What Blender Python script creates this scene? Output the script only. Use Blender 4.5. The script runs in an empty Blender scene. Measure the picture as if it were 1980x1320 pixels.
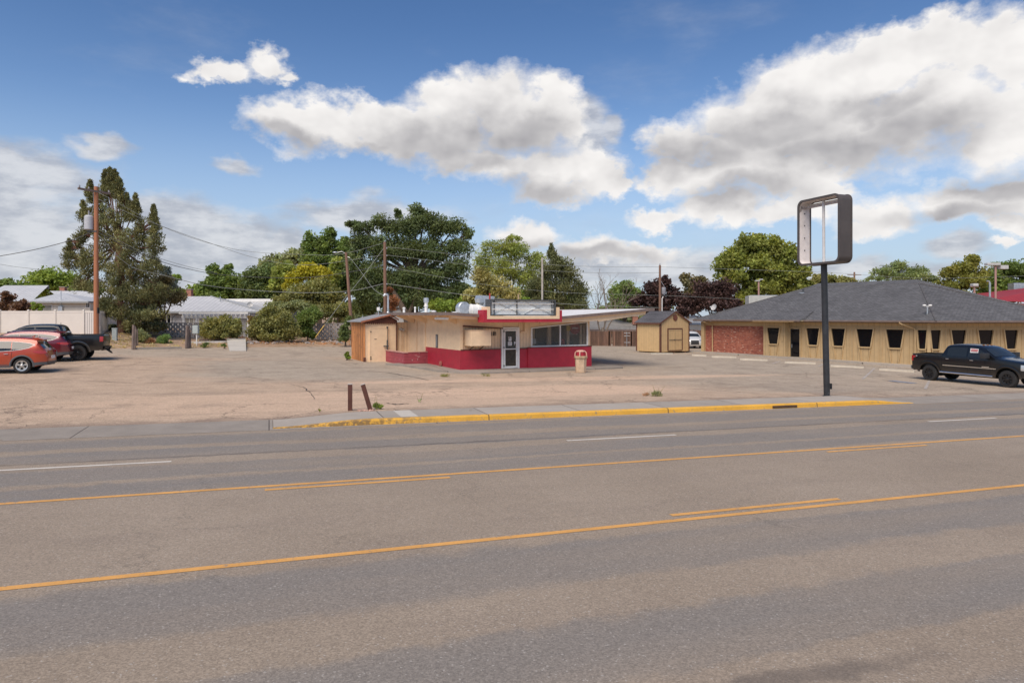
import bpy, bmesh, math, random
import numpy as np
from mathutils import Matrix, Vector
PI = math.pi
R = math.radians
scene = bpy.context.scene
COL = scene.collection
EYE = 3.0            # camera height above the road beneath it
FOC, CU, HZ = 1320.0, 990.0, 610.0

# ------------------------------------------------------------------ camera
cam_data = bpy.data.cameras.new('camera')
cam_data.sensor_width = 36.0
cam_data.lens = 36.0 * FOC / 1980.0
cam_data.shift_y = -50.0 / 1980.0
cam_data.clip_start = 0.1
cam_data.clip_end = 3000.0
camera = bpy.data.objects.new('camera', cam_data)
COL.objects.link(camera)
camera.location = (0, 0, EYE)
camera.rotation_euler = (PI / 2, 0, 0)
scene.camera = camera

# ------------------------------------------------------------------ node helper
class NT:
    def __init__(s, tree):
        s.t = tree; s.nodes = tree.nodes; s.links = tree.links
    def new(s, typ, **kw):
        n = s.nodes.new(typ)
        for k, v in kw.items(): setattr(n, k, v)
        return n
    def put(s, sock, v):
        if hasattr(v, 'is_linked'): s.links.new(v, sock)
        elif isinstance(v, (tuple, list)) and len(v) == 3 and sock.type == 'RGBA': sock.default_value = (*v, 1)
        else: sock.default_value = v
    def m(s, op, a, b=None, c=None, clamp=False):
        n = s.new('ShaderNodeMath', operation=op, use_clamp=clamp)
        s.put(n.inputs[0], a)
        if b is not None: s.put(n.inputs[1], b)
        if c is not None: s.put(n.inputs[2], c)
        return n.outputs[0]
    def v(s, op, a, b=None, out=0):
        n = s.new('ShaderNodeVectorMath', operation=op)
        s.put(n.inputs[0], a)
        if b is not None:
            if op == 'SCALE': s.put(n.inputs[3], b)
            else: s.put(n.inputs[1], b)
        return n.outputs[out]
    def dot(s, a, b): return s.v('DOT_PRODUCT', a, b, out=1)
    def noise(s, vec, scale, detail=4, rough=.55, dist=0.0, col=False):
        n = s.new('ShaderNodeTexNoise'); n.normalize = True
        s.put(n.inputs['Vector'], vec)
        n.inputs['Scale'].default_value = scale; n.inputs['Detail'].default_value = detail
        n.inputs['Roughness'].default_value = rough; n.inputs['Distortion'].default_value = dist
        return n.outputs[1 if col else 0]
    def mix(s, f, a, b, blend='MIX'):
        n = s.new('ShaderNodeMix', data_type='RGBA', blend_type=blend, clamp_factor=True)
        s.put(n.inputs[0], f); s.put(n.inputs[6], a); s.put(n.inputs[7], b)
        return n.outputs[2]
    def step(s, x, lo, hi, smooth=True):
        n = s.new('ShaderNodeMapRange', interpolation_type='SMOOTHSTEP' if smooth else 'LINEAR')
        s.put(n.inputs[0], x); s.put(n.inputs[1], lo); s.put(n.inputs[2], hi)
        return n.outputs[0]
    def rng(s, x, a, b, c, d):
        n = s.new('ShaderNodeMapRange'); n.clamp = True
        for i, q in enumerate((x, a, b, c, d)): s.put(n.inputs[i], q)
        return n.outputs[0]
    def comb(s, x, y, z):
        n = s.new('ShaderNodeCombineXYZ')
        for i, q in enumerate((x, y, z)): s.put(n.inputs[i], q)
        return n.outputs[0]
    def sep(s, v):
        n = s.new('ShaderNodeSeparateXYZ'); s.put(n.inputs[0], v)
        return n.outputs

# ------------------------------------------------------------------ world
SUN_EL, SUN_AZ = R(52), R(203)      # azimuth from +Y clockwise: behind the camera, to the left
world = bpy.data.worlds.new('World'); scene.world = world
world.use_nodes = True
wt = NT(world.node_tree); wt.nodes.clear()
sky = wt.new('ShaderNodeTexSky', sky_type='NISHITA')
sky.sun_disc = False; sky.sun_elevation = SUN_EL; sky.sun_rotation = SUN_AZ
sky.altitude = 700; sky.air_density = 1.0; sky.dust_density = 0.6; sky.ozone_density = 2.2
dirv = wt.new('ShaderNodeTexCoord').outputs['Generated']
dx, dy, dz = wt.sep(dirv)
az = wt.m('ARCTAN2', dx, dy)
el = wt.m('ARCSINE', dz)
P0 = wt.comb(az, el, 0.0)
# cloud edges are broken up by warping the sky coordinates
Pn = wt.comb(az, wt.m('MULTIPLY', el, 1.35), 0.0)
w1 = wt.v('SUBTRACT', wt.noise(Pn, 9, 5, .55, col=True), (.5, .5, .5))
w2 = wt.v('SUBTRACT', wt.noise(Pn, 34, 5, .62, col=True), (.5, .5, .5))
Pw = wt.v('ADD', P0, wt.v('ADD', wt.v('SCALE', w1, .085), wt.v('SCALE', w2, .042)))
Psoft = wt.v('ADD', P0, wt.v('SCALE', w1, .09))
def ang(u, v):
    X = (u - CU) / FOC; Z = (HZ - v) / FOC
    return math.atan(X), math.atan(Z / math.sqrt(1 + X * X)), math.sqrt(1 + X * X)
def blobs(P, lst, k=.12):
    acc = None
    for (u, v, ru, rv) in lst:
        a, e, q = ang(u, v)
        d = wt.v('MULTIPLY', wt.v('SUBTRACT', P, (a, e, 0)), (FOC * q * q / ru, FOC * q / rv, 0))
        f = wt.m('SUBTRACT', 1.0, wt.v('LENGTH', d, out=1))
        acc = f if acc is None else wt.m('SMOOTH_MAX', acc, f, k)
    return acc
CUMULUS = [(430,135,64,24),(515,120,46,32),(555,150,24,22),
 (560,240,90,48),(640,232,85,45),(720,218,60,36),(770,245,100,52),(870,185,80,52),(850,255,125,62),(960,190,90,52),(1060,182,55,48),(1010,240,110,60),(920,298,100,38),(1090,235,50,40),
 (970,325,90,42),(1060,322,90,48),(1140,322,75,48),(1065,370,85,30),(1195,345,35,30),
 (1320,275,75,48),(1400,225,95,62),(1500,195,115,70),(1600,165,120,72),(1700,135,120,80),(1820,110,120,72),(1950,110,110,85),
 (1450,285,170,55),(1600,255,180,78),(1790,220,180,95),(1940,240,130,100),(1290,338,60,34),(1390,340,120,45),(1510,345,120,50),(1590,375,80,34),
 (1275,418,62,28),(1400,400,100,42),(1540,412,100,30),(1690,405,85,48),(1850,385,130,45),(1960,375,80,55),(1660,445,65,30),(1960,425,55,22),
 (1000,455,62,30),(1045,455,38,28),(1130,478,52,24),(1235,490,100,22),(1180,495,80,22),(1950,460,30,14)]
VEIL = [(0,420,260,110),(380,470,200,60),(1150,520,260,40),(60,330,180,50),(150,470,260,60),(60,400,150,50),(30,350,80,32),(150,445,160,50),(340,425,120,48),(450,445,110,42),(400,485,220,36),(60,500,150,40),(20,300,50,18),(540,475,80,34),
 (190,270,60,18),(450,312,45,14),(1130,250,60,60),(700,420,160,40),(1280,520,200,26),(300,560,500,36),(1500,540,500,24),(1195,235,22,22),(1850,478,60,22)]
CORE = [(850,282,150,44),(930,262,100,48),(1020,262,80,34),(920,310,100,30),(1040,372,90,30),(1340,305,110,36),(1470,258,140,40),(1620,290,180,40),(1780,255,120,42),
 (1440,375,110,30),(1900,350,90,24),(1850,412,130,20),(1000,480,70,18),(1150,496,120,16),(1950,365,70,26),(560,268,120,18),(700,275,90,18),(1700,212,90,24)]
cum = blobs(Pw, CUMULUS)
dn = wt.m('ADD', cum, wt.m('ADD', wt.m('MULTIPLY', wt.m('SUBTRACT', wt.noise(Pn, 22, 6, .62), .5), .62), wt.m('MULTIPLY', wt.m('SUBTRACT', wt.noise(Pn, 80, 4, .6), .5), .16)))
wisp = wt.rng(wt.noise(wt.v('ADD', Pn, (5.2, 1.3, 0)), 7, 3, .5), .35, .65, .16, .55)
dens = wt.m('POWER', wt.rng(dn, -.20, wisp, 0., 1.), 1.25)
vl = blobs(Psoft, VEIL)
vn = wt.noise(wt.comb(az, wt.m('MULTIPLY', el, 3.2), 0.3), 9, 6, .6)
veil = wt.m('MULTIPLY', wt.step(wt.m('ADD', vl, wt.m('MULTIPLY', wt.m('SUBTRACT', vn, .5), 1.6)), -.45, .5), .86)
thin = wt.m('MULTIPLY', wt.step(wt.noise(wt.comb(az, wt.m('MULTIPLY', el, 2.6), 4.0), 3.2, 6, .62), .50, .85), .22)
veil = wt.m('MAXIMUM', veil, thin)
# everywhere outside the picture: a broken deck so the light is as soft as under such a sky
shade = wt.step(wt.m('ADD', blobs(Psoft, CORE), wt.m('MULTIPLY', wt.m('SUBTRACT', wt.noise(Pn, 9, 3, .5), .5), .7)), -.75, .70)
relief = wt.m('SUBTRACT', wt.noise(Pn, 13, 3, .5), wt.noise(wt.v('ADD', Pn, (-.010, .020, 0)), 13, 3, .5))
lum = wt.m('SUBTRACT', wt.m('ADD', .97, wt.m('MULTIPLY', relief, .85)), wt.m('MULTIPLY', shade, .66))
inner = wt.step(cum, .0, .5)
lum = wt.m('SUBTRACT', lum, wt.m('MULTIPLY', inner, .07))
lum = wt.m('MAXIMUM', wt.m('MINIMUM', lum, 1.), .0)
SKY_UNIT = 5.95          # radiance of a white cloud in sky-texture units
ccol = wt.v('SCALE', wt.mix(lum, (.39, .382, .405), (1.0, .975, .955)), SKY_UNIT)
veilcol = wt.v('SCALE', wt.mix(wt.step(wt.noise(wt.comb(az, wt.m('MULTIPLY', el, 2.6), 1.0), 14, 5, .6), .35, .65), (.47, .49, .55), (.76, .765, .79)), SKY_UNIT)
base = wt.v('MULTIPLY', sky.outputs[0], (.86, .90, .95))
base = wt.v('MULTIPLY', base, wt.mix(wt.step(el, .12, .46), (.93, .93, .93), (.53, .66, .78)))
base = wt.mix(wt.m('MULTIPLY', wt.m('SUBTRACT', 1., wt.step(el, -.02, .30)), .85), base, tuple(q * SKY_UNIT for q in (.47, .565, .70)))
c1 = wt.mix(veil, base, veilcol)
c2 = wt.mix(dens, c1, ccol)
bg = wt.new('ShaderNodeBackground'); bg.inputs[1].default_value = .09
wt.put(bg.inputs[0], c2)
wo = wt.new('ShaderNodeOutputWorld'); wt.links.new(bg.outputs[0], wo.inputs[0])
world.cycles.sampling_method = 'MANUAL'; world.cycles.sample_map_resolution = 512

sun = bpy.data.lights.new('sun', 'SUN'); sun.energy = 2.25; sun.angle = R(45); sun.color = (1, .885, .75)
so = bpy.data.objects.new('sun', sun); COL.objects.link(so)
sd = Vector((math.sin(SUN_AZ) * math.cos(SUN_EL), math.cos(SUN_AZ) * math.cos(SUN_EL), math.sin(SUN_EL)))
so.rotation_euler = sd.to_track_quat('Z', 'Y').to_euler(); so.location = sd * 50 + Vector((0, 0, 20))
scene.view_settings.view_transform = 'Standard'; scene.view_settings.look = 'None'
scene.view_settings.exposure = 0.83; scene.view_settings.gamma = 1

# ------------------------------------------------------------------ terrain function
DS = (.942, .335); DT = (-.335, .942)
def sst(x, a=0., b=1.):
    x = np.clip((np.asarray(x, float) - a) / (b - a), 0, 1)
    return x * x * (3 - 2 * x)
def st(x, y): return x * DS[0] + y * DS[1], x * DT[0] + y * DT[1]
def xy(s, t): return s * DS[0] + t * DT[0], s * DS[1] + t * DT[1]
S0, S1 = .1, 22.9      # the raised stretch of sidewalk
def walk_up(s): return sst(s, S0, S0 + 2.6) * (1 - sst(s, S1 - 2.2, S1))
def lot_z(x, y):
    s, t = st(x, y)
    sc = np.clip(s, -80, 90)
    z = -.0132 * sc
    rise = sst(t, 26, 52) * (.2 + .35 * sst(8 - s, 0, 22))
    rise = rise + .4 * sst(y, 44, 58) * sst(-6 - x, 0, 6)
    z = z + rise
    z = z + .12 * walk_up(s) * (1 - sst(t, 21.2, 25)) * sst(t, 20.0, 20.7)
    return z
def hill(x, y):
    ye = 45.6 + (x + 27) * .6
    return (.20 + .58 * sst(-27.0 - x, 0, 4)) * sst(y - ye, 0, 6) * sst(-8 - x, 0, 6)
def G(x, y): return float(lot_z(x, y) + hill(x, y))
def at(u, v, lot=False):
    """ground point seen in the direction (u, v)"""
    dx_, dz_ = (u - CU) / FOC, (HZ - v) / FOC
    Y = 5.0
    f = (lambda Y: EYE + dz_ * Y - (float(lot_z(dx_ * Y, Y)) if lot else G(dx_ * Y, Y)))
    while Y < 200 and f(Y) > 0: Y += .25
    a, b = Y - .25, Y
    for _ in range(30):
        c = (a + b) / 2
        if f(c) > 0: a = c
        else: b = c
    return Vector((dx_ * b, b, EYE + dz_ * b))
def P(u, v, Y): return Vector(((u - CU) / FOC * Y, Y, EYE + (HZ - v) / FOC * Y))

# ------------------------------------------------------------------ object helpers
def tag(o, label=None, cat=None, group=None, kind=None):
    if label: o['label'] = label
    if cat: o['category'] = cat
    if group: o['group'] = group
    if kind: o['kind'] = kind
    return o
def empty(name, loc, rz=0., label=None, cat=None, group=None):
    o = bpy.data.objects.new(name, None); COL.objects.link(o)
    o.location = loc; o.rotation_euler = (0, 0, rz); o.empty_display_size = .3
    return tag(o, label, cat, group)
def copy_tree(o, parent=None):
    c = o.copy(); COL.objects.link(c); c.parent = parent
    for ch in [q for q in list(COL.objects) if q.parent == o]: copy_tree(ch, c)
    return c
def frame(p, a=0.): return Matrix.Translation(Vector(p)) @ Matrix.Rotation(a, 4, 'Z')
class MB:
    """collects faces; build() links them as one mesh object"""
    def __init__(s, M=None): s.v = []; s.f = []; s.mi = []; s.M = M; s.cur = 0
    def add(s, vs, fs):
        o = len(s.v)
        s.v += [tuple(s.M @ Vector(q)) if s.M else tuple(q) for q in vs]
        s.f += [tuple(i + o for i in q) for q in fs]; s.mi += [s.cur] * len(fs)
        return s
    def box(s, x0, x1, y0, y1, z0, z1):
        return s.add([(x0,y0,z0),(x1,y0,z0),(x1,y1,z0),(x0,y1,z0),(x0,y0,z1),(x1,y0,z1),(x1,y1,z1),(x0,y1,z1)],
                     [(0,3,2,1),(4,5,6,7),(0,1,5,4),(1,2,6,5),(2,3,7,6),(3,0,4,7)])
    def bbox(s, x0, x1, y0, y1, z0, z1, b=.02):
        bm = bmesh.new(); bmesh.ops.create_cube(bm, size=1)
        for v in bm.verts: v.co = ((x0+x1)/2+v.co.x*(x1-x0), (y0+y1)/2+v.co.y*(y1-y0), (z0+z1)/2+v.co.z*(z1-z0))
        bmesh.ops.bevel(bm, geom=bm.edges[:], offset=b, segments=2, affect='EDGES', profile=.6)
        bm.verts.index_update()
        s.add([v.co[:] for v in bm.verts], [[v.index for v in f.verts] for f in bm.faces]); bm.free(); return s
    def prism(s, poly, d0, d1, axis='y'):
        """poly: 2-D outline; extruded from d0 to d1 along axis"""
        n = len(poly)
        def mk(p, d): return {'y': (p[0], d, p[1]), 'z': (p[0], p[1], d), 'x': (d, p[0], p[1])}[axis]
        vs = [mk(p, d0) for p in poly] + [mk(p, d1) for p in poly]
        fs = [tuple(range(n))[::-1], tuple(range(n, 2*n))] + [(i, (i+1) % n, n+(i+1) % n, n+i) for i in range(n)]
        return s.add(vs, fs)
    def tube(s, pts, r, n=8, cap=True):
        pts = [Vector(p) for p in pts]
        rs = r if isinstance(r, (list, tuple)) else [r] * len(pts)
        vs = []; up = Vector((0, 0, 1)); prev = None
        for i, p in enumerate(pts):
            d = (pts[min(i+1, len(pts)-1)] - pts[max(i-1, 0)]).normalized()
            if prev is None:
                a = d.cross(up)
                if a.length < 1e-3: a = Vector((1, 0, 0))
            else: a = prev - d * prev.dot(d)
            a.normalize(); b = d.cross(a); prev = a
            vs += [p + (a * math.cos(2*PI*k/n) + b * math.sin(2*PI*k/n)) * rs[i] for k in range(n)]
        fs = []
        for i in range(len(pts)-1):
            for k in range(n): fs.append((i*n+k, i*n+(k+1) % n, (i+1)*n+(k+1) % n, (i+1)*n+k))
        if cap: fs += [tuple(range(n))[::-1], tuple(range((len(pts)-1)*n, len(pts)*n))]
        return s.add(vs, fs)
    def lathe(s, prof, n=24, c=(0, 0, 0), axis='z', cap=True):
        vs = []
        for (r, h) in prof:
            for k in range(n):
                a = 2*PI*k/n; x, y = r*math.cos(a), r*math.sin(a)
                q = (x, y, h) if axis == 'z' else (x, h, y) if axis == 'y' else (h, x, y)
                vs.append((c[0]+q[0], c[1]+q[1], c[2]+q[2]))
        fs = [(i*n+k, i*n+(k+1) % n, (i+1)*n+(k+1) % n, (i+1)*n+k) for i in range(len(prof)-1) for k in range(n)]
        if cap: fs += [tuple(range(n))[::-1], tuple(range((len(prof)-1)*n, len(prof)*n))]
        return s.add(vs, fs)
    def quad(s, a, b, c, d): return s.add([a, b, c, d], [(0, 1, 2, 3)])
    def slab(s, pts, th):
        """polygon of 3-D points given thickness downwards"""
        n = len(pts); vs = list(pts) + [(p[0], p[1], p[2]-th) for p in pts]
        return s.add(vs, [tuple(range(n)), tuple(range(n, 2*n))[::-1]] + [(i, n+i, n+(i+1) % n, (i+1) % n) for i in range(n)])
    def build(s, name, mat, parent=None, smooth=False, M=None):
        me = bpy.data.meshes.new(name); me.from_pydata(s.v, [], s.f)
        mats = mat if isinstance(mat, (list, tuple)) else [mat]
        for q in mats: me.materials.append(q)
        if len(mats) > 1: me.polygons.foreach_set('material_index', s.mi)
        bm = bmesh.new(); bm.from_mesh(me); bmesh.ops.recalc_face_normals(bm, faces=bm.faces[:]); bm.to_mesh(me); bm.free()
        if smooth:
            me.polygons.foreach_set('use_smooth', [True]*len(me.polygons))
            if smooth != 'all': me.set_sharp_from_angle(angle=R(38))
        me.update()
        o = bpy.data.objects.new(name, me); COL.objects.link(o)
        if parent: o.parent = parent
        if M is not None: o.matrix_basis = M
        return o

# ------------------------------------------------------------------ materials
def mat(name, col, rough=.75, var=.12, scale=4., bump=0., bscale=40., metal=0., spec=.4, coat=0.,
        groove=None, planks=None, lap=None, dirt=None, dirtcol=(.12,.09,.06), trans=0., vcol=False, aniso=None, ribs=None):
    """groove=(axis,period,width) thin dark lines; planks=(axis,period,amount) random tint per board; dirt=(scale,lo,hi) blotches"""
    mt = bpy.data.materials.new(name); mt.use_nodes = True
    t = NT(mt.node_tree); bs = t.nodes['Principled BSDF']; out = t.nodes['Material Output']
    oc = t.new('ShaderNodeTexCoord').outputs['Object']
    ax = dict(zip('xyz', t.sep(oc)))
    ax['h'] = t.m('ADD', ax['x'], ax['y'])
    c = tuple(col)
    vec = oc if not aniso else t.v('MULTIPLY', oc, aniso)
    n1 = t.noise(vec, scale, 6, .6)
    lo = tuple(q * (1 - var * 1.6) for q in c); hi = tuple(min(1, q * (1 + var * 1.6)) for q in c)
    color = t.mix(t.rng(n1, .3, .7, 0., 1.), lo, hi)
    hgt = None
    if vcol:
        a = t.new('ShaderNodeAttribute', attribute_name='tint')
        color = t.mix(1.0, color, a.outputs['Color'], 'MULTIPLY')
    if planks:
        w = t.new('ShaderNodeTexWhiteNoise', noise_dimensions='1D')
        t.put(w.inputs['W'], t.m('FLOOR', t.m('DIVIDE', ax[planks[0]], planks[1])))
        k = t.rng(w.outputs[0], 0., 1., 1 - planks[2], 1 + planks[2])
        color = t.v('SCALE', color, k)
    def lines(axis, per, wid, dark):
        nonlocal color, hgt
        f = t.m('FRACT', t.m('DIVIDE', ax[axis], per))
        d = t.m('ABSOLUTE', t.m('SUBTRACT', f, .5))
        g = t.step(d, .5 - wid / per, .5 - wid / per * .4)
        color = t.mix(t.m('MULTIPLY', g, dark), color, tuple(q * .25 for q in c))
        h = t.m('SUBTRACT', 1.0, g)
        hgt = h if hgt is None else t.m('MULTIPLY', hgt, h)
    if groove: lines(groove[0], groove[1], groove[2], groove[3] if len(groove) > 3 else .8)
    if lap: lines('z', lap[0], lap[1], lap[2])
    if dirt:
        nd = t.noise(t.v('ADD', oc, (7.3, 1.1, 3.7)), dirt[0], 6, .65, .4)
        color = t.mix(t.m('MULTIPLY', t.step(nd, dirt[1], dirt[2]), dirt[3] if len(dirt) > 3 else .7), color, dirtcol)
    t.put(bs.inputs['Base Color'], color)
    t.put(bs.inputs['Roughness'], t.rng(n1, .2, .8, max(rough - .07, 0.02), min(rough + .07, 1)))
    bs.inputs['Metallic'].default_value = metal
    bs.inputs['Specular IOR Level'].default_value = spec
    bs.inputs['Coat Weight'].default_value = coat; bs.inputs['Coat Roughness'].default_value = .04
    if bump or hgt is not None:
        b = t.new('ShaderNodeBump'); b.inputs['Distance'].default_value = .02
        b.inputs['Strength'].default_value = max(bump, .5 if hgt is not None else 0)
        h = t.m('MULTIPLY', t.noise(oc, bscale, 4, .6), bump if hgt is not None else 1.)
        if hgt is not None: h = t.m('ADD', h, hgt)
        t.put(b.inputs['Height'], h); t.links.new(b.outputs[0], bs.inputs['Normal'])
    if trans:
        tr = t.new('ShaderNodeBsdfTranslucent'); t.put(tr.inputs[0], t.v('MULTIPLY', color, (1.3, 1.25, .6)))
        mx = t.new('ShaderNodeMixShader'); mx.inputs[0].default_value = trans
        t.links.new(bs.outputs[0], mx.inputs[1]); t.links.new(tr.outputs[0], mx.inputs[2]); t.links.new(mx.outputs[0], out.inputs[0])
    return mt
def world_mat(name):
    mt = bpy.data.materials.new(name); mt.use_nodes = True
    t = NT(mt.node_tree); bs = t.nodes['Principled BSDF']
    pos = t.new('ShaderNodeNewGeometry').outputs['Position']
    s = t.dot(pos, (DS[0], DS[1], 0)); tt = t.dot(pos, (DT[0], DT[1], 0))
    return mt, t, bs, pos, s, tt
def glass(name, col=(.02, .025, .03), rough=.03, alpha=1., spec=.6):
    mt = bpy.data.materials.new(name); mt.use_nodes = True
    t = NT(mt.node_tree); bs = t.nodes['Principled BSDF']
    bs.inputs['Base Color'].default_value = (*col, 1); bs.inputs['Roughness'].default_value = rough
    bs.inputs['Specular IOR Level'].default_value = spec; bs.inputs['Alpha'].default_value = alpha
    oc = t.new('ShaderNodeTexCoord').outputs['Object']
    b = t.new('ShaderNodeBump'); b.inputs['Strength'].default_value = .03; b.inputs['Distance'].default_value = .1
    t.put(b.inputs['Height'], t.noise(oc, 1.3, 2)); t.links.new(b.outputs[0], bs.inputs['Normal'])
    return mt
# ================================================================== THE SETTING
def grid_sheet(name, xs, ys, zf, m, coord=None, keep=None, kind='structure', drop=0.):
    nx, ny = len(xs), len(ys)
    A, B = np.meshgrid(xs, ys, indexing='ij')
    if coord == 'st': X = A * DS[0] + B * DT[0]; Y = A * DS[1] + B * DT[1]
    else: X, Y = A, B
    Z = zf(X, Y) - drop
    vs = np.stack([X.ravel(), Y.ravel(), Z.ravel()], 1)
    I, J = np.meshgrid(np.arange(nx-1), np.arange(ny-1), indexing='ij')
    q = np.stack([I*ny+J, (I+1)*ny+J, (I+1)*ny+J+1, I*ny+J+1], -1).reshape(-1, 4)
    me = bpy.data.meshes.new(name); me.from_pydata(vs.tolist(), [], q.tolist()); me.materials.append(m)
    me.polygons.foreach_set('use_smooth', [True]*len(me.polygons)); me.update()
    o = bpy.data.objects.new(name, me); COL.objects.link(o)
    if kind: o['kind'] = kind
    return o

# ---- road asphalt: chip seal with polished wheel tracks running along the road
m_road, t, bs, pos, s, tt = world_mat('road_asphalt')
warp = t.m('MULTIPLY', t.m('SUBTRACT', t.noise(t.comb(t.m('MULTIPLY', s, .09), t.m('MULTIPLY', tt, .5), 0.), 1.0, 4, .6), .5), 1.0)
warp = t.m('ADD', warp, t.m('MULTIPLY', t.m('SUBTRACT', t.noise(pos, 2.2, 4, .65), .5), .45))
q = t.m('ADD', tt, warp)
track = None
for c, w in ((18.0, .75), (16.35, .5), (14.6, .62), (13.35, .5), (7.75, .72), (5.6, .62), (3.4, .75), (1.3, .6), (-1., .6), (-3, .6)):
    d = t.m('SUBTRACT', 1.0, t.step(t.m('ABSOLUTE', t.m('SUBTRACT', q, c)), w * .75, w * 1.08))
    track = d if track is None else t.m('MAXIMUM', track, d)
fade = t.rng(t.noise(t.comb(t.m('MULTIPLY', s, .12), t.m('MULTIPLY', tt, .8), 3.), 1.0, 3), .35, .6, .45, 1.)
track = t.m('MULTIPLY', track, fade)
big = t.noise(pos, .25, 5, .6)
colr = t.mix(t.rng(big, .3, .7, 0., 1.), (.272, .217, .163), (.328, .265, .203))
mid = t.noise(t.comb(t.m('MULTIPLY', s, .35), tt, 0.), .9, 5, .65)
colr = t.mix(t.m('MULTIPLY', t.step(mid, .45, .75), .4), colr, (.215, .172, .138))
colr = t.mix(t.m('MULTIPLY', track, .9), colr, (.214, .190, .165))
# fine aggregate
vor = t.new('ShaderNodeTexVoronoi'); t.put(vor.inputs['Vector'], pos); vor.inputs['Scale'].default_value = 62
wn = t.sep(vor.outputs['Color'])[0]
stone = t.rng(wn, 0., 1., .80, 1.20)
n3 = t.rng(t.noise(pos, 30, 4, .75), .3, .7, .84, 1.16)
colr = t.v('SCALE', colr, t.m('MULTIPLY', stone, n3))
spark = t.step(wn, .975, .99)
colr = t.mix(t.m('MULTIPLY', spark, .6), colr, (.42, .39, .35))
# old sealant and tyre dark streaks next to the joint
jn = t.noise(t.comb(t.m('MULTIPLY', s, .25), 0., 0.), 1.5, 4)
joint = t.m('SUBTRACT', 1.0, t.step(t.m('ABSOLUTE', t.m('SUBTRACT', t.m('ADD', tt, t.m('MULTIPLY', t.noise(pos, 3., 3), .25)), 16.05)), .03, .12))
colr = t.mix(t.m('MULTIPLY', joint, t.rng(jn, .3, .6, .1, .6)), colr, (.085, .07, .06))
joint2 = t.m('SUBTRACT', 1.0, t.step(t.m('ABSOLUTE', t.m('SUBTRACT', t.m('ADD', tt, t.m('MULTIPLY', t.noise(pos, 2., 4), .5)), 4.85)), .05, .22))
colr = t.mix(t.m('MULTIPLY', joint2, t.rng(jn, .42, .6, .0, .5)), colr, (.082, .07, .066))
cr = t.new('ShaderNodeTexVoronoi', feature='DISTANCE_TO_EDGE'); t.put(cr.inputs['Vector'], t.v('ADD', pos, t.v('SCALE', t.noise(pos, 1.3, 5, .7, col=True), 1.6))); cr.inputs['Scale'].default_value = .16
crk = t.m('MULTIPLY', t.m('SUBTRACT', 1., t.step(cr.outputs['Distance'], .001, .0045)), t.step(t.noise(pos, .3, 2), .45, .6))
colr = t.mix(t.m('MULTIPLY', crk, .3), colr, (.07, .06, .05))
t.put(bs.inputs['Base Color'], colr); t.put(bs.inputs['Roughness'], t.rng(track, 0., 1., .88, .66)); bs.inputs['Specular IOR Level'].default_value = .35
b = t.new('ShaderNodeBump'); b.inputs['Strength'].default_value = .4; b.inputs['Distance'].default_value = .008
t.put(b.inputs['Height'], t.m('ADD', t.m('MULTIPLY', wn, t.rng(track, 0., 1., 1., .4)), t.noise(pos, 90, 2))); t.links.new(b.outputs[0], bs.inputs['Normal'])

# ---- parking lot: pinkish tan chip seal, grey worn patches, sand, cracks
m_lot, t, bs, pos, s, tt = world_mat('lot_asphalt')
n_big = t.noise(pos, .16, 5, .6); n_mid = t.noise(pos, .9, 6, .65); n_st = t.noise(t.comb(t.m('MULTIPLY', s, .22), tt, 0.), .55, 6, .65)
tan = t.mix(t.rng(n_mid, .3, .7, 0., 1.), (.41, .30, .212), (.525, .39, .28))
grey = t.mix(t.rng(n_mid, .3, .7, 0., 1.), (.345, .282, .216), (.44, .364, .28))
def spot(cs, ct, rs, rt, lo=.75, hi=1.25, amp=.9):
    a = t.m('DIVIDE', t.m('SUBTRACT', s, cs), rs); b_ = t.m('DIVIDE', t.m('SUBTRACT', tt, ct), rt)
    d = t.m('SQRT', t.m('ADD', t.m('MULTIPLY', a, a), t.m('MULTIPLY', b_, b_)))
    d = t.m('ADD', d, t.m('MULTIPLY', t.m('SUBTRACT', n_st, .5), amp))
    return t.m('SUBTRACT', 1.0, t.step(d, lo, hi))
g = t.m('MAXIMUM', spot(34, 52, 26, 26), spot(3.5, 39.5, 7.5, 7.5))
g = t.m('MAXIMUM', g, t.m('MULTIPLY', spot(-2, 52, 11, 6), .8))
g = t.m('MAXIMUM', g, t.m('MULTIPLY', spot(30, 28, 13, 7), .8))
c_ = t.mix(g, tan, grey)
sand = t.m('MAXIMUM', spot(9.5, 26.4, 8, 2.0, amp=1.6), t.m('MULTIPLY', spot(14, 31.3, 14, .8, amp=1.2), .9))
sand = t.m('MAXIMUM', sand, t.m('MULTIPLY', spot(2, 25, 9, 3.4, amp=1.4), .6))
c_ = t.mix(t.m('MULTIPLY', sand, .8), c_, (.62, .44, .31))
c_ = t.mix(t.m('MULTIPLY', t.step(n_st, .52, .72), .35), c_, (.17, .135, .108))
c_ = t.mix(t.m('MULTIPLY', t.step(t.noise(t.v('ADD', pos, (31, 5, 0)), .35, 6, .7), .54, .72), .4), c_, (.155, .125, .10))
edge = t.m('SUBTRACT', 1.0, t.step(t.m('ADD', tt, t.m('MULTIPLY', t.m('SUBTRACT', n_mid, .5), 1.8)), 20.7, 22.1))
c_ = t.mix(t.m('MULTIPLY', edge, .6), c_, (.20, .15, .12))
vor = t.new('ShaderNodeTexVoronoi'); t.put(vor.inputs['Vector'], pos); vor.inputs['Scale'].default_value = 42
wn = t.sep(vor.outputs['Color'])[0]
c_ = t.v('SCALE', c_, t.m('MULTIPLY', t.rng(wn, 0., 1., .76, 1.24), t.rng(t.noise(pos, 9, 5, .8), .3, .7, .88, 1.12)))
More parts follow.
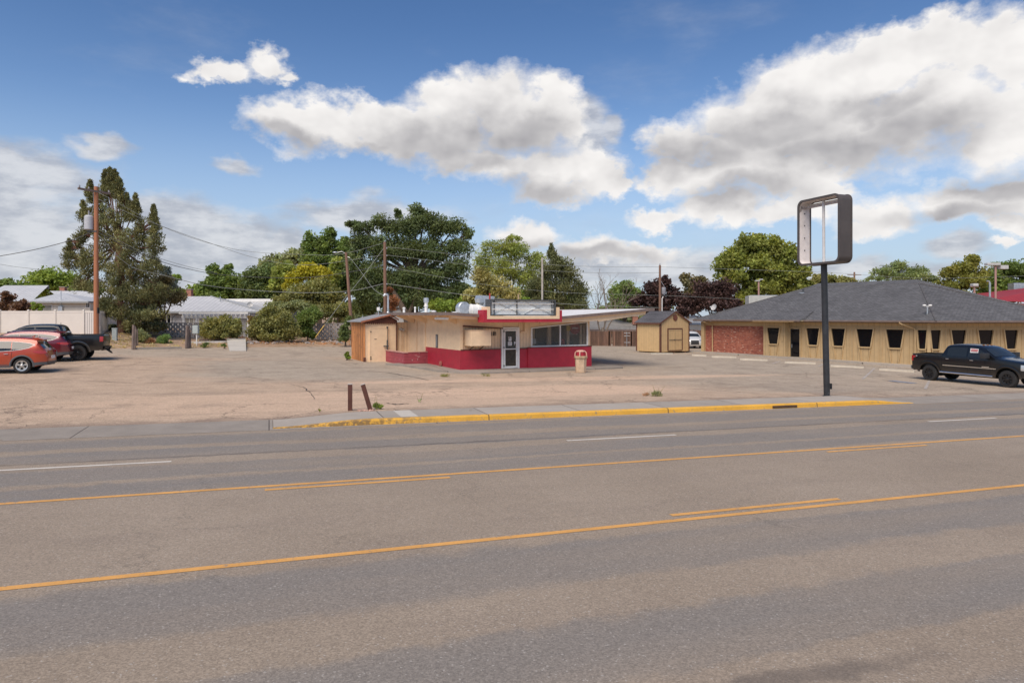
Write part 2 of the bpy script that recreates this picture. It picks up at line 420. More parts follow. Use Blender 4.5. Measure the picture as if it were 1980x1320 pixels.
cr = t.new('ShaderNodeTexVoronoi', feature='DISTANCE_TO_EDGE'); t.put(cr.inputs['Vector'], t.v('ADD', pos, t.v('SCALE', t.noise(pos, 1.1, 5, .7, col=True), 1.4))); cr.inputs['Scale'].default_value = .30
crk = t.m('MULTIPLY', t.m('SUBTRACT', 1., t.step(cr.outputs['Distance'], .002, .011)), t.step(t.noise(t.v('ADD', pos, (3, 9, 0)), .13, 3), .44, .58))
c_ = t.mix(t.m('MULTIPLY', crk, .62), c_, (.075, .058, .047))
oil = t.m('MULTIPLY', t.step(t.noise(t.comb(t.m('MULTIPLY', s, .5), tt, 5.), .8, 4, .5), .66, .74), .5)
c_ = t.mix(oil, c_, (.11, .085, .07))
t.put(bs.inputs['Base Color'], c_); bs.inputs['Roughness'].default_value = .92; bs.inputs['Specular IOR Level'].default_value = .25
b = t.new('ShaderNodeBump'); b.inputs['Strength'].default_value = .6; b.inputs['Distance'].default_value = .012
t.put(b.inputs['Height'], t.m('SUBTRACT', t.m('ADD', wn, t.noise(pos, 5, 5)), t.m('MULTIPLY', crk, 2.))); t.links.new(b.outputs[0], bs.inputs['Normal'])

m_dirt, t, bs, pos, s, tt = world_mat('dirt')
n = t.noise(pos, .7, 7, .68)
c_ = t.mix(t.rng(n, .32, .68, 0., 1.), (.27, .165, .095), (.46, .32, .215))
c_ = t.mix(t.m('MULTIPLY', t.step(t.noise(pos, 1.9, 5, .6), .52, .66), .5), c_, (.16, .15, .075))
c_ = t.v('SCALE', c_, t.rng(t.noise(pos, 14, 5, .8), .3, .7, .75, 1.25))
t.put(bs.inputs['Base Color'], c_); bs.inputs['Roughness'].default_value = .95
b = t.new('ShaderNodeBump'); b.inputs['Strength'].default_value = .8; b.inputs['Distance'].default_value = .06
t.put(b.inputs['Height'], t.noise(pos, 4, 7, .7)); t.links.new(b.outputs[0], bs.inputs['Normal'])

def concrete(name, col, var=.12, joints=None):
    mt, t, bs, pos, s, tt = world_mat(name)
    n = t.noise(pos, 1.1, 7, .65)
    c_ = t.mix(t.rng(n, .3, .7, 0., 1.), tuple(q*(1-var) for q in col), tuple(q*(1+var) for q in col))
    c_ = t.mix(t.m('MULTIPLY', t.step(t.noise(pos, 3.5, 6, .7), .55, .75), .35), c_, tuple(q*.55 for q in col))
    c_ = t.v('SCALE', c_, t.rng(t.noise(pos, 60, 3, .7), .3, .7, .88, 1.12))
    hgt = t.noise(pos, 50, 3)
    if joints:
        w = t.new('ShaderNodeTexWhiteNoise', noise_dimensions='1D'); fs = t.m('DIVIDE', s, joints)
        t.put(w.inputs['W'], t.m('FLOOR', fs)); c_ = t.v('SCALE', c_, t.rng(w.outputs[0], 0., 1., .90, 1.08))
        f = t.m('ABSOLUTE', t.m('SUBTRACT', t.m('FRACT', fs), .5))
        g = t.step(f, .5 - .022/joints, .5 - .008/joints)
        c_ = t.mix(t.m('MULTIPLY', g, .8), c_, (.07, .055, .045)); hgt = t.m('SUBTRACT', hgt, t.m('MULTIPLY', g, 3.))
    t.put(bs.inputs['Base Color'], c_); bs.inputs['Roughness'].default_value = .85; bs.inputs['Specular IOR Level'].default_value = .3
    b = t.new('ShaderNodeBump'); b.inputs['Strength'].default_value = .4; b.inputs['Distance'].default_value = .01
    t.put(b.inputs['Height'], hgt); t.links.new(b.outputs[0], bs.inputs['Normal'])
    return mt
m_walk = concrete('sidewalk_concrete', (.37, .325, .275), .08, 3.05)
m_apron = concrete('apron_concrete', (.30, .262, .222), .14, 4.5)
m_conc = concrete('concrete', (.36, .315, .26), .14)
m_conc_light = concrete('pale_concrete', (.50, .46, .40), .10)

# worn yellow kerb paint
def paint(name, col, under, wear, sc=6.):
    mt, t, bs, pos, s, tt = world_mat(name)
    n = t.noise(pos, sc, 7, .72)
    c_ = t.mix(t.rng(t.noise(pos, 1.5, 4), .3, .7, 0., 1.), tuple(q*.86 for q in col), tuple(min(1, q*1.1) for q in col))
    c_ = t.mix(t.m('MULTIPLY', t.step(n, wear, wear+.07), .85), c_, under)
    c_ = t.v('SCALE', c_, t.rng(t.noise(pos, 35, 4, .8), .3, .7, .86, 1.14))
    t.put(bs.inputs['Base Color'], c_); bs.inputs['Roughness'].default_value = .7
    return mt, t, bs, c_, s
m_kerb, t, bs, c_, s = paint('yellow_kerb_paint', (.72, .385, .05), (.28, .22, .15), .565, 7.)
pos = t.new('ShaderNodeNewGeometry').outputs['Position']
f = t.m('ABSOLUTE', t.m('SUBTRACT', t.m('FRACT', t.m('DIVIDE', s, 6.1)), .5))
c_ = t.mix(t.step(f, .4965, .4985), c_, (.09, .06, .03))
wear = t.m('MULTIPLY', t.m('SUBTRACT', 1., t.step(s, 2.2, 6.0)), t.step(t.noise(pos, 5, 6, .75), .44, .56))
c_ = t.mix(t.m('MULTIPLY', wear, .75), c_, (.13, .09, .055))
t.put(bs.inputs['Base Color'], c_)
m_yellow = paint('yellow_line_paint', (.66, .335, .09), (.27, .21, .16), .58, 9.)[0]
m_white = paint('white_line_paint', (.60, .55, .48), (.24, .2, .17), .60, 9.)[0]
m_white_worn = paint('worn_white_line_paint', (.46, .41, .36), (.26, .21, .17), .50, 9.)[0]
m_blue_worn = paint('worn_blue_paint', (.22, .26, .34), (.24, .2, .17), .5, 7.)[0]

far = np.concatenate([np.arange(-900, -90, 45.), np.arange(-90, 90, 1.5), np.arange(90, 901, 45.)])
fary = np.concatenate([np.arange(-300, -20, 40.), np.arange(-20, 90, 1.5), np.arange(90, 1500, 60.)])
def gz(x, y):
    s_, t_ = st(x, y)
    h = hill(x, y)
    dip = .10 + .15 * (1 - sst(t_, 21.5, 23))
    return lot_z(x, y) + h - dip * (1 - np.clip(h / .12, 0, 1)) 
ground = grid_sheet('ground', far, fary, gz, m_dirt)
ss = np.concatenate([np.arange(-300, -40, 20.), np.arange(-40, 60, .7), np.arange(60, 301, 20.)])
road = grid_sheet('road', ss, np.array([-14., -6, 0, 4, 8, 12, 16, 18.6, 19.2]), lot_z, m_road, 'st')
lot = grid_sheet('parking_lot', ss, np.concatenate([np.array([20.74, 20.9, 21.2, 21.6]), np.arange(22, 90, 1.2)]), lot_z, m_lot, 'st')

# sidewalk: one swept section that rises to a kerb and drops to driveway aprons at both ends
def strip(name, s0, s1, prof, m, step=.35, kind='structure', cap=True):
    """prof(s) -> list of (t, dz) above the road plane"""
    ns = max(2, int((s1-s0)/step)+1); mb = MB(); rows = []
    for i in range(ns):
        s_ = s0 + (s1-s0)*i/(ns-1)
        for (t_, dz) in prof(s_):
            x, y = xy(s_, t_); rows.append((x, y, -.0132*s_ + dz))
    n = len(prof(s0)); fs = [(i*n+k, i*n+k+1, (i+1)*n+k+1, (i+1)*n+k) for i in range(ns-1) for k in range(n-1)]
    if cap: fs += [tuple(range(n)), tuple(range((ns-1)*n, ns*n))[::-1]]
    mb.add(rows, fs); o = mb.build(name, m)
    if kind: o['kind'] = kind
    return o
def up(s_): return float(walk_up(s_))
strip('sidewalk', S0, S1, lambda s_: [(19.36, -.05), (19.36, .014+.138*up(s_)), (20.8, .014+.145*up(s_)), (20.8, -.05)], m_walk)
strip('kerb', S0, S1, lambda s_: [(19.17, -.05), (19.19, .006+.118*up(s_)), (19.22, .012+.14*up(s_)), (19.357, .015+.142*up(s_)), (19.357, -.05)], m_kerb)
strip('driveway_apron', -60, S0-.01, lambda s_: [(19.15, .004), (19.5, .010), (20.8, .014)], m_apron, cap=False)
strip('driveway_apron', S1+.01, 75, lambda s_: [(19.15, .004), (19.5, .010), (20.8, .014)], m_apron, cap=False)
strip('gutter', S0-6, S1+4, lambda s_: [(18.98, .004), (19.16, .005)], m_apron, cap=False)
# storm inlet in the kerb face
ix0 = 16.35
strip('storm_drain', ix0, ix0+1.05, lambda s_: [(19.165, .03), (19.15, .032), (19.15, .10), (19.17, .105)], mat('rusty_iron', (.09, .05, .03), .8, .3, 20), kind=None)
tag(bpy.data.objects['storm_drain'], 'rusty storm drain slot set in the face of the yellow curb', 'drain')

def line(t0, t1, s0, s1, m, name='road_marking', z=.005):
    return strip(name, s0, s1, lambda s_: [(t0, z), (t1, z)], m, step=2., cap=False)
def s_at(u, v): p = at(u, v); return st(p.x, p.y)
line(12.70, 12.82, -60, 90, m_yellow); line(8.78, 8.90, -60, 90, m_yellow)
for (u0, v0, u1, v1, side) in ((512, 941, 865, 918, 12.50), (1590, 871, 1790, 860, 12.48)):
    a = s_at(u0, v0)[0]; b_ = s_at(u1, v1)[0]; line(side-.06, side+.05, a, b_, m_yellow)
a = s_at(1302, 998)[0]; b_ = s_at(1632, 967)[0]; line(9.04, 9.15, a, b_, m_yellow)
for (u0, v0, u1, v1) in ((-260, 921, 333, 889), (1090, 849, 1305, 840), (1790, 814, 1933, 809)):
    a = s_at(u0, v0)[0]; b_ = s_at(u1, v1)[0]; line(15.40, 15.52, a, b_, m_white)
line(15.40, 15.52, -42, -36, m_white)
# worn parking stall lines
def ground_line(pts, w, m, name='parking_marking', z=.012):
    mb = MB(); n = len(pts)
    a, b_ = Vector(pts[0]), Vector(pts[1]); d = (b_-a); d.z = 0; d.normalize(); q = Vector((-d.y, d.x, 0))*w/2
    vs = []
    for i in range(9):
        p = a.lerp(b_, i/8)
        for sg in (-1, 1):
            r = p+q*sg; vs.append((r.x, r.y, float(lot_z(r.x, r.y))+z))
    mb.add(vs, [(2*i, 2*i+1, 2*i+3, 2*i+2) for i in range(8)]); o = mb.build(name, m); o['kind'] = 'structure'; return o
for (u0, v0, u1, v1) in ((1668, 733, 1691, 712), (1789, 752, 1797, 736), (1494, 703, 1508, 698), (1583, 708, 1594, 703)):
    ground_line((at(u0, v0), at(u1, v1)), .13, m_white_worn)
ground_line((at(1722, 736), at(1768, 741)), .5, m_blue_worn)

# one pale replaced slab and two tar-sealed cracks
strip('sidewalk', 3.55, 4.05, lambda s_: [(19.40, .018+.138*up(s_)), (20.78, .018+.145*up(s_))], m_conc_light, cap=False)
m_tar = mat('tar_seal', (.035, .03, .028), .6, .2, 8)
def crackline(pts, w, z=.012):
    rn = random.Random(len(pts)); mb = MB(); P_ = [at(u, v) for u, v in pts]; Q = []
    for i in range(len(P_)-1):
        for k in range(10): q = P_[i].lerp(P_[i+1], k/10); Q.append(Vector((q.x+rn.uniform(-.05, .05), q.y+rn.uniform(-.09, .09)*min(1, q.y/25)**2, 0)))
    vs = []
    for i, q in enumerate(Q):
        d = (Q[min(i+1, len(Q)-1)]-Q[max(0, i-1)]).normalized(); n_ = Vector((-d.y, d.x, 0)); ww = w*rn.uniform(.3, 1.2)*math.sin(PI*(i+.6)/(len(Q)+.2))**.4
        for sg in (-1, 1): r = q+n_*ww*sg; vs.append((r.x, r.y, G(r.x, r.y)+z))
    mb.add(vs, [(2*i, 2*i+1, 2*i+3, 2*i+2) for i in range(len(Q)-1)]); o = mb.build('pavement_crack', m_tar); o['kind'] = 'structure'
crackline([(748, 779), (765, 782), (795, 780)], .05)
crackline([(1040, 756), (1075, 757), (1100, 759)], .02); crackline([(1330, 752), (1420, 757), (1475, 762)], .018)
crackline([(0, 742), (110, 733), (260, 741), (420, 737)], .018); crackline([(560, 742), (590, 750), (612, 775)], .016)
crackline([(1650, 722), (1740, 741), (1850, 748), (1935, 762)], .022); crackline([(1745, 752), (1830, 748), (1900, 758)], .02)
crackline([(690, 715), (760, 722), (840, 737)], .03)
# ================================================================== THE DRIVE-IN RESTAURANT
CREAM = (.80, .595, .385); MAROON = (.40, .026, .045)
m_cream = mat('cream_paint', CREAM, .7, .05, 3, .15, 60, dirt=(1.4, .58, .8, .25), dirtcol=(.35, .25, .15))
m_creamsiding = mat('cream_grooved_siding', CREAM, .7, .05, 3, .1, 60, groove=('x', .20, .014, .75), dirt=(1.2, .55, .8, .3), dirtcol=(.33, .24, .15))
m_maroon = mat('maroon_paint', MAROON, .5, .08, 2.5, .15, 50, dirt=(3.0, .6, .85, .35), dirtcol=(.48, .12, .13))
m_maroon_worn = mat('worn_maroon_block_paint', (.33, .06, .075), .7, .12, 3, .4, 30, lap=(.2, .012, .5), dirt=(3.2, .60, .68, .8), dirtcol=(.58, .40, .38))
m_orangewood = mat('weathered_orange_boards', (.50, .21, .075), .8, .2, 3, .3, 40, planks=('y', .14, .28), groove=('y', .14, .012, .9), aniso=(3, 3, .35), dirt=(2.2, .55, .75, .8), dirtcol=(.13, .075, .05))
m_brownwood = mat('dark_brown_trim_paint', (.12, .045, .03), .7, .2, 6, .2)
m_fascia = mat('brown_metal_fascia', (.19, .14, .12), .5, .12, 3, spec=.5)
m_roofwhite = mat('white_membrane_roof', (.72, .71, .69), .6, .06, 1.2, .1, 12, dirt=(.8, .55, .8, .3), dirtcol=(.45, .42, .38))
m_roofgrey = mat('grey_roll_roofing', (.26, .26, .265), .8, .1, 2, .2)
m_galv = mat('galvanised_metal', (.55, .57, .58), .38, .12, 5, metal=.7, dirt=(3, .55, .8, .4), dirtcol=(.3, .28, .25))
m_whitepaint = mat('white_paint', (.76, .74, .70), .5, .05, 4)
m_black = mat('black_paint', (.02, .02, .022), .5, .1, 5)
m_darkgrey = mat('dark_grey_metal', (.075, .08, .085), .5, .12, 5)
m_glass = glass('window_glass', (.10, .12, .12), .03, .34, .9)
m_glassdark = glass('dark_window_glass', (.006, .006, .008), .04, 1., .35)
m_interior = mat('dim_interior', (.48, .46, .40), .9, .2, 2)
m_paper = mat('white_paper', (.78, .77, .74), .8, .02, 10)
m_red = mat('red_plastic', (.45, .05, .05), .5, .08, 6)
m_ink = mat('dark_ink', (.03, .03, .035), .8, 0, 5)

A_F = math.atan2(.485, .875)
diner = empty('drive_in_restaurant', (-2.83, 37.3, -.06), A_F,
    'low cream and maroon drive-in restaurant with white gull-wing roof in the middle of the lot', 'restaurant')
def rz(a):   # roof underside height above the root along the front
    if a < 4.52: return 3.21 + (2.88 - 3.21) * (a + 1.2) / 5.72 - .13
    return 2.88 + (3.49 - 2.88) * (a - 4.52) / 8.31 - .13
# -- walls (each piece its own little frame so that the siding runs true)
def wallpoly(name, pts, th, m, M, parent=diner):
    mb = MB(); mb.prism(pts, 0, th, 'y'); return mb.build(name, m, parent, M=M)
LB = -.55
# front wall: cream siding left of the door
wallpoly('siding_panel', [(.16, 1.16), (2.55, 1.16), (2.55, rz(2.55)), (.16, rz(.16))], .16, m_creamsiding, frame((0, .14, 0)))
wallpoly('corner_post', [(0, 1.16), (.16, 1.16), (.16, rz(.16)), (0, rz(0))], .34, m_cream, frame((0, 0, 0)))
wallpoly('siding_panel', [(3.72, 1.16), (4.50, 1.16), (4.50, rz(4.50)), (3.72, rz(3.72))], .16, m_creamsiding, frame((0, .06, 0)))
wallpoly('header_panel', [(2.55, 2.42), (3.72, 2.42), (3.72, rz(3.72)), (2.55, rz(2.55))], .16, m_cream, frame((0, .10, 0)))
# upper infill above the picture window, following the roof
WL, WR = 4.50, 8.50
wallpoly('upper_panel', [(WL, 2.38), (8.66, 2.72), (8.66, rz(8.66)), (WL, rz(WL))], .16, m_cream, frame((0, .06, 0)))
wallpoly('corner_post', [(WR, 1.22), (8.66, 1.22), (8.66, 2.72), (WR, 2.71)], .16, m_cream, frame((0, .05, 0)))
# maroon wainscot, the right-hand stretch standing a little proud
mb = MB(); mb.box(0, 2.52, -.0, .3, LB, 1.16); mb.build('wainscot', m_maroon, diner)
mb = MB(); mb.box(3.74, 4.25, .0, .3, LB, 1.16); mb.box(4.25, 8.70, -.10, .3, LB, 1.20); mb.build('wainscot', m_maroon, diner)
mb = MB(); mb.box(.02, 2.51, -.03, -.0, 1.155, 1.205); mb.box(3.75, 4.25, -.03, 0, 1.155, 1.205); mb.box(4.25, 8.72, -.13, .06, 1.20, 1.235); mb.build('wainscot_cap', m_brownwood, diner)
# pull-down shutter header over the order window
mb = MB(); mb.prism([(.16, 2.46), (2.62, 2.30), (2.62, 2.36), (.16, 2.53)], -.10, .14); mb.build('shutter_rail', m_brownwood, diner)
mb = MB(); mb.prism([(.16, 2.535), (2.62, 2.365), (2.62, rz(2.62)-.0), (.16, rz(.16))], -.02, .14); mb.build('header_panel', m_cream, diner)
mb = MB(); mb.box(4.02, 4.14, -.12, .06, 2.10, 2.62); mb.box(3.80, 4.14, -.10, .06, 2.08, 2.16); mb.build('bracket', m_cream, diner)
# left side wall
wallpoly('side_wall', [(0, 1.16), (5.05, 1.16), (5.05, 3.08), (0, 3.08)], .2, m_cream, frame((0.2, .34, 0), PI/2))
mb = MB(); mb.box(0, .2, .3, 5.05, LB, 1.16); mb.build('side_wainscot', m_maroon, diner)
wallpoly('side_wall', [(0, -.2), (3.25, -.2), (3.25, 3.08), (0, 3.08)], .2, m_creamsiding, frame((.24, 5.05, 0), PI/2))
mb = MB(); mb.box(-.07, .0, 5.00, 5.12, -.1, 3.06); mb.build('drainpipe', m_cream, diner)
MB().box(-.02, .0, 6.55, 6.60, -.1, 3.06).build('batten', m_cream, diner)
# right and rear walls
mb = MB(); mb.box(8.46, 8.66, .22, 9.6, LB, 2.95); mb.box(.3, 8.46, 9.4, 9.6, LB, 2.55); mb.build('rear_wall', m_cream, diner)
# floor and inner partition seen through the glass
mb = MB(); mb.box(.3, 8.4, .4, 9.3, -.15, .02); mb.box(.4, 8.4, 3.6, 3.7, .02, 2.6); mb.box(3.2, 3.3, 1.4, 3.6, .02, 2.5); mb.build('interior_wall', m_interior, diner)
mb = MB(); mb.box(4.9, 6.9, 3.48, 3.58, 1.4, 2.2); mb.build('serving_hatch', m_black, diner)
for q_ in ((5.75, 6.0, .20, .3), (4.70, 4.84, .16, .22), (7.08, 7.25, .14, .22), (8.02, 8.16, .14, .2), (8.28, 8.36, .14, .2)): MB().box(*q_, .1, 2.5).build('inner_post', m_cream, diner)
mb = MB(); mb.box(5.2, 8.3, 1.3, 1.9, .02, 1.42); mb.build('counter', mat('worn_counter', (.13, .15, .15), .4, .2, 3), diner)
# door
door = MB().box(2.56, 2.68, -.02, .12, .0, 2.40).box(3.58, 3.72, -.02, .12, .0, 2.40).box(2.68, 3.58, -.02, .12, 2.30, 2.40).build('door_frame', m_whitepaint, diner)
dl = MB().box(2.70, 2.78, -.05, .0, .08, 2.28).box(3.47, 3.56, -.05, .0, .08, 2.28).box(2.78, 3.47, -.05, .0, 2.18, 2.28).box(2.78, 3.47, -.05, .0, 1.14, 1.19).box(2.78, 3.47, -.05, .0, .08, .20).build('door', m_whitepaint, diner)
MB().box(2.78, 3.47, -.035, -.02, 1.19, 2.18).build('glass_pane', m_glass, dl)
MB().box(2.78, 3.47, -.035, -.02, .20, 1.14).build('lower_screen', mat('brown_mesh_screen', (.055, .045, .032), .6, .3, 8, groove=('z', .03, .004, .5)), dl)
MB().box(2.86, 2.875, -.03, -.02, 1.2, 2.17).box(2.95, 2.965, -.03, -.02, 1.2, 2.17).box(3.04, 3.055, -.03, -.02, 1.2, 2.17).build('security_bar', m_darkgrey, dl)
MB().box(3.50, 3.54, -.09, -.05, .98, 1.22).build('handle', m_galv, dl)
for z in (.18, 1.2, 2.12): MB().box(2.66, 2.71, -.075, -.05, z, z+.10).build('hinge', m_black, dl)
def notice(x0, x1, z0, z1, rows, hdr=None, par=None):
    o = MB().box(x0, x1, -.045, -.037, z0, z1).build('paper_notice', m_paper, par)
    mb = MB(); h = (z1-z0)
    for i in range(min(rows, 6)):
        z = z1 - h*(i+1.2)/(rows+1.4); mb.box(x0+.02, x1-.02-random.Random(i).random()*.06, -.0475, -.045, z, z+h*.045)
    if hdr: mb.box(x0+.03, x0+.12, -.0475, -.045, z1-.07, z1-.02)
    mb.build('printed_text', m_ink, o)
notice(2.99, 3.17, 1.62, 1.86, 6, True, dl); notice(2.95, 3.20, 1.36, 1.57, 5, False, dl); notice(3.35, 3.44, 1.48, 1.57, 2, False, dl); notice(3.35, 3.41, 1.40, 1.45, 1, False, dl)
MB().box(2.5, 3.9, -.45, .1, -.25, -.005).build('door_step', m_conc, diner)
# picture window
fr = MB()
def wz(a): return 2.36 + (2.70-2.36)*(a-WL)/(WR-WL)
fr.prism([(WL, 1.24), (WL+.08, 1.24), (WL+.08, wz(WL+.08)), (WL, wz(WL))], -.02, .10)
fr.prism([(WR-.08, 1.24), (WR, 1.24), (WR, wz(WR)), (WR-.08, wz(WR-.08))], -.02, .10)
fr.prism([(WL+.08, 1.24), (WR-.08, 1.24), (WR-.08, 1.31), (WL+.08, 1.31)], -.02, .10)
fr.prism([(WL+.08, wz(WL+.08)-.06), (WR-.08, wz(WR-.08)-.06), (WR-.08, wz(WR-.08)), (WL+.08, wz(WL+.08))], -.02, .10)
fr.prism([(6.46, 1.31), (6.54, 1.31), (6.54, wz(6.54)-.06), (6.46, wz(6.46)-.06)], -.02, .10)
pw = fr.build('picture_window', m_whitepaint, diner)
for a, b_ in ((WL+.08, 6.46), (6.54, WR-.08)):
    MB().prism([(a, 1.31), (b_, 1.31), (b_, wz(b_)-.06), (a, wz(a)-.06)], .03, .045).build('glass_pane', m_glass, pw)
MB().box(4.62, 4.86, .052, .06, 1.42, 1.72).build('paper_notice', m_paper, pw)
# red and yellow shapes added behind the glass as a sign's reflection
mb = MB(); mb.lathe([(.36, 0), (.36, .02)], 28, (7.62, .08, 2.30), 'y'); ov = mb.build('oval_reflection', m_red, diner)
MB().box(7.0, 7.30, .08, .09, 2.15, 2.44).build('yellow_reflection', mat('yellow_reflection', (.75, .5, .05), .6, .05), diner)
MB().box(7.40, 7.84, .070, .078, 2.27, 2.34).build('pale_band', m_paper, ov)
MB().box(6.72, 6.95, .2, .4, 1.32, 1.68).build('red_bin', m_red, diner)
# pale strips added behind the glass, standing in for its reflections
for k in range(5): MB().box(7.35+k*.13, 7.42+k*.13, .30, .33, 1.9, 2.55).build('reflection_strip', m_paper, diner)
# side slot window with a grille, hose tap
sw = MB().box(-.03, .0, 3.1, 3.40, 1.18, 1.95).build('slot_window', m_darkgrey, diner)
MB().box(-.035, -.03, 3.14, 3.36, 1.22, 1.90).build('grille', mat('grey_grille', (.3, .3, .3), .6, .1, 5, groove=('y', .05, .012)), sw)
MB().lathe([(.16, 0), (.16, .05), (.10, .07)], 18, (-.08, 2.6, .28), 'x').tube([(-.1, 2.6, .28), (-.14, 2.62, .1), (-.1, 2.7, -.05)], .03).build('pipe_outlet', mat('faded_red_iron', (.40, .13, .10), .8, .2, 9), diner)
# order window box
bx = MB().bbox(.29, 1.51, -.78, .12, 1.41, 2.25, .015).build('order_box', m_cream, diner)
MB().box(.26, 1.54, -.80, .10, 2.25, 2.275).build('box_cap', m_cream, bx)
for a in (.62, 1.22): MB().tube([(a, -.50, 1.41), (a-.08, -.02, 1.18)], .022, 6).build('bracket', m_black, bx)
# house number: built from strokes
num = MB()
def seg(x0, z0, x1, z1, w=.024): num.prism([(x0-w/2, z0-w/2), (x1+w/2, z0-w/2), (x1+w/2, z1+w/2), (x0-w/2, z1+w/2)], .105, .138)
zb, zt, cx_ = 1.94, 2.13, 2.00
seg(cx_, zb, cx_, zt); seg(cx_-.03, zt-.03, cx_, zt-.02)
c8 = cx_+.13
for z in (zb, (zb+zt)/2, zt): seg(c8-.03, z, c8+.03, z)
for x in (c8-.035, c8+.035): seg(x, zb+.02, x, zt-.02)
c1_ = cx_+.26
seg(c1_, zb, c1_, zt); seg(c1_-.03, zt-.03, c1_, zt-.02)
num.build('house_number', m_ink, diner)
# low maroon block wall round the side recess
mb = MB(); mb.box(-1.5, -1.3, 4.7, 8.1, -.45, .82); mb.box(-1.3, 0, 4.7, 4.9, -.45, .85)
lw = mb.build('low_block_wall', m_maroon_worn, diner)
MB().box(-1.53, -1.27, 4.66, 8.1, .82, .87).box(-1.27, 0, 4.68, 4.92, .85, .89).build('wall_cap', mat('pinkish_cap', (.5, .27, .22), .8, .1), lw)
# wooden lean-to with the cooler door
lt = MB().box(-2.85, -.77, 8.2, 8.35, .0, 2.60).build('cooler_front', m_cream, diner)
MB().box(-.77, .2, 8.3, 8.45, .0, 2.62).build('recess_wall', m_creamsiding, diner)
MB().box(-2.90, -2.84, 8.15, 11.0, -.25, 2.62).build('side_boards', m_orangewood, diner)
MB().box(-2.86, .1, 10.9, 11.0, -.25, 2.62).build('rear_boards', m_orangewood, diner)
MB().box(-2.94, -2.80, 8.12, 8.21, -.3, .42).build('rotten_base', m_brownwood, diner)
mb = MB(); mb.prism([(-2.98, 2.58), (-.74, 2.58), (-.74, 2.76), (-1.28, 3.06), (-2.98, 2.62)], 8.12, 8.19); mb.box(-.79, -.72, 8.13, 8.20, 0, 2.58); mb.build('gable_trim', m_brownwood, diner)
mb = MB()
for k in range(16): mb.lathe([(.055, 0), (.055, .02)], 10, (-2.85+k*.137, 8.11, 2.575), 'y')
mb.build('scalloped_trim', m_brownwood, diner)
cd = MB().box(-2.50, -1.42, 8.12, 8.2, .12, 2.25).build('cooler_door', m_cream, diner)
MB().box(-2.56, -2.50, 8.10, 8.2, .06, 2.40).box(-1.42, -1.36, 8.10, 8.2, .06, 2.40).box(-2.5, -1.42, 8.10, 8.2, 2.25, 2.31).build('door_frame', m_cream, cd)
MB().tube([(-1.42, 8.05, .82), (-1.42, 8.05, 2.30)], .018, 6).box(-1.45, -1.38, 8.02, 8.1, .9, 1.5).box(-1.66, -1.34, 8.0, 8.08, 1.08, 1.14).box(-1.46, -1.37, 8.03, 8.1, 2.26, 2.36).build('latch', m_darkgrey, cd)
for z in (.28, .40, 2.0): MB().box(-2.52, -2.45, 8.09, 8.12, z, z+.07).build('hinge', m_black, cd)
MB().box(-2.25, -2.10, 8.105, 8.12, 1.55, 1.58).build('scuff', m_ink, cd)
lp = MB().lathe([(.05, 0), (.10, .12), (.03, .16)], 14, (-.45, 8.10, 2.18), 'y').lathe([(.05, 0), (.10, .12), (.03, .16)], 14, (-.28, 8.10, 2.12), 'y').build('flood_lamp', m_galv, diner, smooth=True)
MB().tube([(-.42, 8.26, -.05), (-.42, 8.26, 2.1)], .025, 6).tube([(-.34, 8.26, -.05), (-.34, 8.26, 2.0)], .02, 6).build('conduit', m_cream, diner)
# roof: folded slab with overhangs, constant along its depth
def roofpts(b, dz=0): return [(-1.2, b, 3.21+dz), (4.52, b, 2.88+dz), (12.83, b, 3.49+dz)]
mb = MB(); f0, f1 = roofpts(-1.0), roofpts(11.0); g0, g1 = roofpts(-1.0, -.12), roofpts(11.0, -.12)
mb.add(f0+f1, [(0,1,4,3), (1,2,5,4)]); roof = mb.build('roof', m_roofwhite, diner)
mb = MB(); mb.add(g0+g1, [(0,1,4,3), (1,2,5,4)]); mb.build('soffit', m_cream, diner)
mb = MB()
def band(p, q, h0, h1, off): mb.add([(p[0]+off[0], p[1]+off[1], p[2]+h1), (q[0]+off[0], q[1]+off[1], q[2]+h1), (q[0]+off[0], q[1]+off[1], q[2]+h0), (p[0]+off[0], p[1]+off[1], p[2]+h0), (p[0], p[1], p[2]+h1), (q[0], q[1], q[2]+h1), (q[0], q[1], q[2]+h0), (p[0], p[1], p[2]+h0)], [(0,1,2,3), (4,7,6,5), (0,4,5,1), (3,2,6,7), (0,3,7,4), (1,5,6,2)])
for a in (0, 1): band(f0[a], f0[a+1], -.13, .035, (0, -.05, 0)); band(f1[a], f1[a+1], -.13, .035, (0, .05, 0))
band(f0[0], f1[0], -.13, .035, (-.05, 0, 0)); band(f0[2], f1[2], -.13, .035, (.05, 0, 0))
mb.build('fascia', m_fascia, diner)
# beams under the right wing and rafters under the left eave
for y0 in (-.86, 4.6, 9.7):
    mb = MB(); mb.prism([(8.66, rz(8.66)), (12.3, rz(12.3)), (12.25, rz(12.3)-.20), (8.66, rz(8.66)-.36)], y0, y0+.14); mb.build('wing_beam', m_cream, diner)
mb = MB(); mb.prism([(4.6, rz(4.6)), (8.66, rz(8.66)), (8.66, rz(8.66)-.30), (4.6, rz(4.6)-.16)], -.86, -.74); mb.prism([(-.9, rz(-.9)), (4.4, rz(4.4)), (4.4, rz(4.4)-.14), (-.9, rz(-.9)-.14)], -.86, -.74); mb.build('front_beam', m_cream, diner)
for y0 in (.5, 2.6, 4.9, 7.0):
    MB().prism([(-1.15, rz(-1.15)), (.0, rz(0)), (.0, rz(0)-.42), (-1.15, rz(-1.15)-.08)], y0, y0+.09).build('rafter', m_cream, diner)
for (a0, a1, y0) in ((-1.0, -.9, .0), ):
    MB().tube([(-.95, -.5, 2.90), (-.95, 1.2, 2.90)], .07, 8).build('tube_light', m_whitepaint, diner)
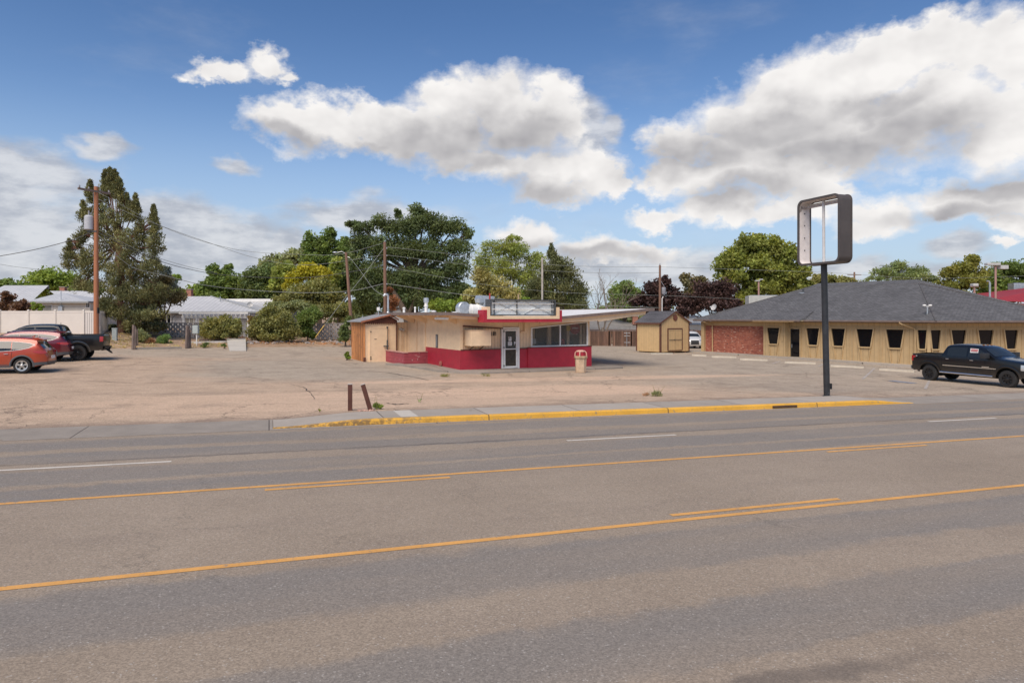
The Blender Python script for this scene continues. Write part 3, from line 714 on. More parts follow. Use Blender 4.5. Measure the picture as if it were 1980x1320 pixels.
for (a0, a1) in ((.9, 1.6), (3.0, 4.2), (5.2, 7.9)):
    MB().tube([(a0, -.6, rz(a0)-.07), (a1, -.6, rz(a1)-.07)], .06, 8).build('tube_light', m_whitepaint, diner)
# lean-to roof
mb = MB(); mb.slab([(-3.15, 7.95, 2.70), (-1.25, 7.95, 3.14), (-1.25, 11.2, 3.14), (-3.15, 11.2, 2.70)], .06); mb.build('lean_to_roof', m_roofgrey, diner)
mb = MB(); mb.prism([(-3.17, 2.60), (-1.25, 3.05), (-1.25, 3.15), (-3.17, 2.71)], 7.9, 7.95); mb.prism([(-1.25, 3.15), (-1.25, 3.05), (-.7, 2.75), (-.7, 2.83)], 7.9, 7.95); mb.build('rake_trim', mat('red_brown_trim', (.34, .13, .07), .7, .15), diner)

# -- sign box over the door (three stepped frames on the roof edge)
sg = empty('roof_sign', tuple(Vector((-2.83, 37.3, -.06)) + Matrix.Rotation(A_F, 3, 'Z') @ Vector((3.1, -1.3, 2.6))), A_F,
    'blank sign box in a stepped maroon and cream surround above the restaurant door', 'sign')
def ubox(mb, x0, x1, y0, y1, z0, zt, th): mb.box(x0, x1, y0, y1, z0, z0+th); mb.box(x0, x0+th, y0, y1, z0+th, zt); mb.box(x1-th, x1, y0, y1, z0+th, zt)
mb = MB(); ubox(mb, -2.46, 2.46, -.34, .42, .10, .76, .17); mb.build('maroon_surround', m_maroon, sg)
mb = MB(); ubox(mb, -2.28, 2.28, -.36, .36, .275, .93, .17); mb.build('cream_surround', m_cream, sg)
sb = MB(); sb.box(-2.07, 2.07, -.30, .30, .46, .51); sb.box(-2.07, -2.00, -.30, .30, .51, 1.27); sb.box(2.00, 2.07, -.30, .30, .51, 1.27); sb.box(-2.07, 2.07, -.30, .30, 1.27, 1.34)
sbo = sb.build('sign_cabinet', m_darkgrey, sg)
MB().box(-2.0, 2.0, -.14, -.11, .51, 1.27).build('back_panel', mat('grey_sheet_metal', (.78, .81, .78), .5, .08, 1.5, metal=0), sbo)
mb = MB()
for cx in (-.95, .75): mb.prism([(cx-.7, .52), (cx+.7, .52), (cx, .92)], -.17, -.145)
mb.build('reflector', mat('pale_sheet_metal', (.80, .82, .79), .4, .08, 1.5, metal=0), sbo)
for x0, sx in ((-1.85, 1), (.1, 1)):
    MB().tube([(x0, -.18, 1.25), (x0+1.7, -.18, .55)], .015, 5).tube([(x0+1.7, -.18, 1.25), (x0, -.18, .55)], .015, 5).build('cross_brace', m_galv, sbo)
for z in (.80, 1.12): MB().tube([(-1.95, -.24, z), (1.95, -.24, z)], .022, 6).build('lamp_tube', m_whitepaint, sbo)
for x in (-1.8, -.4, 1.86): MB().box(x-.025, x+.025, -.24, -.20, .52, 1.26).build('upright', m_darkgrey, sbo)
MB().tube([(-1.9, .1, 1.34), (-1.9, .1, 1.66)], .045, 8).build('post', m_red, sg)
MB().tube([(-.12, .1, 1.34), (-.12, .1, 1.64)], .045, 8).build('post', mat('rusty_cream', (.42, .30, .18), .8, .2), sg)
MB().tube([(1.42, .1, 1.34), (1.42, .1, 3.72)], .055, 8).build('flag_pole', mat('grey_weathered_pipe', (.42, .38, .33), .7, .15), sg)

# -- roof equipment: each stands on the roof, so each is a thing
def on_roof(a, b, z=0.):
    q = Matrix.Rotation(A_F, 3, 'Z') @ Vector((a, b, 0)); zz = rz(a)+.13+z
    return (-2.83+q.x, 37.3+q.y, -.06+zz)
ac = empty('air_cooler', on_roof(3.0, 3.2), A_F, 'galvanised duct assembly with round fan housing on the white roof', 'duct')
MB().lathe([(.36, -.25), (.40, -.2), (.40, .2), (.36, .25)], 26, (-1.35, 0, .52), 'y').build('fan_housing', m_galv, ac, smooth=True)
MB().lathe([(.31, 0), (.31, .95)], 24, (-1.05, 0, .46), 'x').lathe([(.335, .2), (.335, .26)], 24, (-1.05, 0, .46), 'x').lathe([(.335, .6), (.335, .66)], 24, (-1.05, 0, .46), 'x').build('round_duct', m_whitepaint, ac, smooth=True)
MB().bbox(-.10, .50, -.35, .35, .08, .86).build('junction_box', m_galv, ac)
MB().lathe([(.24, 0), (.24, .6)], 22, (.5, 0, .52), 'x').build('round_duct', m_galv, ac, smooth=True)
MB().bbox(.95, 1.38, -.38, .38, .12, .88).build('outlet_box', m_galv, ac)
MB().prism([(-.35, .86), (.55, .86), (.62, 1.26), (-.32, 1.32), (-.42, 1.10)], -.33, .33).build('exhaust_hood', m_galv, ac)
MB().box(-1.6, 1.5, -.4, -.32, -.05, .10).box(-1.6, 1.5, .32, .4, -.05, .10).box(.3, 1.55, -.5, .5, -.02, .06).build('curb_frame', m_whitepaint, ac)
vp = empty('vent_stack', on_roof(.25, 5.6), A_F, 'tall white vent stack with a square cap on the roof', 'vent')
MB().tube([(0,0,-.05), (0,0,.86)], .10, 12).lathe([(.14, .5), (.14, .56)], 14).build('pipe', m_whitepaint, vp)
MB().lathe([(.13, .74), (.16, .78), (.16, 1.0), (.10, 1.04)], 14).build('cap', m_galv, vp)
wm = empty('service_mast', on_roof(-1.05, 9.0), A_F, 'bent grey electric service mast at the left roof edge', 'mast')
MB().tube([(0,0,-.1), (0,0,1.12)], .06, 10).lathe([(.15, -.03), (.07, .12)], 12).build('conduit', m_galv, wm)
MB().tube([(0,0,1.10), (-.06,0,1.24), (-.22,0,1.24), (-.3, 0, 1.12)], [.075, .085, .08, .05], 10).build('weather_head', m_galv, wm, smooth=True)
for (a, b, h, r, lab) in ((-.9, 6.4, .3, .07, 'short white roof vent right of the service mast'), (-.55, 5.4, .34, .05, 'thin white pipe vent on the left roof edge'), (1.0, 6.2, .22, .12, 'low white cone vent behind the tall stack'), (1.9, 5.0, .18, .16, 'low white domed vent between stack and ducts')):
    v_ = empty('roof_vent', on_roof(a, b), 0, lab, 'vent', 'small vents on the drive-in roof')
    MB().lathe([(r*1.5, -.04), (r*1.2, .02), (r, h*.5), (r, h)], 12).build('pipe', m_whitepaint, v_)
    MB().lathe([(r*1.45, h), (r*1.3, h+.05), (r*.4, h+.09)], 12).build('cap', m_whitepaint, v_)
a_ = empty('roof_antenna', on_roof(-1.5, 9.6, -.1), 0, 'small white box on a stub at the lean-to roof', 'roof box')
MB().tube([(0,0,-.15), (0,0,.25)], .03, 6).build('stub', m_galv, a_); MB().box(-.09, .09, -.09, .09, .25, .48).build('box', m_whitepaint, a_)

# -- raised concrete apron round the building
def rootz(): return -.06
mb = MB(frame((-2.83, 37.3, 0), A_F))
poly = [(-2.4, 5.5), (-1.75, 4.2), (-1.2, .2), (-.55, -1.15), (.4, -1.75), (10.2, -1.25), (10.6, -.6), (10.6, 4.0), (8.6, 4.0), (8.6, 0.), (0, 0), (0, 4.7), (-1.5, 4.7), (-1.5, 5.5)]
def apz(a, b):
    q = Matrix.Rotation(A_F, 3, 'Z') @ Vector((a, b, 0)); return float(lot_z(-2.83+q.x, 37.3+q.y))
n = len(poly); top = [(a, b, apz(a, b)+.10) for a, b in poly]; bot = [(a, b, apz(a, b)-.1) for a, b in poly]
mb.add(top+bot, [tuple(range(n))] + [(i, (i+1) % n, n+(i+1) % n, n+i) for i in range(n)])
ap = mb.build('concrete_apron', m_apron); ap['kind'] = 'structure'

# -- litter bin
bp = at(1123, 720); tc = empty('litter_bin', bp, A_F, 'beige hexagonal litter bin with maroon swing flaps by the right end of the restaurant', 'trash can')
m_bin = mat('beige_plastic', (.58, .42, .28), .7, .1, 5, dirt=(4, .5, .75, .3))
MB().lathe([(.27, 0), (.29, .03), (.33, .78), (.33, .80)], 8).build('body', m_bin, tc)
MB().lathe([(.38, .80), (.38, .87), (.35, .93), (.33, .93)], 8).build('rim', mat('dirty_beige_plastic', (.36, .25, .15), .7, .2), tc)
MB().lathe([(.25, .93), (.25, 1.15)], 8).build('flap', m_maroon, tc)
mb = MB()
for k in range(4):
    a = PI/4+k*PI/2; mb.tube([(.33*math.cos(a), .33*math.sin(a), .9), (.31*math.cos(a), .31*math.sin(a), 1.1), (.2*math.cos(a), .2*math.sin(a), 1.21)], .035, 6)
mb.lathe([(.27, 1.16), (.25, 1.22), (.12, 1.25)], 8); mb.build('hood', mat('pink_beige_plastic', (.62, .36, .28), .6, .08), tc)
# ================================================================== TAN HIPPED BUILDING ON THE RIGHT
TAN = (.49, .345, .18)
m_tan = mat('tan_paint', TAN, .7, .05, 2.5, .15, 50, dirt=(1.2, .58, .8, .3), dirtcol=(.33, .22, .10))
m_tanboards = mat('tan_boards', TAN, .7, .05, 2.5, .15, 50, groove=('x', .40, .018, .5), dirt=(1.2, .58, .8, .3), dirtcol=(.33, .22, .10))
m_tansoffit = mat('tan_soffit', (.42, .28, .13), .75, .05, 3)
# shingles: courses with random tab tone, in slope coordinates (u along eave, v up the slope)
def shingle(name, c0, c1, tab=.30, course=.16):
    mt = bpy.data.materials.new(name); mt.use_nodes = True
    t = NT(mt.node_tree); bs = t.nodes['Principled BSDF']
    uv = t.new('ShaderNodeUVMap', uv_map='UVMap').outputs[0]
    br = t.new('ShaderNodeTexBrick'); t.put(br.inputs['Vector'], uv)
    br.inputs['Scale'].default_value = 1; br.inputs['Brick Width'].default_value = tab; br.inputs['Row Height'].default_value = course
    br.inputs['Mortar Size'].default_value = .010; br.inputs['Mortar Smooth'].default_value = .3; br.inputs['Bias'].default_value = 0
    br.inputs['Color1'].default_value = (*c0, 1); br.inputs['Color2'].default_value = (*c1, 1); br.inputs['Mortar'].default_value = tuple(q*.45 for q in c0) + (1,)
    c_ = t.v('SCALE', br.outputs[0], t.rng(t.noise(uv, .5, 5, .6), .3, .7, .86, 1.14))
    c_ = t.v('SCALE', c_, t.rng(t.noise(uv, 5, 4, .7), .3, .7, .85, 1.15))
    t.put(bs.inputs['Base Color'], c_); bs.inputs['Roughness'].default_value = .85; bs.inputs['Specular IOR Level'].default_value = .3
    b = t.new('ShaderNodeBump'); b.inputs['Strength'].default_value = .8; b.inputs['Distance'].default_value = .02
    f = t.m('FRACT', t.m('DIVIDE', t.sep(uv)[1], course))
    t.put(b.inputs['Height'], t.m('ADD', t.m('SUBTRACT', 1., f), t.m('MULTIPLY', br.outputs[1], -1.))); t.links.new(b.outputs[0], bs.inputs['Normal'])
    return mt
m_shingle = shingle('grey_shingles', (.098, .096, .098), (.145, .143, .146))
m_shingle_dark = shingle('dark_shingles', (.085, .082, .088), (.125, .12, .128), .9, .14)
m_shingle_tan = shingle('old_grey_shingles', (.24, .225, .21), (.31, .29, .27))
def brick(name, cols, mortar, bw=.21, rh=.075):
    mt = bpy.data.materials.new(name); mt.use_nodes = True
    t = NT(mt.node_tree); bs = t.nodes['Principled BSDF']
    oc = t.new('ShaderNodeTexCoord').outputs['Object']; x, y, z = t.sep(oc)
    p = t.comb(x, z, 0.)
    br = t.new('ShaderNodeTexBrick'); t.put(br.inputs['Vector'], p); br.inputs['Scale'].default_value = 1
    br.inputs['Brick Width'].default_value = bw; br.inputs['Row Height'].default_value = rh; br.inputs['Mortar Size'].default_value = .008; br.inputs['Mortar Smooth'].default_value = .2
    br.inputs['Color1'].default_value = (0, 0, 0, 1); br.inputs['Color2'].default_value = (1, 1, 1, 1); br.inputs['Mortar'].default_value = (.5, .5, .5, 1)
    k = t.sep(br.outputs[0])[0]
    c_ = t.mix(t.step(k, .2, .5, False), cols[0], cols[1]); c_ = t.mix(t.step(k, .5, .8, False), c_, cols[2])
    n = t.noise(t.v('MULTIPLY', oc, (2.6, 1, 8.)), 1.1, 2, .5)
    c_ = t.mix(t.m('MULTIPLY', t.step(n, .62, .66), .9), c_, cols[3]); c_ = t.mix(t.m('MULTIPLY', t.m('SUBTRACT', 1., t.step(n, .34, .38)), .9), c_, cols[4])
    c_ = t.mix(br.outputs[1], c_, mortar)
    t.put(bs.inputs['Base Color'], c_); bs.inputs['Roughness'].default_value = .85
    b = t.new('ShaderNodeBump'); b.inputs['Strength'].default_value = .7; b.inputs['Distance'].default_value = .015
    t.put(b.inputs['Height'], t.m('SUBTRACT', t.noise(oc, 20, 3), br.outputs[1])); t.links.new(b.outputs[0], bs.inputs['Normal'])
    return mt
m_brick = brick('mixed_red_brick', ((.30, .075, .045), (.38, .115, .065), (.42, .15, .09)), (.30, .20, .15)) if False else None
m_brick = brick('mixed_red_brick', ((.28, .07, .045), (.36, .105, .06), (.42, .14, .085), (.60, .38, .29), (.06, .035, .035)), (.34, .17, .12))
m_brick_plain = brick('chimney_brick', ((.36, .13, .08), (.42, .17, .11), (.45, .19, .12), (.45, .2, .14), (.3, .1, .07)), (.4, .25, .2))

def roof_face(mb, pts):
    """polygon whose first edge is the eave; stores slope coordinates"""
    p = [Vector(q) for q in pts]; e = (p[1]-p[0]).normalized(); n = (p[1]-p[0]).cross(p[-1]-p[0]).normalized(); w = n.cross(e)
    mb.add(pts, [tuple(range(len(pts)))])
    mb.uv = getattr(mb, 'uv', []) + [[((q-p[0]).dot(e)+50, (q-p[0]).dot(w)+50) for q in p]]
def build_uv(mb, name, m, parent):
    me = bpy.data.meshes.new(name); me.from_pydata(mb.v, [], mb.f); me.materials.append(m)
    u = me.uv_layers.new(name='UVMap'); k = 0
    for f in mb.uv:
        for q in f: u.data[k].uv = q; k += 1
    me.update(); o = bpy.data.objects.new(name, me); COL.objects.link(o); o.parent = parent; return o

VX = Vector((28.2, 46.2, -.5)); aL = math.atan2(.8, -.6); aR = R(5)
tb = empty('tan_office_building', VX, 0, 'long tan building with dark grey hip roof, brick end wall and tapering windows', 'building')
dL = Vector((-.6, .8, 0)); nL = Vector((-.8, -.6, 0)); dR = Vector((math.cos(aR), math.sin(aR), 0)); nR = Vector((math.sin(aR), -math.cos(aR), 0))
def kL(u, off=0.):    # distance along the left facade of the point seen at column u
    q = (u - CU) / FOC; x0, y0 = VX.x + nL.x*off, VX.y + nL.y*off
    return (x0 - q*y0) / (q*dL.y - dL.x)
def kR(u): q = (u - CU) / FOC; return (q*VX.y - VX.x) / (dR.x - q*dR.y)
ML = frame((0, 0, 0), aL - PI)     # local +x runs from left to right towards the corner, -y faces out
MR = frame((0, 0, 0), aR)
HW = 2.98; ZT, ZS = 2.52, 1.24
def bay(M, x0, x1, pane, parent=tb, zb=-.4, split=None, out=0.):
    """one wall bay: smooth V panel with slanted casings, and a window tapering downwards"""
    w = x1 - x0; tp = .17 * w
    def xl(z): return x0 + tp * (ZT - z) / (ZT - ZS)
    def xr_(z): return x1 - tp * (ZT - z) / (ZT - ZS)
    win = MB().prism([(xl(ZS), ZS), (xr_(ZS), ZS), (x1, ZT), (x0, ZT)], .02, .05).build('window', m_glassdark, parent, M=M)
    mb = MB(); c = .09
    mb.prism([(xl(ZS)-c, ZS), (xl(ZS), ZS), (x0, ZT), (x0-c, ZT)], -.10-out, .04)
    mb.prism([(xr_(ZS), ZS), (xr_(ZS)+c, ZS), (x1+c, ZT), (x1, ZT)], -.10-out, .04)
    mb.box(x0-c, x1+c, -.08-out, .04, ZT, ZT+.07)
    if split: mb.box(split-.09, split+.09, -.10, .04, ZS, ZT)
    mb.build('window_casing', m_tan, win)
    MB().box(xl(ZS)-.06, xr_(ZS)+.06, -.12-out, .04, ZS-.09, ZS).build('sill', m_tan, win)
    mb = MB()
    zb2 = .0
    mb.prism([(xl(zb2)-.05, zb2), (xl(zb2), zb2), (xl(ZS-.09), ZS-.09), (xl(ZS-.09)-.05, ZS-.09)], -.09-out, .0-out)
    mb.prism([(xr_(zb2), zb2), (xr_(zb2)+.05, zb2), (xr_(ZS-.09)+.05, ZS-.09), (xr_(ZS-.09), ZS-.09)], -.09-out, .0-out)
    mb.build('slanted_batten', m_tan, win)
    return win
def wallgrid(M, x0, x1, holes, parent=tb, zb=-.5, out=0., m=None):
    """wall of height HW with rectangular gaps where the tapering windows sit (their casings cover the corners)"""
    mb = MB(); x = x0
    for (a, b_, lo, hi, tap) in sorted(holes):
        mb.box(x, a, -out, .2, zb, HW); mb.box(a, b_, -out, .2, zb, lo) if lo > zb else None; mb.box(a, b_, -out, .2, hi, HW)
        if tap:
            tp = .17 * (b_-a); mb.prism([(a, lo), (a+tp, lo), (a, hi)], -out, .2); mb.prism([(b_, lo), (b_, hi), (b_-tp, lo)], -out, .2)
        x = b_
    mb.box(x, x1, -out, .2, zb, HW); return mb.build('wall', m or m_tanboards, parent, M=M)
# left facade, x measured from the corner (negative to the left)
Wl = [(1560, 1585), (1608, 1635), (1657, 1689), (1714, 1748)]
holesL = [(-kL(a), -kL(b_), ZS, ZT, True) for a, b_ in Wl]
xd0, xd1 = -kL(1528), -kL(1548)
holesL.append((xd0, xd1, -.05, 2.5, False)); holesL.append((-kL(1775), -.09, ZS, ZT, True))
xbk = -kL(1475.5)
wallgrid(ML, xd0-.02, 0, holesL)
for a, b_ in Wl: bay(ML, -kL(a), -kL(b_), None)
bay(ML, -kL(1775), -.09, None)
# projecting entry bay
OUT = .5
xa, xb = -kL(1476, OUT), -kL(1518, OUT)
wallgrid(ML, xa, xb, [(-kL(1484, OUT), -kL(1508, OUT), ZS, ZT, True)], out=OUT)
# the window plane of the projecting bay
M2 = ML @ Matrix.Translation((0, -OUT, 0)); bay(M2, -kL(1484, OUT), -kL(1508, OUT), None)
mb = MB(); mb.prism([(xb, -OUT+.002), (xd0-.03, 0.), (xd0-.03, .2), (xb, .2)], -.5, HW, 'z'); mb.build('angled_wall', m_tan, tb, M=ML)
MB().box(xb-.28, xb-.16, -OUT-.05, -OUT, 1.45, 1.85).build('wall_box', m_tan, tb, M=ML)
# brick end
xl0 = -18.25
MB().box(xl0+.0, xa, -.0, .2, -.5, 2.62).build('brick_wall', m_brick, tb, M=ML)
MB().box(xl0, xa, -.03, .2, 2.62, HW).build('frieze_board', m_tan, tb, M=ML)
MB().box(xl0-.30, xl0, -.25, .1, -.5, HW).build('corner_pier', m_tan, tb, M=ML)
MB().tube([(xl0+.35, -.75, 2.95), (xl0+.8, -.12, 2.68), (xl0+.8, -.10, -.1)], .05, 6).build('downspout', m_tan, tb, M=ML)
MB().tube([(-1.55, -.8, 3.05), (-1.5, -.75, 2.95), (-.85, -.14, 2.62), (-.8, -.13, 2.5), (-.8, -.13, -.1)], .055, 6).build('downspout', m_tan, tb, M=ML)
# door
dr = MB().box(xd0+.05, xd0+.12, .0, .06, .02, 2.45).box(xd1-.12, xd1-.05, .0, .06, .02, 2.45).box(xd0+.12, xd1-.12, .0, .06, 2.38, 2.45).box(xd0+.12, xd1-.12, .0, .06, .02, .12).build('door', m_black, tb, M=ML)
MB().box(xd0+.12, xd1-.12, .02, .04, .12, 2.38).build('glass_pane', m_glassdark, dr)
MB().box(xd0+.16, xd0+.19, -.07, -.03, .95, 1.25).build('handle', m_galv, dr)
MB().box(xd0-.06, xd0+.04, -.09, .05, -.2, 2.55).box(xd1-.04, xd1+.06, -.09, .05, -.2, 2.55).box(xd0+.04, xd1-.04, -.09, .05, 2.46, 2.55).build('door_casing', m_tan, tb, M=ML)
MB().box(-kL(1700)-0, -kL(1700)+.0, 0, 0, 0, 0)
# right facade
Wr = [(1838, 1867), (1890, 1920), (1941, 1967), (1992, 2020), (2042, 2070)]
LR = 9.9
holesR = [(kR(a), kR(b_), ZS, ZT, True) for a, b_ in Wr]; holesR.append((.09, kR(1818), ZS, ZT, True))
wallgrid(MR, 0, LR, holesR)
for a, b_ in Wr: bay(MR, kR(a), kR(b_), None)
bay(MR, .09, kR(1818), None)
MB().box(-.10, .10, -.12, .02, -.4, HW).build('corner_mullion', m_tan, tb, M=frame((0, 0, 0), (aR + aL - PI)/2))
# vertical battens
for (Mx, lst) in ((ML, [-kL(q) for q in (1593, 1599, 1643, 1650, 1699, 1706, 1757, 1765)]), (MR, [kR(q) for q in (1826, 1832, 1876, 1882, 1928, 1935, 1976)])):
    for x in lst: MB().box(x-.025, x+.025, -.035, 0., -.2, ZT+.0).build('batten', m_tan, tb, M=Mx)
MB().box(xd1+.06, -.1, -.045, 0, ZT+.07, ZT+.16).build('head_trim', m_tan, tb, M=ML)
MB().box(.1, LR, -.045, 0, ZT+.07, ZT+.16).build('head_trim', m_tan, tb, M=MR)
# reflections are real: the panes mirror the street; inside is a dark room
# roof
bis = Vector((math.cos(R(66)), math.sin(R(66)), 0))
E0 = Vector((-.14, -1.0, 3.14)); ze = 3.14
EL = E0 + dL*19.75; E1 = E0 + dR*11.0
def lv(v_, z): return (v_.x, v_.y, z)
Aa = E0 + bis*8.0; La = E0 + dL*12.85 - nL*7.0
sl = 2.83/7.0; zA = ze + 2.83
inn = -nL
EBL = EL + inn*16.0; EBR = E0 + dL*2 + inn*17 + dR*3
A2 = Aa + bis*1.1; L2 = La + inn*1.1 - dL*.2
mb = MB()
roof_face(mb, [lv(EL, ze), lv(E0, ze), lv(Aa, zA), lv(La, zA)])
roof_face(mb, [lv(E0, ze), lv(E1, ze), lv(Aa, zA)])
roof_face(mb, [lv(EBL, ze), lv(EL, ze), lv(La, zA)])
E2 = E1 + Vector((3.0, 12, 0))
roof_face(mb, [lv(E1, ze), lv(E2, ze), lv(A2, zA+.36), lv(Aa, zA)])
# upper strip above the break
roof_face(mb, [lv(La, zA+.05), lv(Aa, zA+.05), lv(A2, zA+.36), lv(L2, zA+.36)])
roof_face(mb, [lv(La, zA), lv(Aa, zA), lv(Aa, zA+.05), lv(La, zA+.05)])
roof_face(mb, [lv(EBL, ze), lv(La, zA), lv(L2, zA+.36)])
roof_face(mb, [lv(E2, ze), lv(EBL, ze), lv(L2, zA+.36), lv(A2, zA+.36)])
tr = build_uv(mb, 'hip_roof', m_shingle, tb)
mb = MB()
m_cap = mat('ridge_cap_shingle', (.095, .09, .09), .85, .2, 6)
for (p_, q_) in (((E0, ze), (Aa, zA)), ((EL, ze), (La, zA)), ((E1, ze), (Aa, zA+.02))):
    MB().tube([(p_[0].x, p_[0].y, p_[1]), (q_[0].x, q_[0].y, q_[1])], .055, 6).build('hip_cap', m_cap, tr)
# entry roof bump
def onroof(u_, d): q = E0 + dL*u_ + inn*d; return q
mb = MB()
k0, k1 = kL(1553), kL(1478); e_o = -.62
pA = onroof(k0+.2, e_o); pB = onroof(k1+.9, e_o); pC = onroof(k0+.4, 1.75); pD = onroof(k0+1.9, 1.75)
zc = ze + sl*1.75 + .04
roof_face(mb, [lv(pB, ze-.02), lv(pA, ze-.02), lv(pC, zc), lv(pD, zc)])
roof_face(mb, [lv(pA, ze-.02), lv(onroof(k0+.2, 0), ze+.02), lv(pC, zc)])
roof_face(mb, [lv(onroof(k1+1.5, .02), ze+.01), lv(pB, ze-.02), lv(pD, zc)])
build_uv(mb, 'entry_roof', m_shingle, tb)
mb = MB()
def gut(p, q):
    p, q = Vector(p), Vector(q); d = (q-p).normalized(); n = Vector((d.y, -d.x, 0))
    if n.dot(Vector((-p.x-28, -p.y-46, 0))) < 0: n = -n
    vs = []
    for r_ in (p, q):
        for o_, z in ((0, .02), (.10, .02), (.10, -.08), (.03, -.13), (0, -.13)): vs.append((r_.x+n.x*o_, r_.y+n.y*o_, ze+z))
    mb.add(vs, [(i, (i+1) % 5, 5+(i+1) % 5, 5+i) for i in range(5)] + [(0,1,2,3,4), (9,8,7,6,5)])
gut(EL, onroof(k1+.95, 0)); gut(onroof(k0+.2, 0), E0); gut(E0, E1); gut(EBL, EL); gut(pB, pA)
mb.build('gutter', m_fascia, tb)
mb = MB(); mb.slab([lv(EL, ze-.08), lv(E0, ze-.08), lv(Vector((0,0,0)), ze-.08), lv(dL*18.5, ze-.08)], .05); mb.slab([lv(E0, ze-.08), lv(E1, ze-.08), lv(dR*LR, ze-.08), lv(Vector((0,0,0)), ze-.08)], .05)
mb.build('soffit', m_tansoffit, tb)
mb = MB(); mb.box(-kL(1476), xd1+.3, -1.55, 0, ze-.13, ze-.09); mb.build('entry_soffit', m_tansoffit, tb, M=ML)
mb = MB(); q0 = dL*18.3; q1 = dL*18.3+inn*14; mb.prism([(q0.x, q0.y), (q1.x, q1.y), (q1.x+.2, q1.y+.1), (q0.x+.2, q0.y+.1)], -.5, HW, 'z')
q0 = dR*LR; q1 = q0+Vector((1.5, 10, 0)); mb.prism([(q0.x, q0.y), (q1.x, q1.y), (q1.x-.2, q1.y), (q0.x-.2, q0.y+.05)], -.5, HW, 'z'); mb.build('end_wall', m_tan, tb)
MB().slab([lv(dL*.4+inn*.8, 2.9), lv(dR*9.+inn*.4, 2.9), lv(dR*9+inn*10, 2.9), lv(dL*17+inn*10, 2.9), lv(dL*17+inn*.8, 2.9)], .05).build('ceiling', m_interior, tb)
# roof furniture
rv = empty('roof_vent', P(1793, 602, 52.2), 0, 'pair of white turbine heads on one pipe near the roof hip', 'vent')
def slope_z(x, y):
    d = (Vector((x, y, 0)) - Vector((VX.x+E0.x, VX.y+E0.y, 0))); a = d.dot(inn); b_ = d.dot(Vector((-nR.x, -nR.y, 0)))
    return VX.z + ze + min(a, b_)*sl
def roof_pt(u, v):
    Y = 46.
    while Y < 62:
        p = P(u, v, Y)
        if p.z < slope_z(p.x, p.y): return p
        Y += .03
    return P(u, v, 50)
rv.location = roof_pt(1793, 608)
MB().tube([(0, 0, -.1), (0, 0, .50)], .045, 8).build('pipe', m_galv, rv)
MB().lathe([(.16, -.05), (.10, .05)], 12).build('flashing', m_darkgrey, rv)
MB().tube([(-.20, 0, .55), (.20, 0, .55)], .03, 6).lathe([(.10, .56), (.13, .62), (.08, .68)], 14, (-.20, 0, 0)).lathe([(.10, .56), (.13, .62), (.08, .68)], 14, (.20, 0, 0)).build('twin_head', m_whitepaint, rv, smooth=True)
v2 = empty('roof_vent', roof_pt(1553, 566), 0, 'small dark pipe vent high on the left roof slope', 'vent'); MB().tube([(0,0,-.1), (0,0,.28)], .06, 8).lathe([(.1,.24), (.1,.3)], 10).build('pipe', m_darkgrey, v2); MB().box(-.35, .05, -.1, .1, -.06, .03).build('flashing', m_galv, v2)
def sat_dish(loc, rz_, r, lab, grp=None):
    d = empty('satellite_dish', loc, rz_, lab, 'satellite dish', grp)
    MB().tube([(0,0,-.2), (0,0,.35), (0, -.1, .5)], .03, 6).build('mast', m_darkgrey, d)
    mb = MB(Matrix.Translation((0, -.12, .55)) @ Matrix.Rotation(R(68), 4, 'X'))
    mb.lathe([(.02, .0), (r*.5, .03), (r*.8, .08), (r, .14), (r*1.0, .155), (r*.8, .10), (.02, .03)], 20); mb.build('reflector', m_dish, d, smooth=True)
    MB().tube([(0, -.15, .45), (0, -.6, .62)], .018, 5).box(-.05, .05, -.68, -.58, .58, .68).build('feed_arm', m_whitepaint, d)
    return d
m_dish = mat('grey_dish_paint', (.50, .49, .47), .5, .06)
sat_dish(P(1384, 607, 60.8), R(-60), .30, 'grey satellite dish on the far left edge of the shingled roof')
q = P(1448, 588, 66); hv = empty('rooftop_unit', (q.x, q.y, 0), R(-10), 'pale corrugated equipment screen rising behind the left roof slope', 'roof unit')
MB().box(0, 2.9, 0, 2.2, 3.0, P(0, 571.5, 66).z).build('screen', mat('pale_corrugated', (.55, .54, .49), .5, .05, 3, groove=('h', .12, .02, .5)), hv)
MB().box(.1, 2.8, .1, 2.1, P(0, 571.5, 66).z-.02, P(0, 571.5, 66).z+.04).build('top', m_galv, hv)
# sidewalk strip along the facades
mb = MB()
def wp(v_, dz): x, y = VX.x+v_.x, VX.y+v_.y; return (x, y, float(lot_z(x, y))+dz)
path = [(dL*19.5, nL), (dL*9, nL), (dL*0, (nL+nR).normalized()*1.1), (dR*6, nR), (dR*11, nR)]
vs = []
for c, n in path:
    for o_, dz in ((-.3, .12), (1.35, .12), (1.36, -.1)): vs.append(wp(c+n*o_, dz))
mb.add(vs, [(3*i+k, 3*i+k+1, 3*i+k+4, 3*i+k+3) for i in range(4) for k in range(2)]); o = mb.build('sidewalk', m_walk); o['kind'] = 'structure'
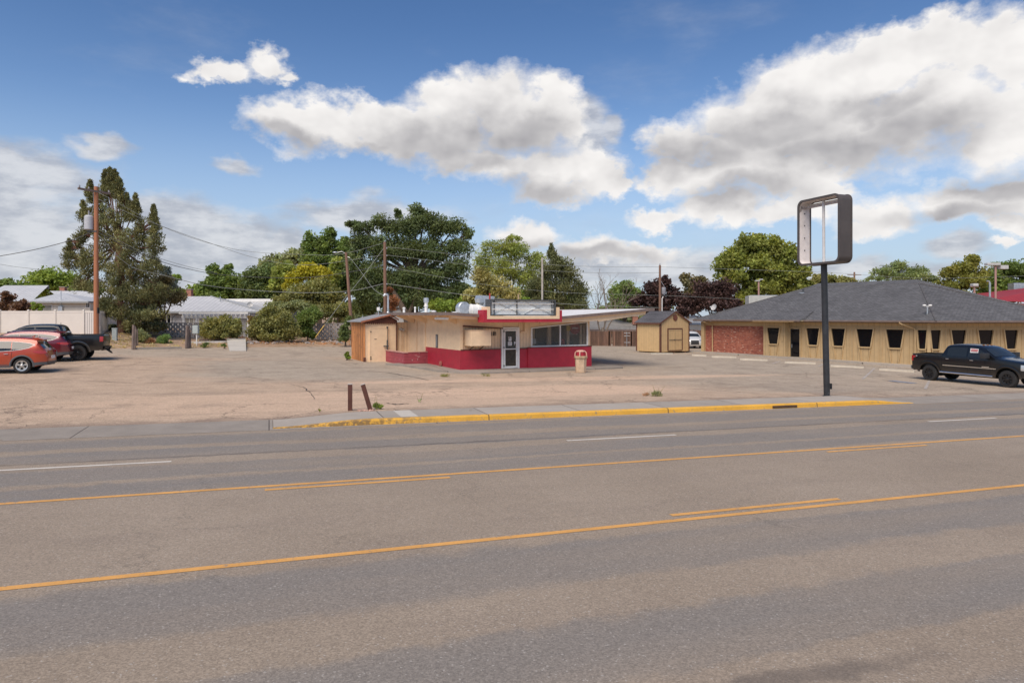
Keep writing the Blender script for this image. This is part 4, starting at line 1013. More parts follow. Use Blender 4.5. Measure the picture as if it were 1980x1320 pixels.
# wheel stops
m_stop = mat('wheel_stop_concrete', (.50, .44, .35), .85, .1, 4, .3, 30)
stops = [((1259, 685), (1301, 685), 'concrete wheel stop lying in front of the garden shed'), ((1338, 688), (1366, 689), 'short-looking concrete wheel stop right of the shed doors'), ((1376, 691), (1424, 692), 'concrete wheel stop before the left part of the brick wall'),
 ((1431, 696), (1484, 698), 'concrete wheel stop before the right part of the brick wall'), ((1517, 702), (1577, 704), 'concrete wheel stop in front of the black glass door'), ((1606, 709), (1670, 712), 'concrete wheel stop just right of the black sign pole'), ((1700, 716), (1768, 720), 'low concrete wheel stop left of the black pickup tail')]
for (a, b_, lab) in stops:
    pa, pb = at(*a, lot=True), at(*b_, lot=True); d = (pb-pa); L = d.length; an = math.atan2(d.y, d.x)
    w = empty('wheel_stop', pa, an, lab, 'wheel stop', 'wheel stops in the parking lot')
    sl_ = (pb.z-pa.z)
    MB().prism([(0, -.01), (.20, -.01), (.17, .12), (.03, .12)], .0, min(L, 2.3), 'x').build('bar', m_stop, w, M=Matrix.Rotation(-math.asin(max(-1, min(1, sl_/L))), 4, 'Y'))

# ================================================================== GARDEN SHED
cs = at(1277, 683, lot=True); th = R(35)
shed = empty('garden_shed', cs, th, 'tan garden shed with dark shingle gable roof and brown trimmed double doors', 'shed')
m_shed = mat('tan_shed_siding', (.60, .41, .205), .75, .05, 3, .1, 50, groove=('h', .20, .014, .45))
m_shedtrim = mat('shed_brown_trim', (.13, .055, .035), .7, .1, 5)
Wg, Ls, He, Hp = 3.65, 2.85, 2.62, 3.55
m_shedside = mat('tan_shed_side', (.60, .41, .205), .75, .05, 3, .1, 50, groove=('y', .20, .014, .45))
MB().prism([(.0, .1), (Wg, .1), (Wg, He), (Wg/2, Hp), (0, He)], 0, .08).build('front_wall', m_shed, shed)
MB().box(0.0, .08, .08, Ls, .1, He).build('side_wall', m_shedside, shed); MB().box(Wg-.08, Wg, .08, Ls, .1, He).build('side_wall', m_shedside, shed)
MB().prism([(.08, .1), (Wg-.08, .1), (Wg-.08, He), (Wg/2, Hp-.05), (.08, He)], Ls-.08, Ls).build('rear_wall', m_shed, shed)
mb = MB(); ov = .18; rr = (Hp-He)/(Wg/2)
roof_face(mb, [(-ov, Ls+.1, He-ov*rr+.07), (-ov, -.12, He-ov*rr+.07), (Wg/2, -.12, Hp+.07), (Wg/2, Ls+.1, Hp+.07)])
roof_face(mb, [(Wg+ov, -.12, He-ov*rr+.07), (Wg+ov, Ls+.1, He-ov*rr+.07), (Wg/2, Ls+.1, Hp+.07), (Wg/2, -.12, Hp+.07)])
build_uv(mb, 'roof', m_shingle_dark, shed)
mb = MB()
for sg_ in (0, 1):
    f = (lambda x: x) if sg_ == 0 else (lambda x: Wg-x)
    mb.prism([(f(-ov), He-ov*rr-.06), (f(-ov), He-ov*rr+.06), (f(Wg/2), Hp+.06), (f(Wg/2), Hp-.06)], -.13, -.09)
mb.box(-ov-.02, -ov, -.12, Ls+.1, He-ov*rr-.06, He-ov*rr+.06); mb.build('rake_board', m_shedtrim, shed)
for a_ in ((-.03, .10, -.03, .0), (Wg-.10, Wg+.03, -.03, .0), (-.035, .0, -.0, .10), (-.035, 0, Ls-.12, Ls)): MB().box(a_[0], a_[1], a_[2], a_[3], .1, He-.02).build('corner_trim', m_shedtrim, shed)
D0, D1, DH = .95, 2.65, 2.02
fr_ = MB().box(D0-.1, D0, -.05, .0, .22, DH+.1).box(D1, D1+.1, -.05, .0, .22, DH+.1).box(D0, D1, -.05, .0, DH, DH+.1).box(D0, D1, -.05, 0., .16, .22).build('door_frame', m_shedtrim, shed)
md = (D0+D1)/2
for (a, b_) in ((D0+.02, md-.01), (md+.01, D1-.02)):
    dd = MB().box(a, b_, -.04, .0, .23, DH-.01).build('door', m_shed, shed)
    MB().box(a, a+.07, -.055, -.04, .23, DH-.01).box(b_-.07, b_, -.055, -.04, .23, DH-.01).box(a+.07, b_-.07, -.055, -.04, 1.10, 1.17).box(a+.07, b_-.07, -.055, -.04, DH-.1, DH-.01).build('door_batten', m_tan, dd)
MB().tube([(D0+.05, -.09, 1.13), (D1-.05, -.09, 1.13)], .016, 6).box(md-.12, md-.05, -.11, -.06, 1.09, 1.17).build('latch_bar', m_darkgrey, shed)
MB().lathe([(.28, -.03), (.28, .0)], 8, (Wg/2, -.02, Hp-.52), 'y').lathe([(.18, -.045), (.18, -.03)], 8, (Wg/2, -.02, Hp-.52), 'y').build('gable_vent', mat('brown_louvre', (.22, .08, .05), .7, .1, 5, lap=(.06, .012, .7)), shed)
for x in (.35, 1.7, 3.1): MB().box(x, x+.12, .02, Ls, -.12, .10).build('skid', m_brownwood, shed)

# ================================================================== TALL OPEN SIGN FRAME ON A POLE
pb = at(1599, 766); sp = empty('pole_sign', (pb.x, pb.y, pb.z), math.atan2(DS[1], DS[0]), 'empty rounded steel sign frame high on a tall black pole beside the curb', 'sign')
m_pole = mat('black_pole_paint', (.030, .032, .036), .42, .2, 3, .15, 15, dirt=(3.2, .60, .72, .5), dirtcol=(.16, .14, .13))
m_frame = mat('dark_bronze_sheet', (.085, .072, .066), .5, .12, 1.2, .1, 6, dirt=(2., .55, .8, .35), dirtcol=(.15, .12, .11))
m_inner = mat('peeling_white_paint', (.70, .64, .60), .7, .08, 3, .3, 10, dirt=(1.8, .62, .66, .85), dirtcol=(.20, .17, .16))
topz = P(0, 512, 27).z - pb.z
lean = -.15
MB().tube([(0, 0, -.1), (lean, 0, topz)], .118, 20).lathe([(.16, -.02), (.16, .03)], 16).build('pole', m_pole, sp, smooth=True)
MB().box(.11, .20, -.06, .04, .28, .50).tube([(.12, 0, .5), (.10, 0, 1.6)], .012, 5).build('junction_box', m_black, sp)
z0, z1 = P(0, 512, 27.).z - pb.z, P(0, 386, 27.).z - pb.z
MB().tube([(lean, 0, topz-.1), (lean-.02, 0, z1-.12)], .055, 12).build('inner_pipe', mat('dull_white_pipe', (.62, .61, .60), .5, .05), sp, smooth=True)
def rrect(w, za, zb_, r, n=8):
    out = []
    for (cx, cz, a0) in ((w-r, zb_-r, 0), (-w+r, zb_-r, 90), (-w+r, za+r, 180), (w-r, za+r, 270)):
        for k in range(n+1):
            a = R(a0+90*k/n); out.append((cx+r*math.cos(a), cz+r*math.sin(a)))
    return out
W2, D2 = 1.06, .30
ro = rrect(W2, z0, z1, .24); ri = rrect(W2-.035, z0+.035, z1-.035, .21)
def ringmesh(o_, i_, x0, x1):
    n = len(o_); mb = MB(); vs = [(x0, p[0], p[1]) for p in o_] + [(x1, p[0], p[1]) for p in o_] + [(x0, p[0], p[1]) for p in i_] + [(x1, p[0], p[1]) for p in i_]
    for k in range(n):
        j = (k+1) % n
    outer = [(k, (k+1) % n, n+(k+1) % n, n+k) for k in range(n)]; inner = [(2*n+k, 3*n+k, 3*n+(k+1) % n, 2*n+(k+1) % n) for k in range(n)]
    ends = [(k, 2*n+k, 2*n+(k+1) % n, (k+1) % n) for k in range(n)] + [(n+k, n+(k+1) % n, 3*n+(k+1) % n, 3*n+k) for k in range(n)]
    mb.add(vs, outer+ends); mb.cur = 1; o = len(mb.v); mb.f += inner; mb.mi += [1]*len(inner); return mb
Moff = Matrix.Translation((lean, 0, 0))
frm = ringmesh(ro, ri, -D2, D2).build('frame', [m_frame, m_inner], sp, smooth=True, M=Moff)
ro2 = rrect(W2+.02, z0-.02, z1+.02, .26); ri2 = rrect(W2-.06, z0+.06, z1-.06, .20)
ringmesh(ro2, ri2, -D2-.02, -D2+.03).build('front_lip', [m_frame, m_frame], frm, smooth=True)
ringmesh(ro2, ri2, D2-.03, D2+.02).build('rear_lip', [m_frame, m_frame], frm, smooth=True)
MB().box(-.05, .05, -W2+.04, W2-.04, z1-.30, z1-.23).build('cross_bar', mat('worn_angle_iron', (.45, .38, .34), .6, .2, 8), sp, M=Moff)
MB().box(.14, .20, -W2+.04, W2-.04, z1-.20, z1-.12).build('cross_bar', m_whitepaint, sp, M=Moff)
mb = MB()
for (yy, zz) in ((W2-.05, z0+1.6), (W2-.05, z0+1.1), (W2-.05, z0+.6), (W2-.05, z1-.5)): mb.box(-.02, .02, yy, yy+.012, zz, zz+.04)
mb.build('bolt', m_black, frm); 
# ================================================================== BROWN STUB POSTS
m_stub = mat('brown_steel_paint', (.10, .038, .026), .6, .15, 5, dirt=(6, .6, .75, .4), dirtcol=(.2, .1, .06))
p1 = at(677, 793); s1 = empty('stub_post', p1, R(10), 'upright brown square steel stub post behind the curb', 'post', 'brown stub posts')
MB().box(-.065, .065, -.065, .065, -.1, .80).build('post', m_stub, s1); MB().box(-.068, .068, -.068, .068, .80, .82).build('cap', m_conc_light, s1)
p2 = at(716, 792); s2 = empty('stub_post', p2, R(10), 'leaning brown square steel stub post beside a weed', 'post', 'brown stub posts'); s2.rotation_euler = (0, R(-16), R(10))
MB().box(-.065, .065, -.065, .065, -.1, .82).build('post', m_stub, s2); MB().box(-.068, .068, -.068, .068, .82, .84).build('cap', m_conc_light, s2)
rb = at(703, 794); rk = empty('broken_footing', rb, 0, 'rubble of broken pinkish concrete at the foot of the leaning post', 'rubble')
def rock(mb, x, y, z, r, seed):
    rn = random.Random(seed); bm = bmesh.new(); bmesh.ops.create_icosphere(bm, subdivisions=1, radius=r)
    for v in bm.verts: v.co = Vector((x + v.co.x*(1+.5*rn.random()), y + v.co.y*(1+.4*rn.random()), z + v.co.z*(.5+.3*rn.random())))
    mb.add([v.co[:] for v in bm.verts], [[v.index for v in f.verts] for f in bm.faces]); bm.free()
m_rubble = mat('pinkish_rubble', (.45, .28, .22), .9, .25, 8)
for i in range(7):
    mb = MB(); rn = random.Random(i); rock(mb, -.15+.07*i, rn.uniform(-.1, .1), .01, rn.uniform(.03, .06), i); mb.build('chunk', m_rubble, rk)
# ================================================================== HOUSES, FENCES AND POLES BEHIND THE LOT
m_metalroof = mat('grey_standing_seam', (.52, .52, .52), .5, .05, 1.5, metal=.05, groove=('x', .42, .035, .45))
m_siding_white = mat('cream_lap_siding', (.66, .62, .54), .7, .05, 2, lap=(.22, .016, .5))
m_siding_grey = mat('grey_lap_siding', (.42, .42, .42), .7, .05, 2, lap=(.20, .016, .5))
m_vinyl = mat('white_vinyl', (.70, .64, .57), .45, .03, 1.2, spec=.4)
m_brownfence = mat('brown_fence_boards', (.17, .095, .065), .85, .2, 3, .3, 30, planks=('x', .145, .45), groove=('x', .145, .012, .9), aniso=(3, 3, .3))
m_block = mat('grey_screen_block', (.34, .31, .29), .9, .12, 3, .4, 25, dirt=(1.5, .5, .8, .4), dirtcol=(.2, .18, .16))
m_wood_grey = mat('weathered_grey_timber', (.20, .15, .125), .9, .25, 4, .5, 20, aniso=(4, 4, .5))
m_utility = mat('grey_green_utility_paint', (.40, .44, .42), .6, .05, 5)
m_curtain = mat('window_blind', (.30, .29, .25), .8, .1, 4)

def hiproof(root, w, d, e, z, h, ridge0, ridge1, m, axis='x'):
    """hip roof over w (x) by d (y), eaves e beyond, eave height z, ridge from x=ridge0 to ridge1"""
    mb = MB(); x0, x1, y0, y1, ym = -e, w+e, -e, d+e, d/2
    p = [(x0,y0,z), (x1,y0,z), (x1,y1,z), (x0,y1,z), (ridge0,ym,z+h), (ridge1,ym,z+h)]
    mb.add(p, [(0,1,5,4), (1,2,5), (2,3,4,5), (3,0,4)])
    o = mb.build('roof', m, root)
    mb = MB(); mb.box(x0, x1, y0-.03, y0+.02, z-.16, z+.01); mb.box(x0-.03, x0+.02, y0, y1, z-.16, z+.01); mb.box(x1-.02, x1+.03, y0, y1, z-.16, z+.01); mb.box(x0, x1, y0+.02, y1, z-.05, z-.02)
    mb.build('fascia', m_fasc2, root)
    return o
m_fasc2 = mat('grey_fascia', (.30, .31, .31), .5, .05)
def window(root, x0, x1, z0, z1, y=-.02, m=None, mull=True):
    f = MB().box(x0-.07, x1+.07, y-.03, y+.03, z1, z1+.07).box(x0-.07, x1+.07, y-.04, y+.03, z0-.08, z0).box(x0-.07, x0, y-.03, y+.03, z0, z1).box(x1, x1+.07, y-.03, y+.03, z0, z1)
    if mull: f.box((x0+x1)/2-.025, (x0+x1)/2+.025, y-.03, y+.03, z0, z1)
    f = f.build('window', m_whitepaint, root)
    MB().box(x0, x1, y, y+.02, z0, z1).build('pane', m or m_glassdark, f); return f
def chimney(root, x, y, z, h, w=.5):
    c = MB().box(x-w/2, x+w/2, y-w/2, y+w/2, z, z+h).build('chimney', m_brick_plain, root)
    MB().box(x-w/2-.05, x+w/2+.05, y-w/2-.05, y+w/2+.05, z+h, z+h+.08).build('chimney_cap', m_conc, c); return c
# --- centre-left house with the pergola porch
HY = 64.; hp = P(305, 602, HY); hw = (512-305)/FOC*HY
house = empty('grey_house', (hp.x, HY, 1.0), 0, 'grey sided bungalow with seamed metal hip roof and white pergola porch', 'house')
ez = hp.z - 1.0
MB().box(.3, hw-.3, .3, .45, 0, ez-.1).box(.3, .45, .45, 9, 0, ez-.1).box(hw-.45, hw-.3, .45, 9, 0, ez-.1).build('wall', m_siding_grey, house)
X = lambda u, Y=HY: (u-CU)/FOC*Y - hp.x
Z = lambda v, Y=HY: EYE + (HZ-v)/FOC*Y - 1.0
hr = hiproof(house, hw-.6, 8.4, .3, ez, Z(573, HY+4.5)-ez, X(346, HY+4.5), X(410, HY+4.5), m_metalroof)
mb = MB()
for a, b_ in (((-.3, -.3), (X(346, HY+4.5), 4.2)), ((hw-.3, -.3), (X(410, HY+4.5), 4.2))): mb.tube([(a[0], a[1], ez+.02), (b_[0], b_[1], Z(573, HY+4.5)+.02)], .06, 6)
mb.build('hip_flashing', m_fasc2, hr)
chimney(house, X(365, HY+5), 5.2, Z(573, HY+4.5)-.3, 1.0)
for (u0, u1) in ((313, 318), (321, 327)): window(house, X(u0), X(u1), Z(624.5), Z(608), .27, m_glassdark, False)
window(house, X(356), X(372), Z(625), Z(611), .27, m_curtain)
window(house, X(383), X(398), Z(625), Z(611), .27, m_curtain)
# round-headed metal trellis by the wall
arc = [(X(333)+0, .0, Z(627))] + [(X(333)+.9+.9*math.cos(PI-k*PI/16), .0, Z(618)+.55*math.sin(k*PI/16)) for k in range(9)]
MB().tube(arc, .03, 6).build('trellis_arch', m_darkgrey, house)
pg = MB(); YP = HY-3.0; pz = Z(610.5, YP)
pg.box(X(352, YP), X(482, YP), -3.1, -2.95, pz-.22, pz)
for k in range(16): x = X(352, YP)+.2+k*.395; pg.box(x, x+.07, -3.4, .3, pz, pz+.16)
pg.box(X(350, YP), X(483, YP), -3.42, -3.36, pz+.16, pz+.36)
pg = pg.build('pergola', m_whitepaint, house)
for u in (356, 381, 481): MB().box(X(u, YP)-.1, X(u, YP)+.1, -3.12, -2.92, -.5, pz-.22).build('pergola_post', m_whitepaint, pg)
for (u, v0, v1) in ((426, 573, 581), (441, 579, 596)):
    Yk = HY+2.5; MB().tube([(X(u, Yk), 2.5, Z(v1, Yk)-.15), (X(u, Yk), 2.5, Z(v0, Yk))], .045, 6).build('vent_pipe', m_galv, house)
h2p = P(440, 602, 70); h2 = empty('low_white_outbuilding', (h2p.x, 70, 1.0), 0, 'low outbuilding with pale flat-pitched metal roof right of the grey bungalow', 'building')
hw2 = 5.2; za = P(0, 602, 70).z-1; zb_ = P(0, 583, 74).z-1
MB().box(0, hw2, .2, .35, -.5, za).box(hw2-.15, hw2, .35, 6, -.5, za).build('wall', m_siding_grey, h2)
MB().add([(-1.8, -.3, za), (hw2+.3, -.3, za), (hw2+.3, 4, zb_), (-1.8, 4, zb_), (-1.8, 4, zb_-.6), (hw2+.3, 4, zb_-.6)], [(0,1,2,3), (3,2,5,4)]).build('roof', m_metalroof, h2)
MB().box(-1.8, hw2+.3, 3.95, 4.1, zb_, zb_+.30).build('ridge_board', m_whitepaint, h2)
dd = P(483, 601, 66); sat_dish((dd.x, 66, dd.z), R(25), .27, 'round grey satellite dish standing beside the grey bungalow roof')
# --- left house
LY = 66.; lh = empty('cream_house', (P(62, 0, LY).x, LY, 1.2), 0, 'cream lap sided house with pale metal hip roof behind the white vinyl fence', 'house')
ox = P(62, 0, LY).x
X = lambda u, Y=LY: (u-CU)/FOC*Y - ox
Z = lambda v, Y=LY: EYE + (HZ-v)/FOC*Y - 1.2
w1_ = X(176)
MB().box(0.2, w1_-.2, .2, .4, -.8, Z(583)).box(w1_-.4, w1_-.2, .4, 7, -.8, Z(583)).build('wall', m_siding_white, lh)
hiproof(lh, w1_-.4, 6.6, .35, Z(582.5), Z(566.5, LY+3.4)-Z(582.5), X(118, LY+3.4)-.1, X(118, LY+3.4)+.1, m_metalroof)
mb = MB()
mb.add([(-.5, 5.5, Z(581)), (w1_+.3, 5.5, Z(581)), (X(158, LY+8), 8.5, Z(562, LY+8)), (X(90, LY+8), 8.5, Z(562, LY+8))], [(0,1,2,3)]); mb.build('rear_roof', m_metalroof, lh)
chimney(lh, X(123, LY+9), 9, Z(562, LY+8)-.6, 1.0, .55)
window(lh, X(82), X(98), Z(604), Z(590), .17, m_curtain, False); window(lh, X(165), X(171), Z(594.5), Z(586), .17)
MB().tube([(X(116), .15, Z(561)), (X(116), .15, Z(604))], .04, 6).box(X(116)-.2, X(116)+.2, .0, .2, Z(601), Z(592)).build('meter_mast', m_galv, lh)
mb = MB(); lb = empty('long_metal_roofed_house', (P(-60, 0, 72).x, 72, 1.2), 0, 'long house with plain ribbed metal roof at the far left edge', 'house')
ox2 = P(-60, 0, 72).x; X2 = lambda u, Y=72.: (u-CU)/FOC*Y - ox2; Z2 = lambda v, Y=72.: EYE + (HZ-v)/FOC*Y - 1.2
MB().add([(0, -.3, Z2(582)), (X2(66), -.3, Z2(582)), (X2(94, 77), 5, Z2(552, 77)), (0, 5, Z2(552, 77))], [(0,1,2,3)]).build('roof', m_metalroof, lb)
MB().box(0, X2(64), 0, .2, -1, Z2(583)).build('wall', mat('tan_wall_far', (.42, .33, .26), .8, .08), lb)
MB().box(-0., X2(94, 77), 4.95, 5.1, Z2(552, 77)-.4, Z2(552, 77)+.03).build('ridge_cap', m_fasc2, lb)
# --- white vinyl fence
FY = 50.; fz = P(0, 601, FY).z
vf = empty('white_vinyl_fence', (P(186, 0, FY).x, FY, fz-1.83), 0, 'tall white vinyl privacy fence with square posts behind the parked cars', 'fence')
xs = [P(u, 0, FY).x - P(186, 0, FY).x for u in (-100, -50, 0, 55, 107, 162, 190)]
for k in range(len(xs)-1):
    a, b_ = xs[k], xs[k+1]
    MB().box(a+.06, b_-.06, -.012, .012, .05, 1.70).build('panel', m_vinyl if k < len(xs)-2 else mat('white_vinyl_ribbed', (.70, .65, .60), .45, .03, 1.2, groove=('x', .16, .05, .5)), vf)
    MB().box(a+.06, b_-.06, -.025, .025, 1.70, 1.83).build('top_rail', m_vinyl, vf)
for a in xs:
    po = MB().box(a-.063, a+.063, -.063, .063, -.6, 1.87).build('post', m_vinyl, vf)
    MB().add([(a-.08, -.08, 1.87), (a+.08, -.08, 1.87), (a+.08, .08, 1.87), (a-.08, .08, 1.87), (a, 0, 1.95)], [(0,1,4), (1,2,4), (2,3,4), (3,0,4)]).build('post_cap', m_vinyl, po)
sidef = empty('white_picket_fence', (P(192, 0, 50).x, 50.1, fz-1.83), R(114), 'white slatted fence run going back from the vinyl fence corner', 'fence')
for k in range(14): MB().box(k*.32, k*.32+.27, -.012, .012, -.2, 1.83).build('picket', m_vinyl, sidef)
for z in (.3, 1.6): MB().box(0, 4.5, .012, .05, z, z+.08).build('rail', m_vinyl, sidef)

# --- pierced concrete block walls (real holes)
def screenwall(pa, pb_, zt, zb_, name, lab):
    d = Vector(pb_)-Vector(pa); L = math.hypot(d.x, d.y)
    root = empty(name, (pa[0], pa[1], zb_), math.atan2(d.y, d.x), lab, 'wall')
    bw, bh = .40, .20; rows = int((zt-zb_)/bh); cols = int(L/bw)
    mb = MB()
    for r_ in range(rows):
        off = 0 if r_ % 2 else bw/2
        mb.box(0, L, 0, .16, r_*bh, r_*bh+.045)      # bed
        for c in range(-1, cols+1):
            x0 = max(0, c*bw+off+.07); x1 = min(L, c*bw+off+bw-.07)
            if x1 > x0: mb.box(x0, x1, .005, .155, r_*bh+.045, r_*bh+bh)
    mb.box(-.02, L+.02, -.02, .18, rows*bh, rows*bh+.07)
    mb.build('block_courses', m_block, root); return root
a = P(236, 652, 56.); b_ = P(388, 652, 56.5)
screenwall((a.x, 56, 0), (b_.x, 56.5, 0), P(0, 625, 56).z, P(0, 653.5, 56).z, 'pierced_block_wall', 'pierced grey block wall in front of the grey bungalow')
a = P(598, 655, 62.); b_ = P(664, 655, 62.); zz = G(a.x, 60)
screenwall((a.x, 62, 0), (b_.x, 62, 0), P(0, 624, 62).z, P(0, 656, 62).z, 'pierced_block_wall', 'pierced grey block wall half hidden by shrubs left of the lean-to')
# --- low kerbs, ramp and timber edging at the back of the lot
def bar(name, ua, va, ub, vb, w, h, m, lab, cat, kind=None, lift=0., grp=None):
    pa, pb_ = at(ua, va), at(ub, vb); d = pb_-pa; L = math.hypot(d.x, d.y)
    o = empty(name, (pa.x, pa.y, pa.z+lift), math.atan2(d.y, d.x), lab, cat, grp)
    MB().prism([(0, -.12), (w, -.12), (w, h), (0, h)], 0, L, 'x').build('beam', m, o, M=Matrix.Rotation(-math.atan2(pb_.z-pa.z, L), 4, 'Y')); return o
bar('timber_edging', 257, 676, 352, 674, .25, .14, m_conc, 'low concrete edging strip along the foot of the weedy bank', 'edging')
bar('white_edging', 366, 664, 438, 662, .14, .13, m_whitepaint, 'white painted edging board left of the concrete ramp', 'edging')
bar('timber_beam', 386, 661, 436, 660, .2, .22, m_wood_grey, 'dark red timber beam lying behind the white edging', 'timber')
pa, pb_, pc, pd = at(444, 679, True), at(476, 679, True), at(475, 661), at(438, 661)
mb = MB(); up_ = Vector((0, 0, .05)); mb.slab([tuple(pa+up_), tuple(pb_+up_), tuple(pc+up_*6), tuple(pd+up_*6)], .5); o = mb.build('ramp', m_conc_light); o['kind'] = 'structure'
# rubble row along the shrubs
rn = random.Random(5); rr_ = empty('stone_border', at(620, 665), 0, 'row of loose rubble stones under the shrubs left of the lean-to', 'stones')
o0 = rr_.location
for i in range(38):
    u = rn.uniform(478, 664); q = at(u, rn.uniform(660, 664.5)); mb = MB(); rock(mb, q.x-o0.x, q.y-o0.y, q.z-o0.z+.03, rn.uniform(.08, .2), i); mb.build('stone', m_stonep if False else m_block, rr_)
# --- timber posts, utility boxes
for i, (u, v0, v1, ln, lab) in enumerate(((257, 628, 676, .02, 'split dark timber gate post at the left of the weedy bank'), (262, 631, 668, -.03, 'paler timber post just behind the left gate post'), (360, 629, 673, .03, 'left of the pair of dark timber posts by the utility box'), (366, 631, 672, -.06, 'right of the pair of dark timber posts, leaning toward the utility box'))):
    pb = at(u, v1); h = (v1-v0)/FOC*pb.y
    w = empty('timber_post', pb, 0, lab, 'post', 'weathered timber posts'); w.rotation_euler = (0, ln, .3*i)
    mb = MB(); mb.tube([(0, 0, -.2), (0, 0, h*.5), (0.01, 0, h)], [.095, .09, .08], 7); mb.build('post', m_wood_grey, w)
    MB().tube([(.13, .05, -.2), (.14, .04, h*.85)], .05, 5).build('brace', m_wood_grey, w)
ub = at(379, 668); ux = empty('utility_box', ub, 0, 'grey-green electric box on a thin pipe beside the timber posts', 'utility box')
h = (668-629)/FOC*ub.y; MB().tube([(.05, 0, -.1), (.05, 0, h-.3), (0, 0, h-.2)], .045, 8).build('pipe', m_whitepaint, ux)
MB().bbox(-.22, .20, -.12, .12, h-.62, h, .02).build('cabinet', m_utility, ux); MB().box(-.19, .17, -.14, -.12, h-.58, h-.05).build('cabinet_door', m_utility, ux)
um = at(222, 657); mk = empty('utility_marker', um, .2, 'slim grey-green utility pedestal on the sandy bank', 'utility box')
MB().bbox(-.16, .16, -.12, .12, -.3, .82, .03).build('body', m_utility, mk); MB().bbox(-.175, .175, -.135, .135, .78, .86, .02).build('lid', m_utility, mk)
# --- brown board fence behind the lot on the right, in two runs round the shed
FY2 = 73.
def fence(u0, u1, Y, v0, v1, lab, name='board_fence'):
    pa = P(u0, v1, Y); pb_ = P(u1, v1, Y); h = (v1-v0)/FOC*Y
    r_ = empty(name, (pa.x, Y, pa.z), 0, lab, 'fence'); L = pb_.x-pa.x
    rn = random.Random(int(u0)); x = 0
    n = int(L/2.4)+1; mb = MB()
    for k in range(n):
        mb = MB(); x0 = k*2.4; x1 = min(L, x0+2.4); q = x0
        while q < x1-.02:
            w = .14; 
            if not (rn.random() < .045): mb.box(q, q+w-.012, -.012, .012, .02, h+rn.uniform(-.03, .02))
            q += w
        mb.build('panel', m_brownfence, r_)
        MB().box(x0-.05, x0+.05, .012, .11, -.2, h+.02).build('post', m_brownwood if k != 2 else m_orangewood, r_)
    for z in (.35, h-.3): MB().box(0, L, .012, .05, z, z+.09).build('rail', m_brownfence, r_)
    return r_
fence(1090, 1232, FY2, 640, 671, 'weathered brown board fence between the restaurant and the shed')
fence(1330, 1372, 74., 638, 668, 'dark brown board fence seen between the shed and the brick wall')
tw = P(1212, 671, 72.6); tr_ = empty('metal_rack', tw, 0, 'small grey metal rack leaning against the brown fence', 'rack')
MB().tube([(0, 0, 0), (0, 0, 1.6)], .03, 5).tube([(-.3, 0, 1.5), (.35, 0, 1.5)], .02, 5).tube([(-.3, 0, 1.2), (.35, 0, 1.2)], .02, 5).tube([(-.3, 0, .5), (.35, 0, .5)], .02, 5).build('frame', m_galv, tr_)
# --- houses behind the fence
g1 = empty('low_shingled_house', (P(1085, 0, 82).x, 82, -.3), 0, 'low house with grey shingle roof and brick chimney behind the brown fence', 'house')
Z = lambda v, Y: EYE + (HZ-v)/FOC*Y + .3
L = (1262-1085)/FOC*82
MB().box(.3, L, .4, .6, 0, Z(637, 82)).build('wall', mat('tan_house_wall', (.42, .30, .2), .8, .05), g1)
mb = MB(); zz0, zz1 = Z(636.5, 82), Z(618, 87); r0 = (1100-1085)/FOC*87; r1 = (1200-1085)/FOC*87
roof_face(mb, [(-.4, -.4, zz0), (L+.4, -.4, zz0), (r1, 5, zz1), (r0, 5, zz1)]); roof_face(mb, [(L+.4, -.4, zz0), (L+.4, 10, zz0), (r1, 5, zz1)])
build_uv(mb, 'roof', m_shingle_tan, g1)
MB().box(-.4, L+.4, -.44, -.38, zz0-.2, zz0).build('fascia', m_fascia, g1); chimney(g1, P(1228, 0, 84).x - P(1085, 0, 82).x, 2, 2.2, Z(611.5, 84)-2.2, .62)
g2 = empty('white_roofed_house', (P(1300, 0, 84).x, 84, -.3), 0, 'house with pale roofs showing between the shed and the tan building', 'house')
L = 6.5
MB().box(.3, L, .4, .6, 0, Z(628, 84)).build('wall', m_whitepaint, g2)
MB().add([(-.3, 0, Z(628, 84)), (L+.3, 0, Z(628, 84)), (L+.3, 4, Z(619, 88)), (-.3, 4, Z(619, 88))], [(0,1,2,3)]).build('porch_roof', m_metalroof, g2)
MB().add([(-.3, 5, Z(618, 89)), (L+.3, 5, Z(618, 89)), (L-1, 9, Z(610, 93)), (-.3, 9, Z(610, 93))], [(0,1,2,3)]).box(-.3, L, 5.0, 5.2, Z(622, 89), Z(618, 89)).build('roof', m_roofgrey, g2)
# grey roof peak behind the lean-to
g3 = empty('gabled_garage', (P(745, 0, 84).x, 84, 1.), 0, 'grey gable roof peeping above the drive-in roof beside the leaning trunk', 'garage')
Z = lambda v, Y: EYE + (HZ-v)/FOC*Y - 1
MB().prism([(0, -1), (2.4, -1), (2.4, Z(603, 84)), (1.6, Z(594.5, 84)), (0, Z(603, 84))], 0, 5).build('wall', m_siding_grey, g3)
MB().prism([(-.3, Z(604, 84)), (1.6, Z(594, 84)), (2.9, Z(604, 84)), (2.9, Z(603, 84)), (1.6, Z(593, 84)), (-.3, Z(603, 84))], -.3, 5.2).build('roof', m_roofgrey, g3)
